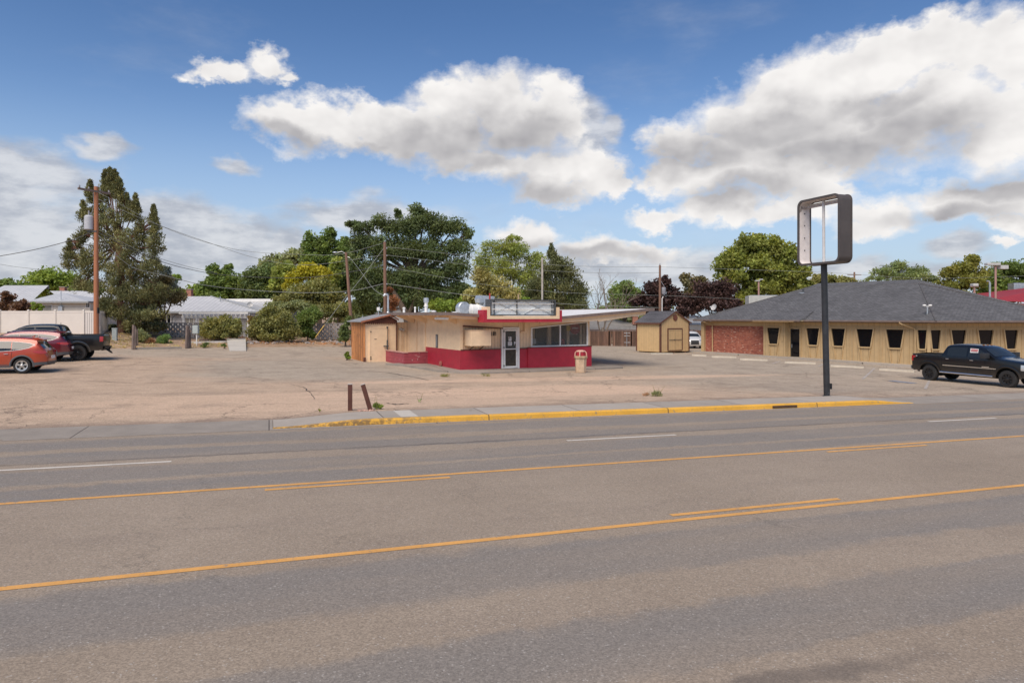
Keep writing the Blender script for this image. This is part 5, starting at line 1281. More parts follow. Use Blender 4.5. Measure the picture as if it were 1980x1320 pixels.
# --- red metal roof building at far right
g4 = empty('red_roofed_building', (P(1908, 0, 72).x, 72, -.5), R(-4), 'building with bright red metal roof at the far right edge', 'building')
Z = lambda v, Y: EYE + (HZ-v)/FOC*Y + .5
m_redmetal = mat('red_ribbed_metal', (.30, .035, .04), .5, .05, 2, groove=('x', .4, .03, .4)); L = 14
MB().add([(0, 0, Z(580, 72)), (L, 0, Z(596, 72)), (L, 6, Z(545, 78)), (.3, 6, Z(572, 78))], [(0,1,2,3)]).build('roof', m_redmetal, g4)
MB().prism([(0.3, -.2), (L, -.2), (L, Z(597, 72)), (.3, Z(583, 72))], .3, .5).build('wall', mat('salmon_wall', (.5, .22, .16), .7, .05), g4)
for i, (u, lab) in enumerate(((1966, 'white rooftop condenser on the red metal roof'), (1990, 'second white rooftop condenser just out past the first'))):
    q = P(u, 560, 80); c = empty('rooftop_condenser', q, 0, lab, 'roof unit'); MB().bbox(-.7, .7, -.5, .5, -.3, .75, .03).build('case', m_galv, c); MB().lathe([(.4, .75), (.4, .82)], 16).build('fan_guard', m_darkgrey, c)

# --- street and lot lamps, poles
m_pole_orange = mat('orange_brown_pole_wood', (.40, .165, .085), .85, .12, 2, .4, 20, aniso=(5, 5, .3))
m_pole_brown = mat('brown_pole_wood', (.22, .125, .085), .85, .15, 2, .4, 20, aniso=(5, 5, .3))
m_insul = mat('grey_insulator', (.30, .30, .32), .4, .1)
def pole(u0, v0, u1, v1, Y, r0, r1, m, lab, arms=(), cat='utility pole'):
    a = P(u0, v0, Y); b_ = P(u1, v1, Y); gz_ = G(b_.x, Y)
    if b_.z > gz_: b_ = b_ + (b_-a)*((b_.z-gz_+.3)/(a.z-b_.z))
    o = empty('utility_pole', b_, 0, lab, cat)
    t_ = a-b_; MB().tube([(0,0,0), tuple(t_*.5), tuple(t_)], [r0, (r0+r1)/2, r1], 12).build('pole', m, o, smooth=True)
    return o, t_, b_
p1, t1, b1 = pole(186, 361, 186, 646, 48., .17, .135, m_pole_orange, 'tall orange-brown wooden power pole with a grey transformer above the white fence')
arm = MB().box(-1.15, 1.15, -.06, .06, -.07, .07).build('crossarm', m_wood_grey, p1, M=Matrix.Translation(t1-Vector((-.0, .2, .35))) @ Matrix.Rotation(R(65), 4, 'Z') @ Matrix.Rotation(R(0), 4, 'Y'))
for x in (-1.05, -.4, .4, 1.05): MB().lathe([(.03, .07), (.06, .12), (.04, .2), (.055, .24)], 8, (x, 0, 0)).build('insulator', m_insul, arm)
tf = MB().lathe([(.25, 0), (.29, .04), (.29, .92), (.25, .97), (.2, 1.02)], 20).build('transformer', mat('grey_transformer_paint', (.46, .47, .49), .45, .05), p1, smooth=True, M=Matrix.Translation(t1+Vector((-.44, -.12, -3.05))))
MB().tube([(0, 0, 1.0), (0, 0, 1.35)], .05, 8).tube([(.15, 0, 1.0), (.35, 0, 1.7), (.3, 0, 2.8)], .018, 5).build('bushing', m_insul, tf)
MB().box(-.55, .1, -.16, .05, -3.2, -3.1).build('bracket', m_darkgrey, p1, M=Matrix.Translation(t1))
MB().box(.10, .17, -.1, .1, -8.9, -8.5).build('meter_box', m_black, p1, M=Matrix.Translation(t1))
p2_, t2, b2 = pole(669, 488, 682, 660, 56., .15, .11, m_pole_brown, 'leaning brown wooden pole with a small curved street light behind the lean-to')
MB().tube([tuple(t2+Vector((-.05, 0, -.1))), tuple(t2+Vector((-.35, 0, .08))), tuple(t2+Vector((-.75, 0, -.02)))], .025, 6).build('lamp_arm', m_galv, p2_)
MB().lathe([(.03, -.06), (.13, .0), (.12, .05), (.05, .09)], 14).build('lamp_head', m_galv, p2_, M=Matrix.Translation(t2+Vector((-.9, 0, -.02))) @ Matrix.Scale(1.6, 4, (1, 0, 0)))
MB().tube([(0, 0, -.3), (.35, -.1, -.45)], .02, 5).build('bracket', m_galv, p2_, M=Matrix.Translation(t2))
p3, t3, b3 = pole(744, 468, 745, 640, 60., .16, .13, m_pole_brown, 'straight dark brown utility pole rising directly behind the service mast')
MB().lathe([(.06, 0), (.09, .05), (.04, .12)], 8).build('insulator', m_insul, p3, M=Matrix.Translation(t3))
for z in (-.6, -1.25, -2.5, -3.75): MB().lathe([(.05, 0), (.07, .05), (.04, .1)], 8, (.2, -.1, 0)).build('insulator', m_insul, p3, M=Matrix.Translation(t3+Vector((0, 0, z))))
p4, t4, b4 = pole(1276, 513, 1276, 640, 70., .14, .11, m_pole_brown, 'dark utility pole with a small transformer rising behind the garden shed')
MB().lathe([(.2, 0), (.22, .04), (.22, .62), (.15, .7)], 16).build('transformer', m_insul, p4, smooth=True, M=Matrix.Translation(t4+Vector((.38, -.05, -2.95))))
MB().tube([(.2, -.1, -6.), (.2, -.1, -3.4), (.32, -.1, -3.2)], .05, 6).build('conduit', m_whitepaint, p4, M=Matrix.Translation(t4))
MB().tube([(-.1, -.05, -1.3), (.45, -.05, -2.2)], .025, 5).build('brace', m_insul, p4, M=Matrix.Translation(t4)); MB().lathe([(.04, 0), (.07, .08), (.03, .2)], 8).build('insulator', m_insul, p4, M=Matrix.Translation(t4))
p5, t5, b5 = pole(1652, 526, 1652, 600, 110., .16, .13, m_pole_brown, 'distant small power pole with crossarm above the shingled ridge')
MB().box(-1.1, 1.1, -.06, .06, -.5, -.38).build('crossarm', m_wood_grey, p5, M=Matrix.Translation(t5))
def lamp(u, v0, Y, kind, lab):
    a = P(u, v0, Y); gz_ = G(a.x, Y); o = empty('lot_lamp', (a.x, Y, gz_), 0, lab, 'lamp post'); h = a.z-gz_
    m_ = mat('pinkish_lamp_post', (.42, .24, .20), .5, .05) if kind != 'hook' else m_galv
    MB().tube([(0, 0, 0), (0, 0, h-.15)], .09, 10).build('post', m_, o)
    if kind == 'flood':
        MB().bbox(-.95, .35, -.25, .25, h-.25, h-.02, .04).build('lamp_head', m_dish, o); MB().bbox(.35, 1.1, -.25, .25, h-.62, h-.25, .04).build('lamp_head', m_dish, o); MB().box(-.4, .8, -.04, .04, h-.4, h-.32).build('arm', m_, o)
    elif kind == 'globe': MB().bbox(-.28, .28, -.28, .28, h-.15, h+.15, .08).build('lamp_head', m_dish, o); MB().box(-.4, .4, -.1, .1, h-.2, h-.15).build('arm', m_, o)
    elif kind == 'twin': MB().bbox(-.38, .1, -.15, .15, h-.16, h-.04, .03).build('lamp_head', m_dish, o); MB().bbox(.1, .42, -.15, .15, h-.02, h+.1, .03).build('lamp_head', m_dish, o)
    else: MB().tube([(0, 0, h-.2), (-.05, 0, h), (-.3, 0, h+.05)], .07, 8).build('arm', m_, o)
lamp(1925, 508, 66., 'flood', 'tall pinkish lamp post with two flood heads above the red roof')
lamp(1884, 551, 70., 'globe', 'short pinkish lamp with one square head behind the dark hip roof')
lamp(1467, 541, 72., 'twin', 'thin rusty lamp post behind the pale rooftop screen')
lamp(1914, 544, 71., 'hook', 'white gooseneck vent pipe left of the tall flood lamp')

# ---- wires
m_wire = mat('weathered_cable', (.27, .28, .25), .6, .1); m_wire_dark = mat('black_cable', (.09, .09, .09), .6, .1)
def wire(pts, lab, r=.022, sag=0., m=None, name='overhead_cable', cat='cable', grp='overhead cables'):
    """pts in (column, row, distance); smooth curve through them"""
    Q = [P(*q) for q in pts]; out = []
    for i in range(len(Q)-1):
        a, b_ = Q[i], Q[i+1]; a0 = Q[i-1] if i else a-(b_-a); b0 = Q[i+2] if i+2 < len(Q) else b_+(b_-a)
        for k in range(8):
            t = k/8; t2_, t3_ = t*t, t*t*t
            out.append(((a*2)+(b_-a0)*t+(a0*2-a*5+b_*4-b0)*t2_+(a*3-a0-b_*3+b0)*t3_)*.5)
    out.append(Q[-1]); o0 = out[0]
    o = MB().tube([q-o0 for q in out], r*.72, 5).build(name, m or m_wire, smooth='all'); o.location = o0
    return tag(o, lab, cat, grp)
wire([(-70, 505, 47), (0, 495, 47.5), (70, 482, 48), (136, 465, 48), (182, 447, 48)], 'thick black cable running off the left edge from the tall orange-brown pole', .035, m=m_wire_dark)
wire([(190, 372, 48), (330, 445, 52), (460, 483, 56), (580, 492, 58), (660, 491, 59), (742, 470, 60)], 'uppermost thin cable from the tall orange-brown pole crossarm to the straight brown pole')
wire([(190, 385, 48), (280, 425, 50), (400, 468, 54), (500, 500, 57), (600, 512, 58.5), (742, 493, 60)], 'second thin cable from the crossarm of the tall orange-brown pole')
wire([(188, 448, 48), (280, 494, 50), (360, 519, 53), (450, 533, 56), (600, 536, 58), (744, 514, 60)], 'black bundled cable below the transformer running right through the trees', .032, m=m_wire_dark)
wire([(188, 442, 48), (270, 485, 50), (350, 512, 53), (420, 528, 56)], 'short cable just above the black bundled cable beside the big juniper')
wire([(190, 455, 48), (250, 513, 50), (320, 533, 52), (400, 552, 54), (500, 562, 57), (600, 566, 58.5), (680, 562, 59.5), (744, 548, 60)], 'pale low cable sagging in front of the houses and yellow tree', .034)
wire([(746, 477, 60), (900, 494, 63), (1050, 511, 66), (1180, 516, 68), (1276, 516, 70)], 'topmost cable between the straight brown pole and the pole behind the shed')
wire([(746, 493, 60), (900, 511, 63), (1050, 523, 66), (1180, 528, 68), (1276, 527, 70)], 'second cable from the top between the straight brown pole and the shed pole')
wire([(746, 515, 60), (850, 535, 62), (960, 553, 64), (1100, 566, 67), (1276, 571, 70)], 'third cable from the top behind the drive-in sign')
wire([(746, 548, 60), (860, 565, 62), (980, 579, 64), (1100, 588, 66), (1190, 592, 68), (1276, 595, 69.8)], 'lowest pale cable just above the drive-in sign', .034)
wire([(1278, 516, 70), (1400, 520, 72), (1600, 527, 75), (1800, 538, 78), (2050, 531, 80)], 'thin cable from the shed pole across the big green tree')
wire([(1278, 571, 70), (1350, 574, 72), (1430, 578, 75), (1560, 582, 79)], 'cable from the shed pole across the purple trees')
wire([(742, 480, 60), (700, 536, 59), (655, 592, 58), (628, 628, 57.5)], 'upper part of the diagonal guy wire of the straight brown pole', .028, name='guy_wire', cat='guy wire', grp=None)
gw = wire([(627, 629, 57.5), (610, 652, 57)], 'yellow guard sleeve at the foot of the diagonal guy wire', .05, m=mat('yellow_guard', (.65, .42, .08), .6, .05), name='guy_guard', cat='guard', grp=None)
wire([(676, 497, 56), (700, 528, 52), (722, 558, 47), (741, 571, 44.8)], 'service drop from the leaning brown pole to the service mast', .02, name='service_drop', grp=None)
wire([(0, 511, 60), (40, 517, 62), (110, 524, 66)], 'faint thin cable crossing low at the far left edge', .02)
# ================================================================== VEHICLES
def car_paint(name, col, coat=1., rough=.35, metal=.0, fl=0.):
    mt = bpy.data.materials.new(name); mt.use_nodes = True
    t = NT(mt.node_tree); bs = t.nodes['Principled BSDF']
    bs.inputs['Base Color'].default_value = (*col, 1); bs.inputs['Metallic'].default_value = metal
    bs.inputs['Roughness'].default_value = rough; bs.inputs['Coat Weight'].default_value = coat; bs.inputs['Coat Roughness'].default_value = .06
    oc = t.new('ShaderNodeTexCoord').outputs['Object']
    z = t.sep(oc)[2]; n = t.noise(oc, 3, 5, .6)
    dust = t.m('MULTIPLY', t.m('MULTIPLY', t.m('SUBTRACT', 1., t.step(z, .3, .9)), n), .45)
    t.put(bs.inputs['Base Color'], t.mix(dust, col, (.22, .17, .13)))
    return mt
m_tyre = mat('tyre_rubber', (.028, .027, .027), .85, .15, 8, .2, 30)
m_rim = mat('alloy_rim', (.62, .61, .58), .3, .05, 5, metal=.8)
m_rimblack = mat('black_rim', (.012, .012, .013), .35, .1, 5, coat=.4)
m_rimdark = mat('rim_recess', (.02, .02, .02), .6, .1, 5)
m_chrome = mat('chrome', (.78, .77, .75), .14, .02, 5, metal=.95)
m_trimblack = mat('black_plastic', (.03, .03, .032), .6, .1, 6)
m_trimgrey = mat('grey_plastic', (.10, .10, .105), .6, .08, 6)
m_carglass = glass('car_glass', (.018, .022, .024), .03, 1., .6)
m_taillight = car_paint('red_lamp_lens', (.45, .015, .02), 1., .2)
m_clearlight = car_paint('clear_lamp_lens', (.55, .55, .55), 1., .12, .5)
m_under = mat('dark_underbody', (.012, .012, .012), .9, .1, 4)

m_satin = mat('satin_trim', (.48, .47, .45), .45, .03, 5, metal=.4)
def resample(pts, step):
    out = []
    for i in range(len(pts)-1):
        a, b_ = Vector(pts[i]), Vector(pts[i+1]); n = max(1, int((b_-a).length/step))
        out += [tuple(a.lerp(b_, k/n)) for k in range(n)]
    return out + [tuple(pts[-1])]
def smoothpoly(pts, it=1):
    for _ in range(it):
        q = [pts[0]]
        for i in range(len(pts)-1):
            a, b_ = pts[i], pts[i+1]
            q += [(a[0]*.78+b_[0]*.22, a[1]*.78+b_[1]*.22), (a[0]*.22+b_[0]*.78, a[1]*.22+b_[1]*.78)]
        pts = q + [pts[-1]]
    return pts
def interp(tab, x):
    xs = [p[0] for p in tab]; return float(np.interp(x, xs, [p[1] for p in tab]))

def wheel(root, x, y, r, w, rim_r, spokes, mr, side, rec=m_rimdark):
    """side -1: outer face towards -y"""
    s_ = side
    wh = empty('wheel', (x, y, r)); wh.parent = root
    o = y
    MB().lathe([(rim_r, -w/2), (r*.93, -w/2), (r, -w/2+.05), (r, w/2-.05), (r*.93, w/2), (rim_r, w/2)], 40, (0, 0, 0), 'y', cap=False).build('tyre', m_tyre, wh, smooth=True)
    M = Matrix.Rotation(0, 4, 'Y')
    yo = s_*w/2
    rim = MB().lathe([(rim_r-.03, yo-s_*.10), (rim_r+.01, yo-s_*.02), (rim_r+.015, yo+s_*.012), (rim_r-.03, yo+s_*.005), (rim_r-.045, yo-s_*.05)], 36, (0, 0, 0), 'y', cap=False)
    rim = rim.build('rim', mr, wh, smooth=True)
    MB().lathe([(rim_r-.03, yo-s_*.07), (rim_r-.028, yo-s_*.06)], 30, (0, 0, 0), 'y').build('recess', rec, rim)
    mb = MB()
    for k in range(spokes):
        a = 2*PI*k/spokes+.3
        for da in (-.13, .13):
            c, sn = math.cos(a), math.sin(a); c2, s2 = math.cos(a+da), math.sin(a+da); wv = .024
            nx, nz = -s2*wv, c2*wv
            p = [(c*.05-nx, s_*0, sn*.05-nz), (c*.05+nx, 0, sn*.05+nz), (c2*(rim_r-.02)+nx, 0, s2*(rim_r-.02)+nz), (c2*(rim_r-.02)-nx, 0, s2*(rim_r-.02)-nz)]
            vs = [(q[0], yo-s_*.045, q[2]) for q in p] + [(q[0], yo-s_*.012, q[2]) for q in p]
            mb.add(vs, [(0,1,2,3), (4,5,6,7), (0,1,5,4), (1,2,6,5), (2,3,7,6), (3,0,4,7)])
    mb.lathe([(.075, yo-s_*.045), (.075, yo-s_*.01), (.05, yo-s_*.0)], 16, (0, 0, 0), 'y'); mb.build('spokes', mr, rim)
    return wh

def vehicle(root, S):
    """profile-driven body. x forward, y left, z up; origin on the ground under the rear axle"""
    top = resample(smoothpoly(S['top'], 2), .06)
    x0 = min(p[0] for p in top); x1 = max(p[0] for p in top)
    W0 = S['w']; belt = S['belt']; ra = S['r']+S.get('gap', .09); sill = S['sill']; wb = S['wb']; zr = max(p[1] for p in top)
    tum = S.get('tumble', .22); ec = S.get('corner', .16)
    def W(x, z):
        e0 = min(1, max(0, (x-x0)/.55)); e1 = min(1, max(0, (x1-x)/.9))
        f = 1 - ec*(1-e0)**2.2 - (ec+.06)*(1-e1)**2.2
        zb_ = interp(belt, x)
        if z > zb_: g = 1 - tum*((z-zb_)/(zr-zb_))**1.15 - .02
        else: g = 1 - .02*((z-(zb_-.28))/.3)**2 if z > zb_-.28 else 1 - .06*(((zb_-.28)-z)/.6)**2
        return W0*f*g
    def bottom(x):
        z = sill
        if x < S['rear_up'][0]: z = sill + (S['rear_up'][1]-sill)*min(1, (S['rear_up'][0]-x)/(S['rear_up'][0]-x0))
        if x > S['front_up'][0]: z = sill + (S['front_up'][1]-sill)*min(1, (x-S['front_up'][0])/(x1-S['front_up'][0]))
        for cx in (0, wb):
            d = abs(x-cx)
            if d < ra: z = max(z, S['r'] + math.sqrt(ra*ra-d*d))
        return z
    # extra columns exactly at the arch edges
    cols = []
    n = len(top)
    NR = 12; sidev = []
    for (px, pz) in top:
        xb = min(max(px, x0+.10), x1-.12); zb_ = min(bottom(xb), pz-.02)
        col = []
        for j in range(NR+1):
            t = j/NR; x = xb+(px-xb)*t**2.2 if abs(px-xb) > 1e-4 else px; z = zb_+(pz-zb_)*t; col.append((x, z))
        sidev.append(col)
    def nrm(i):
        a, b_ = top[max(0, i-1)], top[min(n-1, i+1)]; dx_, dz_ = b_[0]-a[0], b_[1]-a[1]; L = math.hypot(dx_, dz_) or 1
        return (-dz_/L, dx_/L)
    for i in range(n):            # round the shoulder where side meets top
        nx, nz = nrm(i); sidev[i][-1] = (top[i][0]-nx*.045, top[i][1]-nz*.045)
    skip = S.get('bed')          # (xa, xb, floor z)
    vs, fs = [], []
    for s_ in (-1, 1):
        o = len(vs)
        for col in sidev:
            for (x, z) in col: vs.append((x, s_*W(x, z), z))
        for i in range(n-1):
            for j in range(NR):
                a = o+i*(NR+1)+j; fs.append((a, a+NR+1, a+NR+2, a+1) if s_ < 0 else (a, a+1, a+NR+2, a+NR+1))
    # band across the car
    fr = [-1, -.93, -.6, -.3, 0, .3, .6, .93, 1]; o = len(vs); m_ = len(fr)
    for i, (px, pz) in enumerate(top):
        nx, nz = nrm(i); e = sidev[i][-1]; we = W(e[0], e[1])
        for f in fr:
            if abs(f) == 1: vs.append((e[0], f*we, e[1]))
            else:
                k = .04*(1-(f/.93)**2); y = f*(we-.0); vs.append((px+nx*k, y*(1 if abs(f) < .9 else 1), pz+nz*k - (.012 if abs(f) > .9 else 0)))
    for i in range(n-1):
        xm = (top[i][0]+top[i+1][0])/2; flat = abs(top[i][1]-top[i+1][1]) < .03
        if skip and skip[0] < xm < skip[1] and flat: continue
        for j in range(m_-1): a = o+i*m_+j; fs.append((a, a+1, a+m_+1, a+m_))
    body = MB(); body.add(vs, fs); B = body.build('body', S['paint'], root, smooth=True)
    if skip:
        xa, xb, zf = skip; zt = interp([(xa, S['rail']), (xb, S['rail'])], xa); bw = W0-.14
        mb = MB(); mb.box(xa, xb, -bw, bw, zf-.03, zf); mb.box(xa-.02, xa, -bw, bw, zf, zt); mb.box(xb, xb+.02, -bw, bw, zf, zt)
        for s_ in (-1, 1): mb.box(xa, xb, s_*bw-.01, s_*bw+.01, zf, zt)
        mb.build('bed_liner', m_trimblack, root)
        for s_ in (-1, 1): MB().box(xa-.05, xb+.02, s_*bw-(.0 if s_ > 0 else .12), s_*bw+(.12 if s_ > 0 else .0), zt-.03, zt+.015).build('bed_rail', m_trimblack, root)
    MB().box(x0+.25, x1-.3, -W0*.72, W0*.72, sill+.02, sill+.45).build('underbody', m_under, root)
    # side glass: list of (columns) polygons in x,z
    def sidepatch(cols_, m, name, off=.006, par=root, sides=(-1, 1), th=0):
        out = []
        for s_ in sides:
            mb = MB(); v = []; R_ = 5; C = resample([(c[0], c[1], c[2]) for c in cols_], .12)
            for (x, za, zb2) in C:
                for j in range(R_+1):
                    z = za+(zb2-za)*j/R_; v.append((x, s_*(W(x, z)+off), z))
            f = [(i*(R_+1)+j, (i+1)*(R_+1)+j, (i+1)*(R_+1)+j+1, i*(R_+1)+j+1) for i in range(len(C)-1) for j in range(R_)]
            mb.add(v, f); out.append(mb.build(name, m, par, smooth='all'))
        return out
    # pieces of the centre band: windscreen, rear glass, lamps across
    def bandpatch(ia, ib, ya, yb, m, name, off=.008, par=root):
        idx = [i for i in range(n) if ia <= S['param'](top[i]) <= ib]
        mb = MB(); v = []; K = 8
        for i in idx:
            nx, nz = nrm(i); px, pz = top[i]; we = W(px-nx*.045, pz-nz*.045)
            for k in range(K+1):
                f = ya+(yb-ya)*k/K; c = .04*(1-(f/.93)**2)
                v.append((px+nx*(c+off), f*we, pz+nz*(c+off)))
        mb.add(v, [(i*(K+1)+k, (i+1)*(K+1)+k, (i+1)*(K+1)+k+1, i*(K+1)+k+1) for i in range(len(idx)-1) for k in range(K)])
        return mb.build(name, m, par, smooth='all')
    def zoneband(cond, ya, yb, m, name, off=.008, par=root):
        idx = [i for i in range(n) if cond(top[i])]; mb = MB(); v = []; K = 8
        for i in idx:
            nx, nz = nrm(i); px, pz = top[i]; we = W(px-nx*.045, pz-nz*.045)
            for k in range(K+1):
                f = ya+(yb-ya)*k/K; c = .04*(1-min(1, abs(f/.93))**2)
                v.append((px+nx*(c+off), f*we, pz+nz*(c+off)))
        mb.add(v, [(i*(K+1)+k, (i+1)*(K+1)+k, (i+1)*(K+1)+k+1, i*(K+1)+k+1) for i in range(len(idx)-1) for k in range(K)])
        return mb.build(name, m, par, smooth='all')
    # wheels
    tw = S.get('tw', .24); yw = W0-tw/2-.015+S.get('poke', 0)
    for cx in (0, wb):
        for s_ in (-1, 1): wheel(root, cx, s_*yw, S['r'], tw, S['rim'], S['spokes'], S['rimmat'], s_)
    # wheel-arch flares
    def arc(cx, r0, r1, off, a0=-8, a1=188, N=22, m=None, name='wheel_arch', sides=(-1, 1)):
        for s_ in sides:
            mb = MB(); v = []
            for k in range(N+1):
                a = R(a0+(a1-a0)*k/N)
                for r_, of in ((r0, off-.05), (r0, off), ((r0+r1)/2, off+.012), (r1, off-.004)):
                    x = cx+r_*math.cos(a); z = S['r']+r_*math.sin(a); v.append((x, s_*(W(x, max(z, sill))+of), z))
            mb.add(v, [(4*k+q, 4*k+q+1, 4*k+q+5, 4*k+q+4) for k in range(N) for q in range(3)]); mb.build(name, m, root, smooth='all')
    return dict(W=W, side=sidepatch, zone=zoneband, arc=arc, body=B, x0=x0, x1=x1, ra=ra)

def handle(root, V, x, z, m=m_chrome, sides=(-1, 1), L=.17):
    for s_ in sides:
        y = s_*(V['W'](x, z)+.03); MB().bbox(x-L/2, x+L/2, y-.015, y+.015, z-.016, z+.016, .008).build('door_handle', m, root)
def seams(root, V, xs, z0, z1, m=m_under):
    for x in xs:
        mb = MB()
        for s_ in (-1, 1):
            pass
        for s_ in (-1, 1):
            mb = MB(); v = []
            for j in range(9):
                z = z0+(z1-z0)*j/8; xx = x[0]+(x[1]-x[0])*j/8; y = s_*(V['W'](xx, z)+.003); v += [(xx-.007, y, z), (xx+.007, y, z)]
            mb.add(v, [(2*j, 2*j+1, 2*j+3, 2*j+2) for j in range(8)]); mb.build('door_seam', m, root)
def mirror(root, V, x, z, m, big=1.):
    for s_ in (-1, 1):
        y = V['W'](x, z); MB().bbox(x-.08*big, x+.10*big, min(s_*(y+.04), s_*(y+.26*big)), max(s_*(y+.04), s_*(y+.26*big)), z-.02, z+.17*big, .03).tube([(x, s_*(y-.05), z), (x, s_*(y+.12), z+.05)], .03, 6).build('mirror', m, root, smooth=True)

# --- family SUV (built once, repainted for the second one)
def suv(root, paint, tone=0):
    S = dict(top=[(-.90, .36), (-1.0, .50), (-1.0, .74), (-.93, .92), (-.88, 1.08), (-.55, 1.46), (-.62, 1.57), (-.30, 1.64), (.3, 1.69), (1.1, 1.70), (1.75, 1.64), (2.1, 1.50), (2.78, 1.10), (3.3, 1.03), (3.6, .90), (3.70, .70), (3.68, .40), (3.6, .30)],
             w=.945, wb=2.70, r=.365, sill=.30, rim=.235, spokes=5, rimmat=m_rim, gap=.07, tw=.235,
             belt=[(-1, 1.14), (-.4, 1.13), (.5, 1.05), (2.2, .98), (3.7, .9)], rear_up=(-.45, .42), front_up=(3.1, .32), paint=paint, tumble=.27, corner=.20)
    V = vehicle(root, S)
    V['side']([(-.42, 1.33, 1.36), (-.28, 1.22, 1.41), (.10, 1.13, 1.47), (.42, 1.09, 1.50)], m_carglass, 'quarter_window')
    V['side']([(.45, 1.09, 1.50), (1.30, 1.04, 1.515)], m_carglass, 'rear_window')
    V['side']([(1.35, 1.04, 1.515), (1.75, 1.02, 1.47), (2.05, 1.01, 1.34), (2.42, 1.0, 1.09)], m_carglass, 'front_window')
    lo = [(-.47, 1.31), (-.30, 1.195), (.10, 1.10), (.45, 1.065), (1.3, 1.015), (2.5, .975)]
    hi = [(-.47, 1.36), (-.28, 1.43), (.10, 1.49), (.45, 1.52), (1.3, 1.535), (1.75, 1.495), (2.05, 1.37), (2.5, 1.06)]
    V['side']([(x, z-.0, z+.022) for x, z in lo], m_satin, 'window_trim', .010)
    V['side']([(x, z-.016, z) for x, z in hi], m_satin, 'window_trim', .010)
    V['side']([(-.50, 1.30, 1.37), (-.46, 1.30, 1.385)], m_satin, 'window_trim', .010)
    V['zone'](lambda p: p[0] < -.50 and 1.08 < p[1] < 1.47, -.80, .80, m_carglass, 'rear_glass')
    V['zone'](lambda p: 2.12 < p[0] < 2.76 and p[1] > 1.1, -.86, .86, m_carglass, 'windshield')
    sp = MB(); sp.prism([(-.82, 1.595), (-.78, 1.575), (-.40, 1.61), (-.34, 1.665), (-.55, 1.662)], -.60, .60); sp.build('spoiler', paint, root)
    V['side']([(-.97, .93, .98), (-.90, .90, 1.06), (-.70, .92, 1.06), (-.45, 1.00, 1.03)], m_taillight, 'taillight', .012)
    V['zone'](lambda p: p[0] < -.84 and .93 < p[1] < 1.05, -.97, -.45, m_taillight, 'taillight', .014); V['zone'](lambda p: p[0] < -.84 and .93 < p[1] < 1.05, .45, .97, m_taillight, 'taillight', .014)
    V['zone'](lambda p: p[0] < -.84 and .86 < p[1] < .92, -.5, .5, m_chrome, 'tailgate_trim', .012)
    V['zone'](lambda p: p[0] < -.8 and .38 < p[1] < .56, -.97, .97, m_trimgrey, 'bumper', .02)
    V['side']([(-.99, .38, .52), (-.75, .38, .52), (-.46, .34, .50)], m_trimgrey, 'bumper_corner', .012)
    V['side']([(.47, .285, .37), (2.22, .285, .37)], m_trimgrey, 'sill_trim', .014)
    V['side']([(.52, .40, .425), (2.18, .40, .425)], m_chrome if False else m_trimgrey, 'sill_strip', .018)
    V['zone'](lambda p: p[0] > 3.6 and .40 < p[1] < .84, -.55, .55, m_trimblack, 'grille', .012)
    for s_ in ((-.97, -.6), (.6, .97)): V['zone'](lambda p: p[0] > 3.45 and .74 < p[1] < .93, s_[0], s_[1], m_clearlight, 'headlight', .012)
    V['arc'](0, V['ra']-.005, V['ra']+.075, .012, m=m_trimgrey); V['arc'](2.7, V['ra']-.005, V['ra']+.075, .012, m=m_trimgrey)
    handle(root, V, .62, .93); handle(root, V, 1.62, .91)
    seams(root, V, [((.44, .40)[0:2]), ((1.33, 1.33)), ((2.38, 2.42))], .42, 1.02)
    mirror(root, V, 2.25, .98, paint)
    for s_ in (-1, 1): MB().tube([(-.35, s_*.66, 1.66), (-.2, s_*.67, 1.715), (1.5, s_*.68, 1.735), (1.7, s_*.67, 1.69)], .018, 6).build('roof_rail', m_trimgrey, root)
    MB().prism([(-.12, 1.70), (-.28, 1.70), (-.30, 1.78)], -.02, .02).build('fin_antenna', paint, root)
    MB().box(-1.06, -1.02, -.26, .26, .66, .80).build('licence_plate', m_paper, root)
    MB().tube([(-.98, -.55, .36), (-.80, -.55, .36)], .035, 8).build('tailpipe', m_chrome, root)
    y = -V['W'](-.25, .88)-.004; MB().lathe([(.075, -.004), (.075, .004)], 20, (-.22, y, .88), 'y').build('fuel_flap', paint, root)
    return V
HEAD = math.atan2(-DS[1], -DS[0])    # parked nose-in, away from the lot's middle
m_orange = car_paint('orange_metallic', (.42, .048, .012), .8, .35, .2)
m_maroonc = car_paint('maroon_metallic', (.15, .012, .022), 1., .30, .25)
m_blackc = car_paint('black_paint_gloss', (.004, .004, .0045), .45, .3)
m_whitec = car_paint('white_paint_gloss', (.66, .66, .64), .8, .3)
m_greyc = car_paint('charcoal_metallic', (.03, .032, .034), 1., .3, .2)
def park(name, u, v, rz_, lab, cat, grp=None):
    """rear axle ground point under the near rear wheel at (u, v); +y side faces away, so shift by half a track"""
    g_ = at(u, v, True); o = empty(name, g_, rz_, lab, cat, grp); return o
o1 = park('parked_suv', 62, 722, HEAD, 'bright orange SUV parked nearest at the left edge', 'suv', 'vehicles parked in a row at the left')
# near side is its left side (+y) because it faces left: offset so the near wheel stands on the point
off = Matrix.Rotation(HEAD, 3, 'Z') @ Vector((0, -.82, 0)); o1.location += off; o1.location.z = float(lot_z(o1.location.x, o1.location.y))
o1.location += Matrix.Rotation(HEAD, 3, 'Z') @ Vector((.38, 0, 0)); suv(o1, m_orange); o1.scale = (.965,)*3
o2 = park('parked_suv', 92, 700, HEAD, 'dark maroon SUV parked between the orange SUV and the black pickup', 'suv', 'vehicles parked in a row at the left')
o2.location += off; o2.location.z = float(lot_z(o2.location.x, o2.location.y)); suv(o2, m_maroonc, 1); o2.scale = (.975,)*3

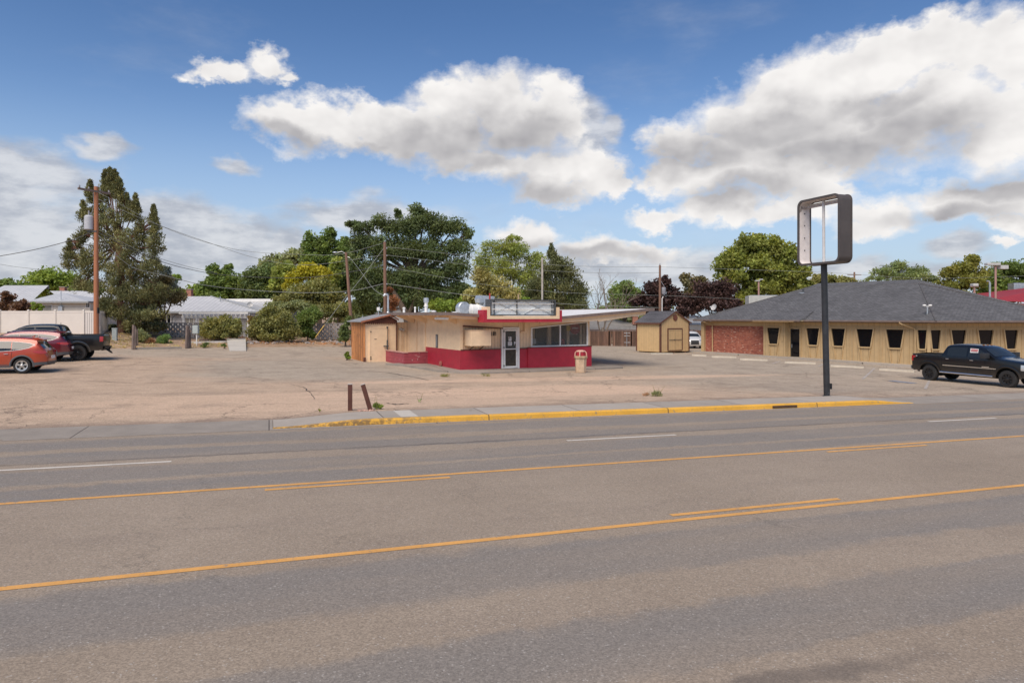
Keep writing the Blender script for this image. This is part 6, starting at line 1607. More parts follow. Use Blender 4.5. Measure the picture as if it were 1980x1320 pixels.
def pickup(root, paint, kind):
    A = kind == 'crew'     # right-hand truck; otherwise the left one seen from behind
    rb_ = .22 if A else 0.
    S = dict(top=[(-1.16+rb_, .52), (-1.22+rb_, .62), (-1.23+rb_, 1.0), (-1.22+rb_, 1.36), (-1.12+rb_, 1.40), (.55, 1.40), (.66, 1.41), (.70, 1.46), (.86, 1.86), (1.0, 1.93), (1.5, 1.97), (2.2, 1.96), (2.55, 1.90), (2.8, 1.78), (3.38, 1.38), (3.7, 1.33), (4.45, 1.24), (4.78, 1.16), (4.86, .95), (4.88, .6), (4.80, .50)],
             w=.99, wb=3.92, r=.415, sill=.50, rim=.255, spokes=8 if A else 6, rimmat=m_rimblack, gap=.13, tw=.29,
             belt=[(-1.3, 1.36), (.6, 1.36), (.9, 1.36), (3.4, 1.32), (4.9, 1.1)], rear_up=(-.55, .58), front_up=(4.4, .50), paint=paint, tumble=.20, corner=.07, bed=(-1.10+rb_, .60, .82), rail=1.39)
    V = vehicle(root, S)
    V['side']([(.98, 1.40, 1.72), (1.06, 1.39, 1.80), (1.25, 1.385, 1.83), (1.98, 1.37, 1.83)], m_carglass, 'rear_window')
    V['side']([(2.06, 1.37, 1.83), (2.45, 1.36, 1.80), (2.72, 1.36, 1.70), (3.12, 1.37, 1.42)], m_carglass, 'front_window')
    V['zone'](lambda p: 2.78 < p[0] < 3.34 and p[1] > 1.40, -.88, .88, m_carglass, 'windshield')
    V['zone'](lambda p: .69 < p[0] < .90 and 1.48 < p[1] < 1.84, -.75, .75, m_carglass, 'rear_glass')
    V['arc'](0, V['ra']-.01, V['ra']+.11, .035, 4, 176, m=m_greyc if not A else paint); V['arc'](3.92, V['ra']-.01, V['ra']+.11, .035, 4, 176, m=m_greyc if not A else paint)
    for x in ((.70, .72), (2.02, 2.02), (3.14, 3.18)): seams(root, V, [x], .60, 1.36)
    handle(root, V, 1.02, 1.22, m_chrome if A else m_trimblack); handle(root, V, 2.26, 1.21, m_chrome if A else m_trimblack)
    mirror(root, V, 3.0, 1.36, m_trimblack, 1.5)
    for s_ in (-1, 1):
        q = 'headlight'
    V['side']([(4.52, .86, 1.12), (4.70, .84, 1.12), (4.84, .84, 1.06)], m_clearlight, 'headlight', .012)
    for s_ in ((-.99, -.60), (.60, .99)): V['zone'](lambda p: p[0] > 4.7 and .84 < p[1] < 1.12, s_[0], s_[1], m_clearlight, 'headlight', .014)
    V['zone'](lambda p: p[0] > 4.7 and .80 < p[1] < 1.12, -.56, .56, m_trimgrey, 'grille', .016)
    V['zone'](lambda p: p[0] > 4.7 and .56 < p[1] < .76, -.98, .98, m_chrome if A else m_trimblack, 'front_bumper', .06)
    V['zone'](lambda p: p[0] < -1.1+rb_ and .56 < p[1] < .76, -.98, .98, m_trimblack if not A else m_galv, 'rear_bumper', .08)
    V['side']([(-1.22+rb_, 1.02, 1.30), (-1.06-(.05 if A else 0)+rb_, 1.02, 1.30)], m_taillight, 'taillight', .014)
    for s_ in ((-.99, -.84), (.84, .99)): V['zone'](lambda p: p[0] < -1.2+rb_ and 1.0 < p[1] < 1.32, s_[0], s_[1], m_taillight, 'taillight', .014)
    MB().box(-1.38+rb_, -1.20+rb_, -.04, .04, .50, .58).tube([(-1.36+rb_, 0, .54), (-1.36+rb_, 0, .66)], .025, 8).build('tow_hitch', m_under, root)
    for s_ in (-1, 1):
        MB().tube([(.62, s_*.99, .52), (3.28, s_*.99, .49)], .045, 8).build('running_board', m_chrome if A else m_trimblack, root, smooth=True)
        MB().tube([(.1, s_*.45, .42), (3.8, s_*.45, .42)], .07, 6).build('frame_rail', m_under, root)
    MB().tube([(0, -.8, .42), (0, .8, .42)], .08, 8).lathe([(.19, -.14), (.19, .14)], 14, (0, 0, .42), 'y').build('rear_axle', m_under, root)
    if A:
        V['side']([(.76, .86, .90), (3.42, .84, .88)], m_chrome, 'door_strip', .012)
        V['side']([(2.75, .905, .945), (3.10, .905, .945)], m_chrome, 'door_badge', .010)
        # trail badge on the bed side: a red letter and two pale numerals built from strokes
        for s_ in (-1, 1):
            y = V['W'](-.8, 1.25)+.010
            mb = MB(); mb.prism([(q_+.12, w_) for q_, w_ in ((-1.02, 1.30), (-.88, 1.30), (-.88, 1.27), (-.97, 1.22), (-.88, 1.22), (-.88, 1.19), (-1.02, 1.19), (-1.02, 1.22), (-.93, 1.27), (-1.02, 1.27))], s_*y-.003, s_*y+.003); mb.build('badge_letter', m_red, root)
            mb = MB(); mb.prism([(-.74, 1.30), (-.64, 1.30), (-.64, 1.27), (-.69, 1.19), (-.72, 1.19), (-.68, 1.27), (-.74, 1.27)], s_*y-.003, s_*y+.003); mb.build('badge_numeral', m_whitepaint, root)
            mb = MB(); mb.prism([(-.61, 1.30), (-.575, 1.30), (-.575, 1.19), (-.605, 1.19), (-.605, 1.27), (-.61, 1.27)], s_*y-.003, s_*y+.003); mb.build('badge_numeral', m_whitepaint, root)
        # red and white for-sale notice behind the front door glass (near side only)
        y = -(V['W'](2.3, 1.62)+.012)
        sg_ = MB(); sg_.add([(2.12, y-.01, 1.53), (2.52, y-.01, 1.51), (2.54, y+.02, 1.79), (2.14, y+.02, 1.81)], [(0,1,2,3)]); nt = sg_.build('sale_notice', m_paper, root)
        MB().add([(2.17, y-.010, 1.665), (2.50, y-.010, 1.65), (2.51, y+.012, 1.765), (2.18, y+.012, 1.78)], [(0,1,2,3)]).build('notice_band', m_red, nt)
        mb = MB()
        for k in range(6): mb.box(2.20+k*.05, 2.225+k*.05, y-.0125, y-.008, 1.695, 1.735)
        mb.build('notice_lettering', m_paper, nt)
        MB().box(3.0, 3.45, -.6, -.58, 1.43, 1.44).tube([(3.36, -.5, 1.44), (3.22, .1, 1.52)], .012, 5).build('wiper', m_trimblack, root)
        for s_ in (-.3, 0, .3): MB().bbox(2.38, 2.46, s_-.05, s_+.05, 1.96, 1.985, .01).build('roof_marker', mat('amber_lens', (.5, .2, .03), .3, .05), root)
        MB().prism([(2.15, 1.97), (2.30, 1.97), (2.16, 2.04)], -.02, .02).build('fin_antenna', m_trimblack, root)
        MB().box(-.55, -.48, -1.02, -.86, .22, .52).build('mud_flap', m_trimblack, root) if False else None
    else:
        MB().tube([(.9, .5, 1.97), (.9, .5, 2.07)], .012, 5).build('antenna', m_trimblack, root)
        MB().tube([(-1.25, .62, .62), (-1.5, .60, .42), (-1.62, .58, .36)], .03, 6).tube([(-1.25, .3, .62), (-1.55, .40, .40)], .03, 6).build('tow_bar', m_under, root)
    return V
o3 = park('parked_pickup', 151, 697, HEAD, 'black pickup with open bed parked farthest in the left row', 'pickup truck', 'vehicles parked in a row at the left')
o3.location += Matrix.Rotation(HEAD, 3, 'Z') @ Vector((0, -.85, 0)); o3.location.z = float(lot_z(o3.location.x, o3.location.y)); pickup(o3, m_blackc, 'sport')
RH = R(-67)
g_ = at(1799, 735, True); o4 = empty('parked_pickup', g_, RH, 'black crew cab pickup with a red and white notice in its front window', 'pickup truck')
o4.location += Matrix.Rotation(RH, 3, 'Z') @ Vector((0, .85, 0)); pickup(o4, m_blackc, 'crew')
gf = Vector((o4.location.x, o4.location.y, 0)) + Matrix.Rotation(RH, 3, 'Z') @ Vector((3.92, 0, 0))
zr_, zf_ = float(lot_z(o4.location.x, o4.location.y)), float(lot_z(gf.x, gf.y)); o4.location.z = zr_
o4.rotation_euler = (0, math.atan2(zr_-zf_, 3.92), RH)
# white car half hidden by the shed, facing the street
g_ = at(1343, 673, True); o5 = empty('parked_suv', g_, R(-92), 'white car facing the street, half hidden behind the garden shed', 'car')
o5.location.x -= .0; suv(o5, m_whitec)
o5.location += Vector((-.1, 2.7, 0)); o5.location.z = float(lot_z(o5.location.x, o5.location.y))
# ================================================================== TREES, SHRUBS AND WEEDS
def leafmat(name, c, trans=.36, var=.10):
    return mat(name, (min(.6, c[0] * 2.3), c[1] * 2.1, c[2] * 2.3), .65, var, .35, trans=trans, vcol=True, spec=.25)
m_bark = mat('brown_bark', (.13, .095, .07), .9, .25, 3, .6, 14, aniso=(4, 4, .6))
m_barkred = mat('reddish_juniper_bark', (.20, .105, .07), .9, .25, 3, .6, 14, aniso=(4, 4, .5))
m_barkgrey = mat('grey_dead_wood', (.24, .19, .15), .9, .2, 3, .5, 14)
def leaves(name, centres, radii, nleaf, size, m, parent, seed, shape='broad', flat=.7, droop=0., tintspread=.28, upl=.0):
    """leaf faces scattered through clumps; one mesh. Each leaf is a folded four-point blade"""
    rng = np.random.default_rng(seed); C = np.array(centres, float); Rr = np.array(radii, float); K = len(C)
    cl = np.repeat(np.arange(K), nleaf); N = len(cl)
    d = rng.normal(size=(N, 3)); d /= np.linalg.norm(d, axis=1, keepdims=True)
    rad = rng.random(N)**.45
    pos = C[cl] + d * (rad * Rr[cl])[:, None] * np.array([1, 1, flat])
    pos[:, 2] -= droop * rng.random(N)**2
    # blade axes
    if shape == 'needle':
        ax = d*.55 + rng.normal(size=(N, 3))*.35 + np.array([0, 0, .55]); asp = .30
    elif shape == 'locust':
        ax = d*.8 + rng.normal(size=(N, 3))*.5 + np.array([0, 0, -.25]); asp = .34
    else:
        ax = d*.5 + rng.normal(size=(N, 3))*.7 + np.array([0, 0, -.1]); asp = .62
    ax /= np.linalg.norm(ax, axis=1, keepdims=True)
    nn = rng.normal(size=(N, 3)) + np.array([0, 0, .9]); sd_ = np.cross(ax, nn); sd_ /= np.linalg.norm(sd_, axis=1, keepdims=True)+1e-9
    L = size * (.6 + .8*rng.random(N)); Wd = L*asp
    up_ = np.cross(sd_, ax)
    a = pos - ax*L[:, None]*.5; c = pos + ax*L[:, None]*.5
    b_ = pos + sd_*Wd[:, None]*.5 + up_*Wd[:, None]*.18; e = pos - sd_*Wd[:, None]*.5 + up_*Wd[:, None]*.18
    V = np.stack([a, b_, c, e], 1).reshape(-1, 3)
    me = bpy.data.meshes.new(name); me.vertices.add(4*N); me.vertices.foreach_set('co', V.ravel())
    F = np.stack([np.arange(N)*4, np.arange(N)*4+1, np.arange(N)*4+2, np.arange(N)*4+3], 1)
    me.loops.add(4*N); me.loops.foreach_set('vertex_index', F.ravel().astype(np.int32))
    me.polygons.add(N); me.polygons.foreach_set('loop_start', (np.arange(N)*4).astype(np.int32)); me.polygons.foreach_set('loop_total', np.full(N, 4, np.int32))
    # leaf colour: young growth paler, each spray its own tone
    clt = 1 + tintspread*(rng.random(K)-.5)*2; hue = (rng.random(K)-.5)*.16
    lt = clt[cl] * (1 + .35*(rng.random(N)-.5))
    colr = np.stack([lt*(1+hue[cl]), lt, lt*(1-hue[cl]*.8), np.ones(N)], 1).clip(0, 3)
    at_ = me.attributes.new('tint', 'FLOAT_COLOR', 'CORNER'); at_.data.foreach_set('color', np.repeat(colr, 4, 0).ravel())
    me.materials.append(m); me.update(); me.validate()
    o = bpy.data.objects.new(name, me); COL.objects.link(o); o.parent = parent
    return o
def pix2loc(u, v, Y, root): p = P(u, v, Y); return Vector((p.x-root.location.x, p.y-root.location.y, p.z-root.location.z))
def tree(name, lab, base_u, Y, lobes, leafm, clumps=60, nleaf=70, size=.30, cr=.85, seed=1, shape='broad', trunk_r=.25, bark=None, lean=(0, 0), cat='tree', depth=1.0, flat=.75, grp=None, forks=True, trunk_top=None, droop=0., shell=.55, tint=.28, base_v=None, solid=0., extra=None):
    """lobes: (column, row, half-width px, half-height px) of each crown mass at distance Y"""
    bx = (base_u-CU)/FOC*Y; root = empty(name, (bx, Y, G(bx, Y) if base_v is None else P(0, base_v, Y).z), 0, lab, cat, grp)
    k = Y/FOC; rn = random.Random(seed); C = []; RR = []; lobs = []
    tot = sum(a[2]*a[3] for a in lobes)
    for (u, v, ru, rv) in lobes:
        c = pix2loc(u, v, Y, root); rx, rz_ = ru*k, rv*k; ry = min(rx*depth, 4.5); lobs.append((c, rx, rz_))
        n = max(7, int(clumps*1.15*ru*rv/tot)); crl = min(cr, rx*.6, rz_*.75)
        if rv > 1.55*ru and shape == 'needle':      # a pointed spire
            for q_ in range(max(n, 16)):
                h_ = (q_+.5)/max(n, 16); w_ = (1-h_)**.8; a_ = rn.random()*2*PI; cr_ = .12+.26*w_
                C.append((c.x+math.cos(a_)*rx*.8*w_, c.y+math.sin(a_)*rx*.8*w_, c.z-rz_+2*rz_*h_)); RR.append(cr_)
            continue
        for _ in range(n):
            while True:
                d = Vector((rn.gauss(0, 1), rn.gauss(0, 1), rn.gauss(0, 1))); d.normalize(); r_ = shell+(1-shell)*rn.random()
                if rn.random() < .15: r_ = rn.random()
                if not (d.y > .35 and rn.random() < .55): break
            C.append((c.x+d.x*r_*max(rx-crl*.6, .1), c.y+d.y*r_*ry, c.z+d.z*r_*max(rz_-crl*.5, .1))); RR.append(crl*(.65+.6*rn.random()))
    crown = leaves('crown', C, RR, nleaf, size, leafm, root, seed, shape, flat, droop, tint)
    # trunk and limbs that run to the crown masses
    bark = bark or m_bark; cen = sum((l[0]*(l[1]*l[2]) for l in lobs), Vector((0,0,0)))/sum(l[1]*l[2] for l in lobs)
    tt = Vector((lean[0], lean[1], cen.z*.45)) if trunk_top is None else pix2loc(*trunk_top, Y, root)
    tr_ = MB().tube([(0, 0, -.4), (tt.x*.15, tt.y*.15, tt.z*.3), (tt.x*.55, tt.y*.5, tt.z*.7), tuple(tt)], [trunk_r*1.25, trunk_r, trunk_r*.85, trunk_r*.7], 9).build('trunk', bark, root, smooth=True)
    if forks:
        mb = MB()
        for (c, rx, rz_) in lobs:
            m1 = tt.lerp(c, .5)+Vector((0, 0, -.08*(c-tt).length)); fr_ = min(1., (rx*rz_)**.5/1.2); mb.tube([tuple(tt*.97), tuple(m1), tuple(c)], [trunk_r*.5*fr_, trunk_r*.3*fr_, .025], 6, False)
            idx = [i for i in range(len(C)) if (Vector(C[i])-c).length < max(rx, rz_)*1.15][:14]
            for i in idx: q = Vector(C[i]); mb.tube([tuple(c.lerp(tt, .15)), tuple(c.lerp(q, .5)+Vector((0, 0, .1))), tuple(q)], [.03, .022, .012], 4, False)
        mb.build('limbs', bark, tr_)
    return root
G_DARK = leafmat('dark_green_leaf', (.072, .100, .034)); G_MID = leafmat('mid_green_leaf', (.085, .125, .032)); G_LIGHT = leafmat('light_green_leaf', (.150, .185, .045))
G_YEL = leafmat('yellow_leaf', (.215, .215, .020)); G_OLIVE = leafmat('olive_leaf', (.125, .135, .045)); G_JUN = leafmat('juniper_scale', (.092, .100, .040), .15)
G_PURP = leafmat('purple_leaf', (.034, .021, .017), .15); G_GREY = leafmat('greyish_green_leaf', (.14, .165, .075)); G_RED = leafmat('red_brown_leaf', (.085, .05, .03)); G_SPR = leafmat('blue_spruce_needle', (.055, .075, .065), .1)
G_LIME = leafmat('bright_green_leaf', (.115, .165, .030)); G_PINE = leafmat('pine_needle', (.070, .080, .030), .12)

# the big juniper: many upright spires over ragged tiers
jl = [(212, 350, 9, 26), (222, 352, 8, 24), (203, 362, 8, 22), (232, 368, 8, 22), (174, 368, 8, 20), (297, 425, 8, 30), (262, 402, 9, 24), (246, 396, 8, 22), (160, 408, 8, 20), (134, 480, 9, 18), (190, 395, 10, 30), (212, 380, 14, 42), (226, 360, 10, 26), (214, 345, 6, 18), (203, 350, 8, 22), (174, 372, 7, 20), (236, 412, 18, 36), (262, 400, 9, 26), (297, 415, 6, 18), (300, 440, 14, 22), (276, 445, 18, 26),
      (170, 420, 16, 24), (165, 455, 18, 22), (148, 470, 14, 18), (205, 445, 34, 40), (250, 470, 40, 36), (300, 478, 20, 28), (145, 505, 24, 22), (185, 505, 40, 34), (240, 520, 46, 36), (292, 520, 32, 34), (165, 545, 30, 24), (215, 565, 46, 34), (265, 565, 44, 36), (310, 560, 22, 26), (210, 598, 30, 22), (248, 602, 40, 24), (290, 605, 36, 22), (262, 628, 30, 14)]
tree('juniper_tree', 'huge ragged olive juniper with pointed spires behind the orange-brown pole', 234, 53., jl, G_JUN, 560, 80, .20, .46, 11, 'needle', .24, m_barkred, depth=.9, flat=.9, trunk_top=(228, 470), tint=.38, shell=.50)
tree('juniper_shrub', 'broad brownish juniper spreading low between the big juniper and grey house', 318, 57., [(300, 560, 36, 26), (335, 575, 34, 20), (285, 590, 30, 22), (320, 545, 22, 18), (300, 618, 26, 14)], leafmat('brownish_juniper', (.095, .085, .036), .1), 130, 60, .28, .6, 12, 'needle', .2, m_barkred, shell=.3)
tree('spruce_tree', 'small blue-grey spruce tip just right of the big juniper', 328, 75., [(322, 530, 12, 18), (326, 548, 20, 14)], G_SPR, 50, 50, .3, .5, 13, 'needle', .15)
# left background
tree('broadleaf_tree', 'round mid-green tree behind the cream house roof', 104, 92., [(105, 538, 44, 24), (78, 545, 28, 20), (135, 548, 30, 20), (95, 560, 50, 16)], G_LIME, 110, 60, .42, 1.4, 21, trunk_r=.3)
tree('broadleaf_tree', 'dull green tree at the far left edge behind the long roof', 20, 96., [(10, 552, 22, 16), (40, 556, 26, 12), (-15, 550, 20, 14)], G_MID, 60, 50, .42, 1.2, 22, trunk_r=.25)
tree('broadleaf_tree', 'shaded green tree filling the gap left of the big juniper', 168, 85., [(175, 562, 28, 22), (150, 570, 22, 14)], G_DARK, 50, 50, .4, 1.1, 23)
tree('red_leaved_shrub', 'reddish brown shrub reaching above the fence at the left edge', 22, 54., [(16, 572, 14, 16), (38, 590, 22, 12), (8, 592, 16, 10), (50, 596, 14, 8)], G_RED, 40, 50, .2, .45, 24, trunk_r=.06, cat='shrub')
tree('leafy_vine', 'green vine fans climbing above the fence beside the cream wall', 75, 53., [(70, 592, 10, 10), (80, 596, 7, 8)], G_LIME, 12, 40, .2, .3, 25, trunk_r=.05, cat='vine')
# behind the grey house
tree('broadleaf_tree', 'low bright tree directly above the grey roof chimney', 350, 84., [(352, 575, 26, 18), (385, 568, 24, 20), (330, 560, 16, 20), (340, 540, 12, 14)], G_LIME, 80, 60, .36, 1.0, 31)
tree('broadleaf_tree', 'upright tree with twiggy top above the right end of the grey roof', 425, 82., [(425, 545, 28, 24), (415, 525, 16, 18), (440, 522, 12, 14), (450, 552, 20, 26), (400, 560, 22, 20), (425, 575, 44, 18)], G_MID, 120, 60, .34, .9, 32)
tree('broadleaf_tree', 'dense rounded dark green tree left of the yellow tree', 505, 80., [(500, 540, 34, 28), (520, 525, 22, 18), (480, 560, 28, 22), (515, 570, 36, 24), (535, 545, 20, 26), (495, 582, 40, 14)], G_DARK, 150, 66, .33, 1.0, 33, tint=.34)
tree('broadleaf_tree', 'hazy tree canopy rising behind the yellow tree toward the poplar', 560, 100., [(540, 505, 32, 16), (575, 495, 26, 18), (520, 515, 20, 12), (600, 500, 24, 18)], G_GREY, 100, 50, .42, 1.1, 34)
tree('poplar_tree', 'tall twin-headed poplar standing above the yellow tree', 618, 86., [(600, 478, 18, 32), (594, 462, 10, 18), (620, 480, 18, 28), (636, 470, 20, 34), (642, 450, 10, 16), (655, 488, 16, 28), (612, 505, 36, 28), (648, 505, 20, 26), (625, 540, 40, 22)], G_MID, 170, 66, .32, .85, 35, trunk_r=.3)
tree('yellow_tree', 'golden yellow tree in the middle of the green ones', 595, 74., [(600, 525, 28, 20), (570, 535, 20, 16), (620, 530, 20, 18), (555, 552, 14, 12), (590, 518, 14, 10)], G_YEL, 110, 60, .27, .75, 36, trunk_r=.2)
tree('broadleaf_tree', 'yellow-green tree half behind the golden tree', 545, 78., [(545, 530, 20, 22), (560, 515, 18, 14), (535, 550, 16, 18), (650, 528, 14, 36)], G_LIGHT, 70, 60, .3, .8, 37)
tree('broadleaf_tree', 'low green tree right under the golden tree', 590, 70., [(590, 565, 42, 20), (620, 560, 30, 26), (560, 580, 34, 16), (645, 575, 28, 26), (610, 590, 50, 14)], G_OLIVE, 170, 62, .28, .85, 38)
# the great locust above the drive-in
ll = [(700, 440, 32, 16), (680, 432, 14, 8), (735, 428, 24, 16), (760, 440, 26, 20), (805, 405, 20, 16), (820, 425, 34, 24), (790, 440, 36, 26), (850, 440, 30, 26), (880, 438, 28, 22), (905, 450, 16, 14), (700, 470, 34, 30), (740, 480, 44, 34), (790, 485, 46, 34), (840, 485, 44, 32), (885, 480, 30, 26),
      (690, 510, 26, 34), (725, 530, 44, 34), (780, 540, 50, 34), (835, 535, 48, 32), (880, 525, 36, 32), (850, 570, 46, 24), (800, 580, 48, 22), (740, 575, 44, 26), (700, 565, 28, 34), (890, 560, 28, 24), (770, 412, 10, 12)]
tree('locust_tree', 'largest dark green tree, spreading behind the drive-in roof and brown pole', 800, 70., ll, leafmat('dark_locust_leaf', (.068, .094, .036)), 560, 88, .32, .95, 41, 'locust', .5, m_bark, trunk_top=(800, 530), tint=.36, shell=.4, depth=.8)
t_ = empty('leaning_trunk', P(784, 604, 69), 0, 'bare leaning dark trunk rising from behind the drive-in roof', 'tree'); bz = G(t_.location.x, 69)
MB().tube([(.6, 0, bz-t_.location.z), (0, 0, 0), (-.9, 0, 1.6), (-1.6, .2, 2.6)], [.42, .36, .26, .16], 9).tube([(.3, 0, -.2), (.9, 0, 1.2), (1.5, .2, 2.6)], [.22, .16, .1], 7).build('trunk', m_bark, t_, smooth=True)
tree('russet_bush', 'russet leaved bush glimpsed beside the brown pole', 758, 66., [(758, 585, 13, 16), (752, 560, 8, 8)], leafmat('russet_leaf', (.15, .075, .035)), 24, 44, .24, .5, 42, cat='bush')
tree('broadleaf_tree', 'wide sparse yellow-green tree right of the great dark tree', 985, 84., [(960, 480, 34, 22), (1000, 485, 34, 24), (1035, 505, 26, 24), (935, 505, 24, 26), (975, 520, 44, 30), (1020, 535, 38, 26), (990, 460, 24, 10)], G_LIGHT, 190, 60, .31, .85, 43, 'locust', .3, tint=.3)
tree('broadleaf_tree', 'pale olive bushy tree between the roof ducts and the sign', 935, 66., [(935, 545, 24, 22), (960, 555, 28, 24), (920, 570, 26, 22), (985, 575, 26, 20), (945, 590, 52, 18), (930, 525, 16, 12)], leafmat('pale_olive_leaf', (.185, .185, .07)), 170, 62, .26, .75, 44, shell=.35)
tree('broadleaf_tree', 'green undergrowth tree just above the roof ducts', 895, 68., [(860, 592, 44, 16), (905, 585, 26, 18), (1010, 590, 34, 18), (975, 596, 40, 14)], G_LIME, 120, 60, .27, .8, 45, base_v=640)
tree('pine_tree', 'dark layered pine with drooping boughs behind the sign flagpole', 1085, 76., [(1070, 492, 14, 12), (1085, 505, 26, 16), (1060, 520, 30, 18), (1100, 525, 28, 20), (1050, 545, 36, 20), (1095, 550, 40, 22), (1125, 560, 24, 16), (1060, 575, 44, 20), (1110, 582, 36, 18), (1030, 560, 24, 26), (1066, 480, 6, 10), (1030, 592, 40, 14)], G_PINE, 260, 66, .30, .75, 46, 'needle', .35, m_bark, droop=.8, tint=.34)
tree('broadleaf_tree', 'broad green crown filling the view between the leaning pole and the poplar', 655, 92., [(650, 520, 36, 36), (668, 480, 20, 26), (690, 540, 30, 40), (640, 560, 44, 30)], G_MID, 150, 66, .36, 1.1, 61, tint=.34)
tree('broadleaf_tree', 'pale green tree showing left of the golden tree over the white outbuilding', 470, 96., [(455, 560, 34, 22), (490, 565, 34, 22), (430, 575, 30, 14)], G_LIME, 90, 60, .36, 1.0, 62)
tree('broadleaf_tree', 'shadowy tree behind the fork of the great dark tree', 720, 88., [(720, 560, 44, 34), (780, 570, 44, 30), (840, 575, 44, 28), (890, 570, 40, 26), (700, 595, 50, 16)], G_DARK, 200, 66, .38, 1.1, 63)
tree('broadleaf_tree', 'green tree closing the gap behind the sign and the pine', 1020, 96., [(1000, 575, 44, 22), (1040, 570, 40, 24), (1090, 585, 40, 20), (940, 570, 30, 24)], G_LIME, 150, 60, .38, 1.1, 64)
# bare dead tree
dtv = empty('dead_tree', (P(1165, 0, 78).x, 78, G(P(1165, 0, 78).x, 78)), 0, 'leafless grey dead tree between the pine and the purple trees', 'tree')
mb = MB(); rn = random.Random(9); hb = P(0, 600, 78).z - dtv.location.z
def br_(mb, a, d, L, r, dep):
    if dep > 4 or r < .008: return
    pts = [a]; 
    for k in range(3): d = (d+Vector((rn.uniform(-.22, .22), rn.uniform(-.2, .2), rn.uniform(-.05, .16)))).normalized(); pts.append(pts[-1]+d*L/3)
    mb.tube([tuple(p) for p in pts], [r, r*.85, r*.7, r*.5], 5, False)
    for k in range(3 if dep < 3 else 2):
        nd = (d+Vector((rn.uniform(-.9, .9), rn.uniform(-.7, .7), rn.uniform(-.1, .6)))).normalized(); br_(mb, pts[1+k % 3], nd, L*.66, r*.55, dep+1)
for (u, ln) in ((1152, -.25), (1172, .2), (1185, .45)):
    a = Vector(((u-1165)/FOC*78*.3, 0, hb*.35)); br_(mb, a, Vector((ln, 0, 1)).normalized(), 3.2, .10, 0)
mb.tube([(0, 0, -.3), (0, 0, hb*.5)], [.25, .12], 8); mb.build('branches', m_barkgrey, dtv)
tree('broadleaf_tree', 'light green tree between the dead tree and the purple trees', 1208, 86., [(1208, 555, 24, 16), (1195, 575, 24, 20), (1225, 572, 22, 20), (1205, 592, 34, 14)], leafmat('fresh_green_leaf', (.10, .145, .045)), 90, 60, .33, .85, 51)
tree('purple_tree', 'dark purple leaved tree left of the shed pole', 1262, 84., [(1262, 560, 26, 22), (1285, 545, 16, 20), (1240, 580, 22, 18), (1275, 585, 36, 22), (1300, 570, 20, 20), (1270, 600, 42, 12)], G_PURP, 130, 62, .33, .9, 52, trunk_r=.25)
tree('purple_tree', 'wide dark purple leaved tree beside the large bright green tree', 1380, 82., [(1360, 560, 26, 20), (1395, 560, 28, 22), (1375, 585, 52, 24), (1330, 585, 30, 22), (1415, 588, 22, 16), (1330, 600, 30, 12)], G_PURP, 170, 62, .33, .9, 53, trunk_r=.25)
tree('broadleaf_tree', 'thin bronze-green tree poking up between the two purple trees', 1330, 90., [(1328, 540, 16, 14), (1350, 548, 18, 16), (1335, 560, 22, 16)], leafmat('bronze_green_leaf', (.10, .095, .045)), 56, 50, .34, .85, 54)
bl = [(1450, 475, 34, 24), (1490, 478, 34, 26), (1520, 495, 30, 26), (1420, 500, 30, 26), (1395, 510, 24, 20), (1460, 510, 44, 32), (1510, 525, 38, 30), (1545, 530, 24, 26), (1415, 535, 32, 28), (1470, 550, 44, 30), (1525, 560, 38, 22), (1560, 552, 18, 16), (1440, 580, 44, 20), (1465, 462, 20, 10)]
tree('maple_tree', 'large full bright green tree behind the left end of the dark hip roof', 1470, 88., bl, leafmat('bright_maple_leaf', (.125, .150, .034)), 330, 84, .40, 1.15, 55, trunk_r=.45, tint=.36, shell=.5)
tree('broadleaf_tree', 'distant flat green canopy between the big green tree and the sign pole', 1610, 105., [(1590, 540, 30, 12), (1625, 545, 30, 12), (1655, 550, 20, 8), (1600, 552, 40, 10)], G_OLIVE, 70, 50, .4, 1.0, 56)
tree('broadleaf_tree', 'airy rounded tree above the highest part of the shingled ridge', 1745, 92., [(1735, 515, 26, 12), (1710, 525, 26, 12), (1770, 525, 26, 12), (1745, 535, 56, 12), (1800, 540, 20, 10), (1690, 538, 20, 8)], leafmat('soft_green_leaf', (.105, .14, .05)), 130, 44, .34, .8, 57, 'locust', .25, tint=.3)
tree('broadleaf_tree', 'autumn-tinged open tree right of the shingled ridge', 1855, 84., [(1880, 505, 16, 14), (1862, 520, 22, 18), (1838, 530, 20, 18), (1868, 545, 32, 20), (1830, 552, 24, 14), (1895, 530, 16, 16), (1850, 572, 40, 12)], leafmat('yellow_tinged_leaf', (.125, .135, .03)), 130, 56, .32, .85, 58)
tree('broadleaf_tree', 'dense dark green tree at the far right edge behind the flood lamp', 1945, 86., [(1945, 520, 30, 18), (1975, 525, 26, 20), (1920, 540, 26, 22), (1950, 555, 44, 24), (1990, 545, 20, 26), (1910, 565, 30, 18), (1930, 578, 44, 12)], G_MID, 170, 62, .34, 1.0, 59)
tree('broadleaf_tree', 'low green foliage showing under the drive-in wing behind the shingled house', 1190, 92., [(1175, 606, 36, 12), (1215, 600, 24, 14)], G_MID, 50, 50, .34, .9, 60)
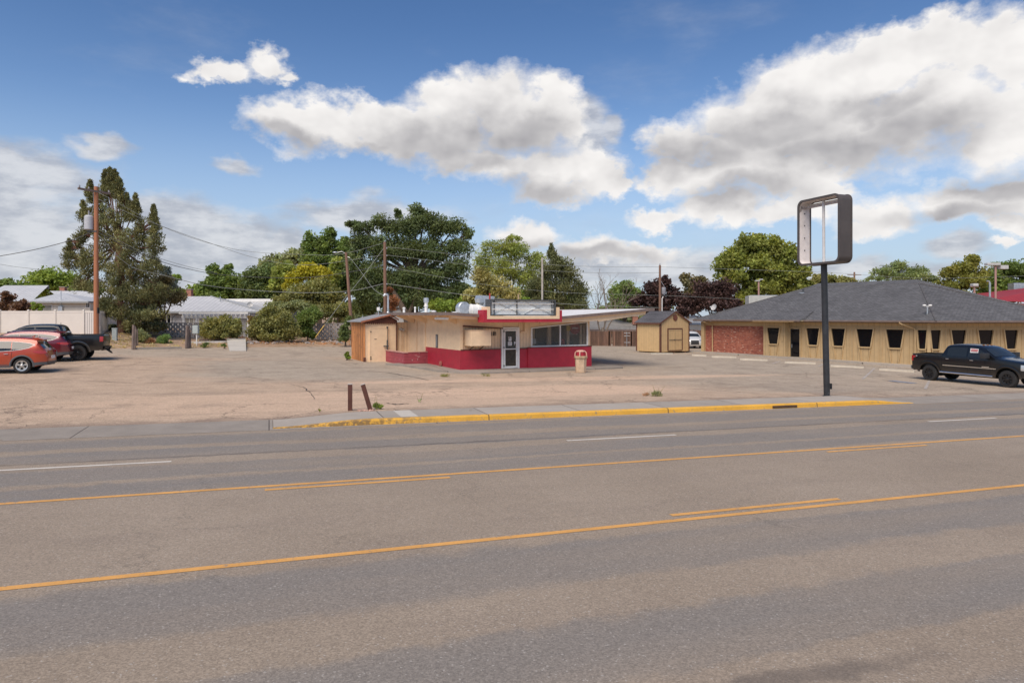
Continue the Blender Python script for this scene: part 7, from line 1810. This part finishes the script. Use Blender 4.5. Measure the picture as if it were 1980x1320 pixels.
# shrubs against the back edge of the lot
def shrub(lab, bu, Y, lobes, m, cl, nl, sz, cr, sd_, cat='shrub', name='shrub', **k): return tree(name, lab, bu, Y, lobes, m, cl, nl, sz, cr, sd_, trunk_r=.07, cat=cat, shell=.5, **k)
shrub('clipped olive hedge in front of the pergola of the grey house', 427, 54., [(405, 632, 20, 20), (430, 628, 26, 22), (455, 632, 18, 20), (428, 645, 42, 12), (397, 640, 14, 16)], G_OLIVE, 120, 70, .17, .45, 71, name='hedge')
shrub('big dark rounded shrub between the ramp and the alley', 528, 56., [(515, 625, 30, 26), (545, 618, 28, 24), (500, 640, 24, 20), (560, 635, 26, 24), (530, 648, 46, 14), (525, 602, 20, 12)], G_OLIVE, 200, 72, .18, .55, 72)
shrub('pale feathery shrub with whitish blossoms behind the dark rounded shrub', 560, 61., [(555, 595, 30, 12), (580, 590, 26, 12), (530, 592, 18, 10), (600, 605, 30, 14)], G_GREY, 90, 60, .18, .5, 73)
shrub('tall leafy shrub with yellow-green shoots left of the pierced wall', 595, 59., [(590, 620, 18, 24), (605, 610, 20, 20), (588, 640, 16, 16), (603, 645, 10, 12)], G_MID, 90, 70, .18, .45, 74)
shrub('sprawling olive shrub hanging over the pierced wall', 640, 64., [(630, 600, 30, 12), (655, 598, 24, 16), (615, 605, 20, 14), (670, 610, 14, 16)], G_OLIVE, 110, 66, .19, .5, 75)
shrub('small dark juniper shrub against the leaning brown pole', 668, 55., [(668, 640, 12, 20), (674, 620, 8, 12), (664, 655, 12, 8)], G_DARK, 46, 60, .16, .35, 76)
shrub('narrow brownish shrub beside the white pergola post', 486, 57., [(487, 620, 8, 18), (490, 640, 8, 14)], leafmat('brown_olive_leaf', (.14, .11, .04)), 22, 56, .17, .35, 77)
shrub('grey-green sagebrush clump right of the left timber posts', 275, 50.5, [(272, 645, 12, 12), (280, 652, 12, 10), (268, 655, 12, 8)], G_GREY, 40, 70, .16, .3, 78, shape='needle')
shrub('bright green tumbleweed clump in the middle of the weedy bank', 317, 51., [(317, 655, 13, 11), (312, 662, 14, 6), (322, 661, 14, 6)], leafmat('weed_green_leaf', (.10, .16, .05)), 40, 70, .13, .3, 79, shape='needle')
shrub('dry rusty weeds between the two green clumps', 294, 50.5, [(292, 658, 9, 7), (285, 662, 10, 5)], leafmat('rusty_leaf', (.2, .12, .06)), 18, 60, .12, .25, 80, shape='needle')
shrub('small green weed by the left end of the white edging', 394, 50., [(394, 667, 9, 3.5), (400, 665, 6, 3)], G_MID, 10, 60, .10, .18, 81, shape='needle', name='weed', cat='weed')
shrub('small green weed just left of the concrete ramp', 434, 50., [(434, 667, 7, 3.5)], G_MID, 8, 60, .10, .18, 82, shape='needle', name='weed', cat='weed')
shrub('leafy weed growing at the corner of the orange boards', 671, 44., [(671, 686, 5.5, 7), (673, 691, 6, 4)], G_LIME, 14, 50, .12, .18, 83, name='weed', cat='weed')
def weed(u, v, lab, r, h, m, n, sd_, sz=.07, stalks=3):
    p = at(u, v); o = empty('weed', p, 0, lab, 'weed'); rn = random.Random(sd_)
    leaves('foliage', [(rn.uniform(-r, r)*.7, rn.uniform(-r, r)*.6, h*.45*rn.random()+.03) for _ in range(n)], [r*.45]*n, 34, sz, m, o, sd_, 'needle', .8)
    mb = MB()
    for k in range(stalks): a = rn.uniform(-r, r); mb.tube([(a*.3, 0, 0), (a*.8, rn.uniform(-.05, .05), h*.6), (a*1.5, rn.uniform(-.1, .1), h*(1.1+rn.random()*.5))], [.008, .006, .004], 4)
    mb.build('stalks', m_weedstalk, o); return o
m_weedstalk = mat('dry_stalk', (.30, .24, .12), .8, .1, 5)
weed(730, 791, 'green weed beside the leaning stub post', .17, .28, G_LIME, 12, 91)
weed(1270, 766, 'grey-green weed alone on the sandy patch of the lot', .24, .30, G_GREY, 14, 92, .07, 5)
weed(1249, 765, 'dried brown weed left of the grey-green one', .14, .16, leafmat('dry_brown_leaf', (.26, .19, .12)), 6, 93)
weed(811, 778, 'wispy pale dry weed behind the sidewalk', .08, .22, leafmat('straw_leaf', (.38, .32, .2)), 3, 94, .05)
weed(910, 802, 'tiny yellowish weed in the curb joint', .07, .14, G_LIGHT, 4, 95, .05, 2)
weed(618, 796, 'tiny green weed at the left end of the sidewalk', .06, .10, G_LIGHT, 3, 96, .05, 2)
weed(860, 728, 'low green weeds at the apron corner', .3, .10, G_OLIVE, 9, 97, .07, 0)
weed(940, 727, 'sparse grass tuft along the apron edge', .3, .08, G_OLIVE, 6, 98, .06, 0)
# dry weeds scattered along the bank: nobody could count them
def grassband(name, poly_uv, n, m, sz, seed, h=.12):
    rn = random.Random(seed); C = []
    for _ in range(n):
        u = rn.uniform(poly_uv[0], poly_uv[1]); v = rn.uniform(poly_uv[2], poly_uv[3]); p = at(u, v); C.append((p.x, p.y, p.z+h*.3))
    o = leaves(name, C, [rn.uniform(.12, .32) for _ in C], 22, sz, m, None, seed, 'needle', .4); o['kind'] = 'stuff'; return o
grassband('dry_grass', (205, 480, 645, 672), 190, leafmat('dry_grass_blade', (.36, .24, .11)), .12, 101)
grassband('dry_grass', (480, 680, 657, 666), 120, leafmat('brown_grass_blade', (.26, .17, .09)), .12, 102)
shrub('dense olive scrub at the foot of the juniper trunk', 250, 54.5, [(250, 632, 22, 12), (300, 632, 26, 12), (215, 634, 14, 8)], leafmat('scrub_leaf', (.10, .105, .05)), 70, 60, .18, .45, 84)
grassband('dry_grass', (395, 480, 650, 660), 60, leafmat('rusty_grass_blade', (.15, .08, .05)), .14, 103, .2)
# far-off wood closing the horizon
rn = random.Random(3); C = []; RR = []
for i in range(420):
    X_ = rn.uniform(-150, 190); Y_ = rn.uniform(128, 150); C.append((X_, Y_, G(X_, Y_)+rn.uniform(0, 4.2)+1.2*math.sin(X_*.11))); RR.append(rn.uniform(1.6, 2.8))
fw = leaves('far_woodland', C, RR, 60, 1.1, leafmat('far_leaf', (.085, .105, .045)), None, 104, 'broad', .9); fw['kind'] = 'stuff'
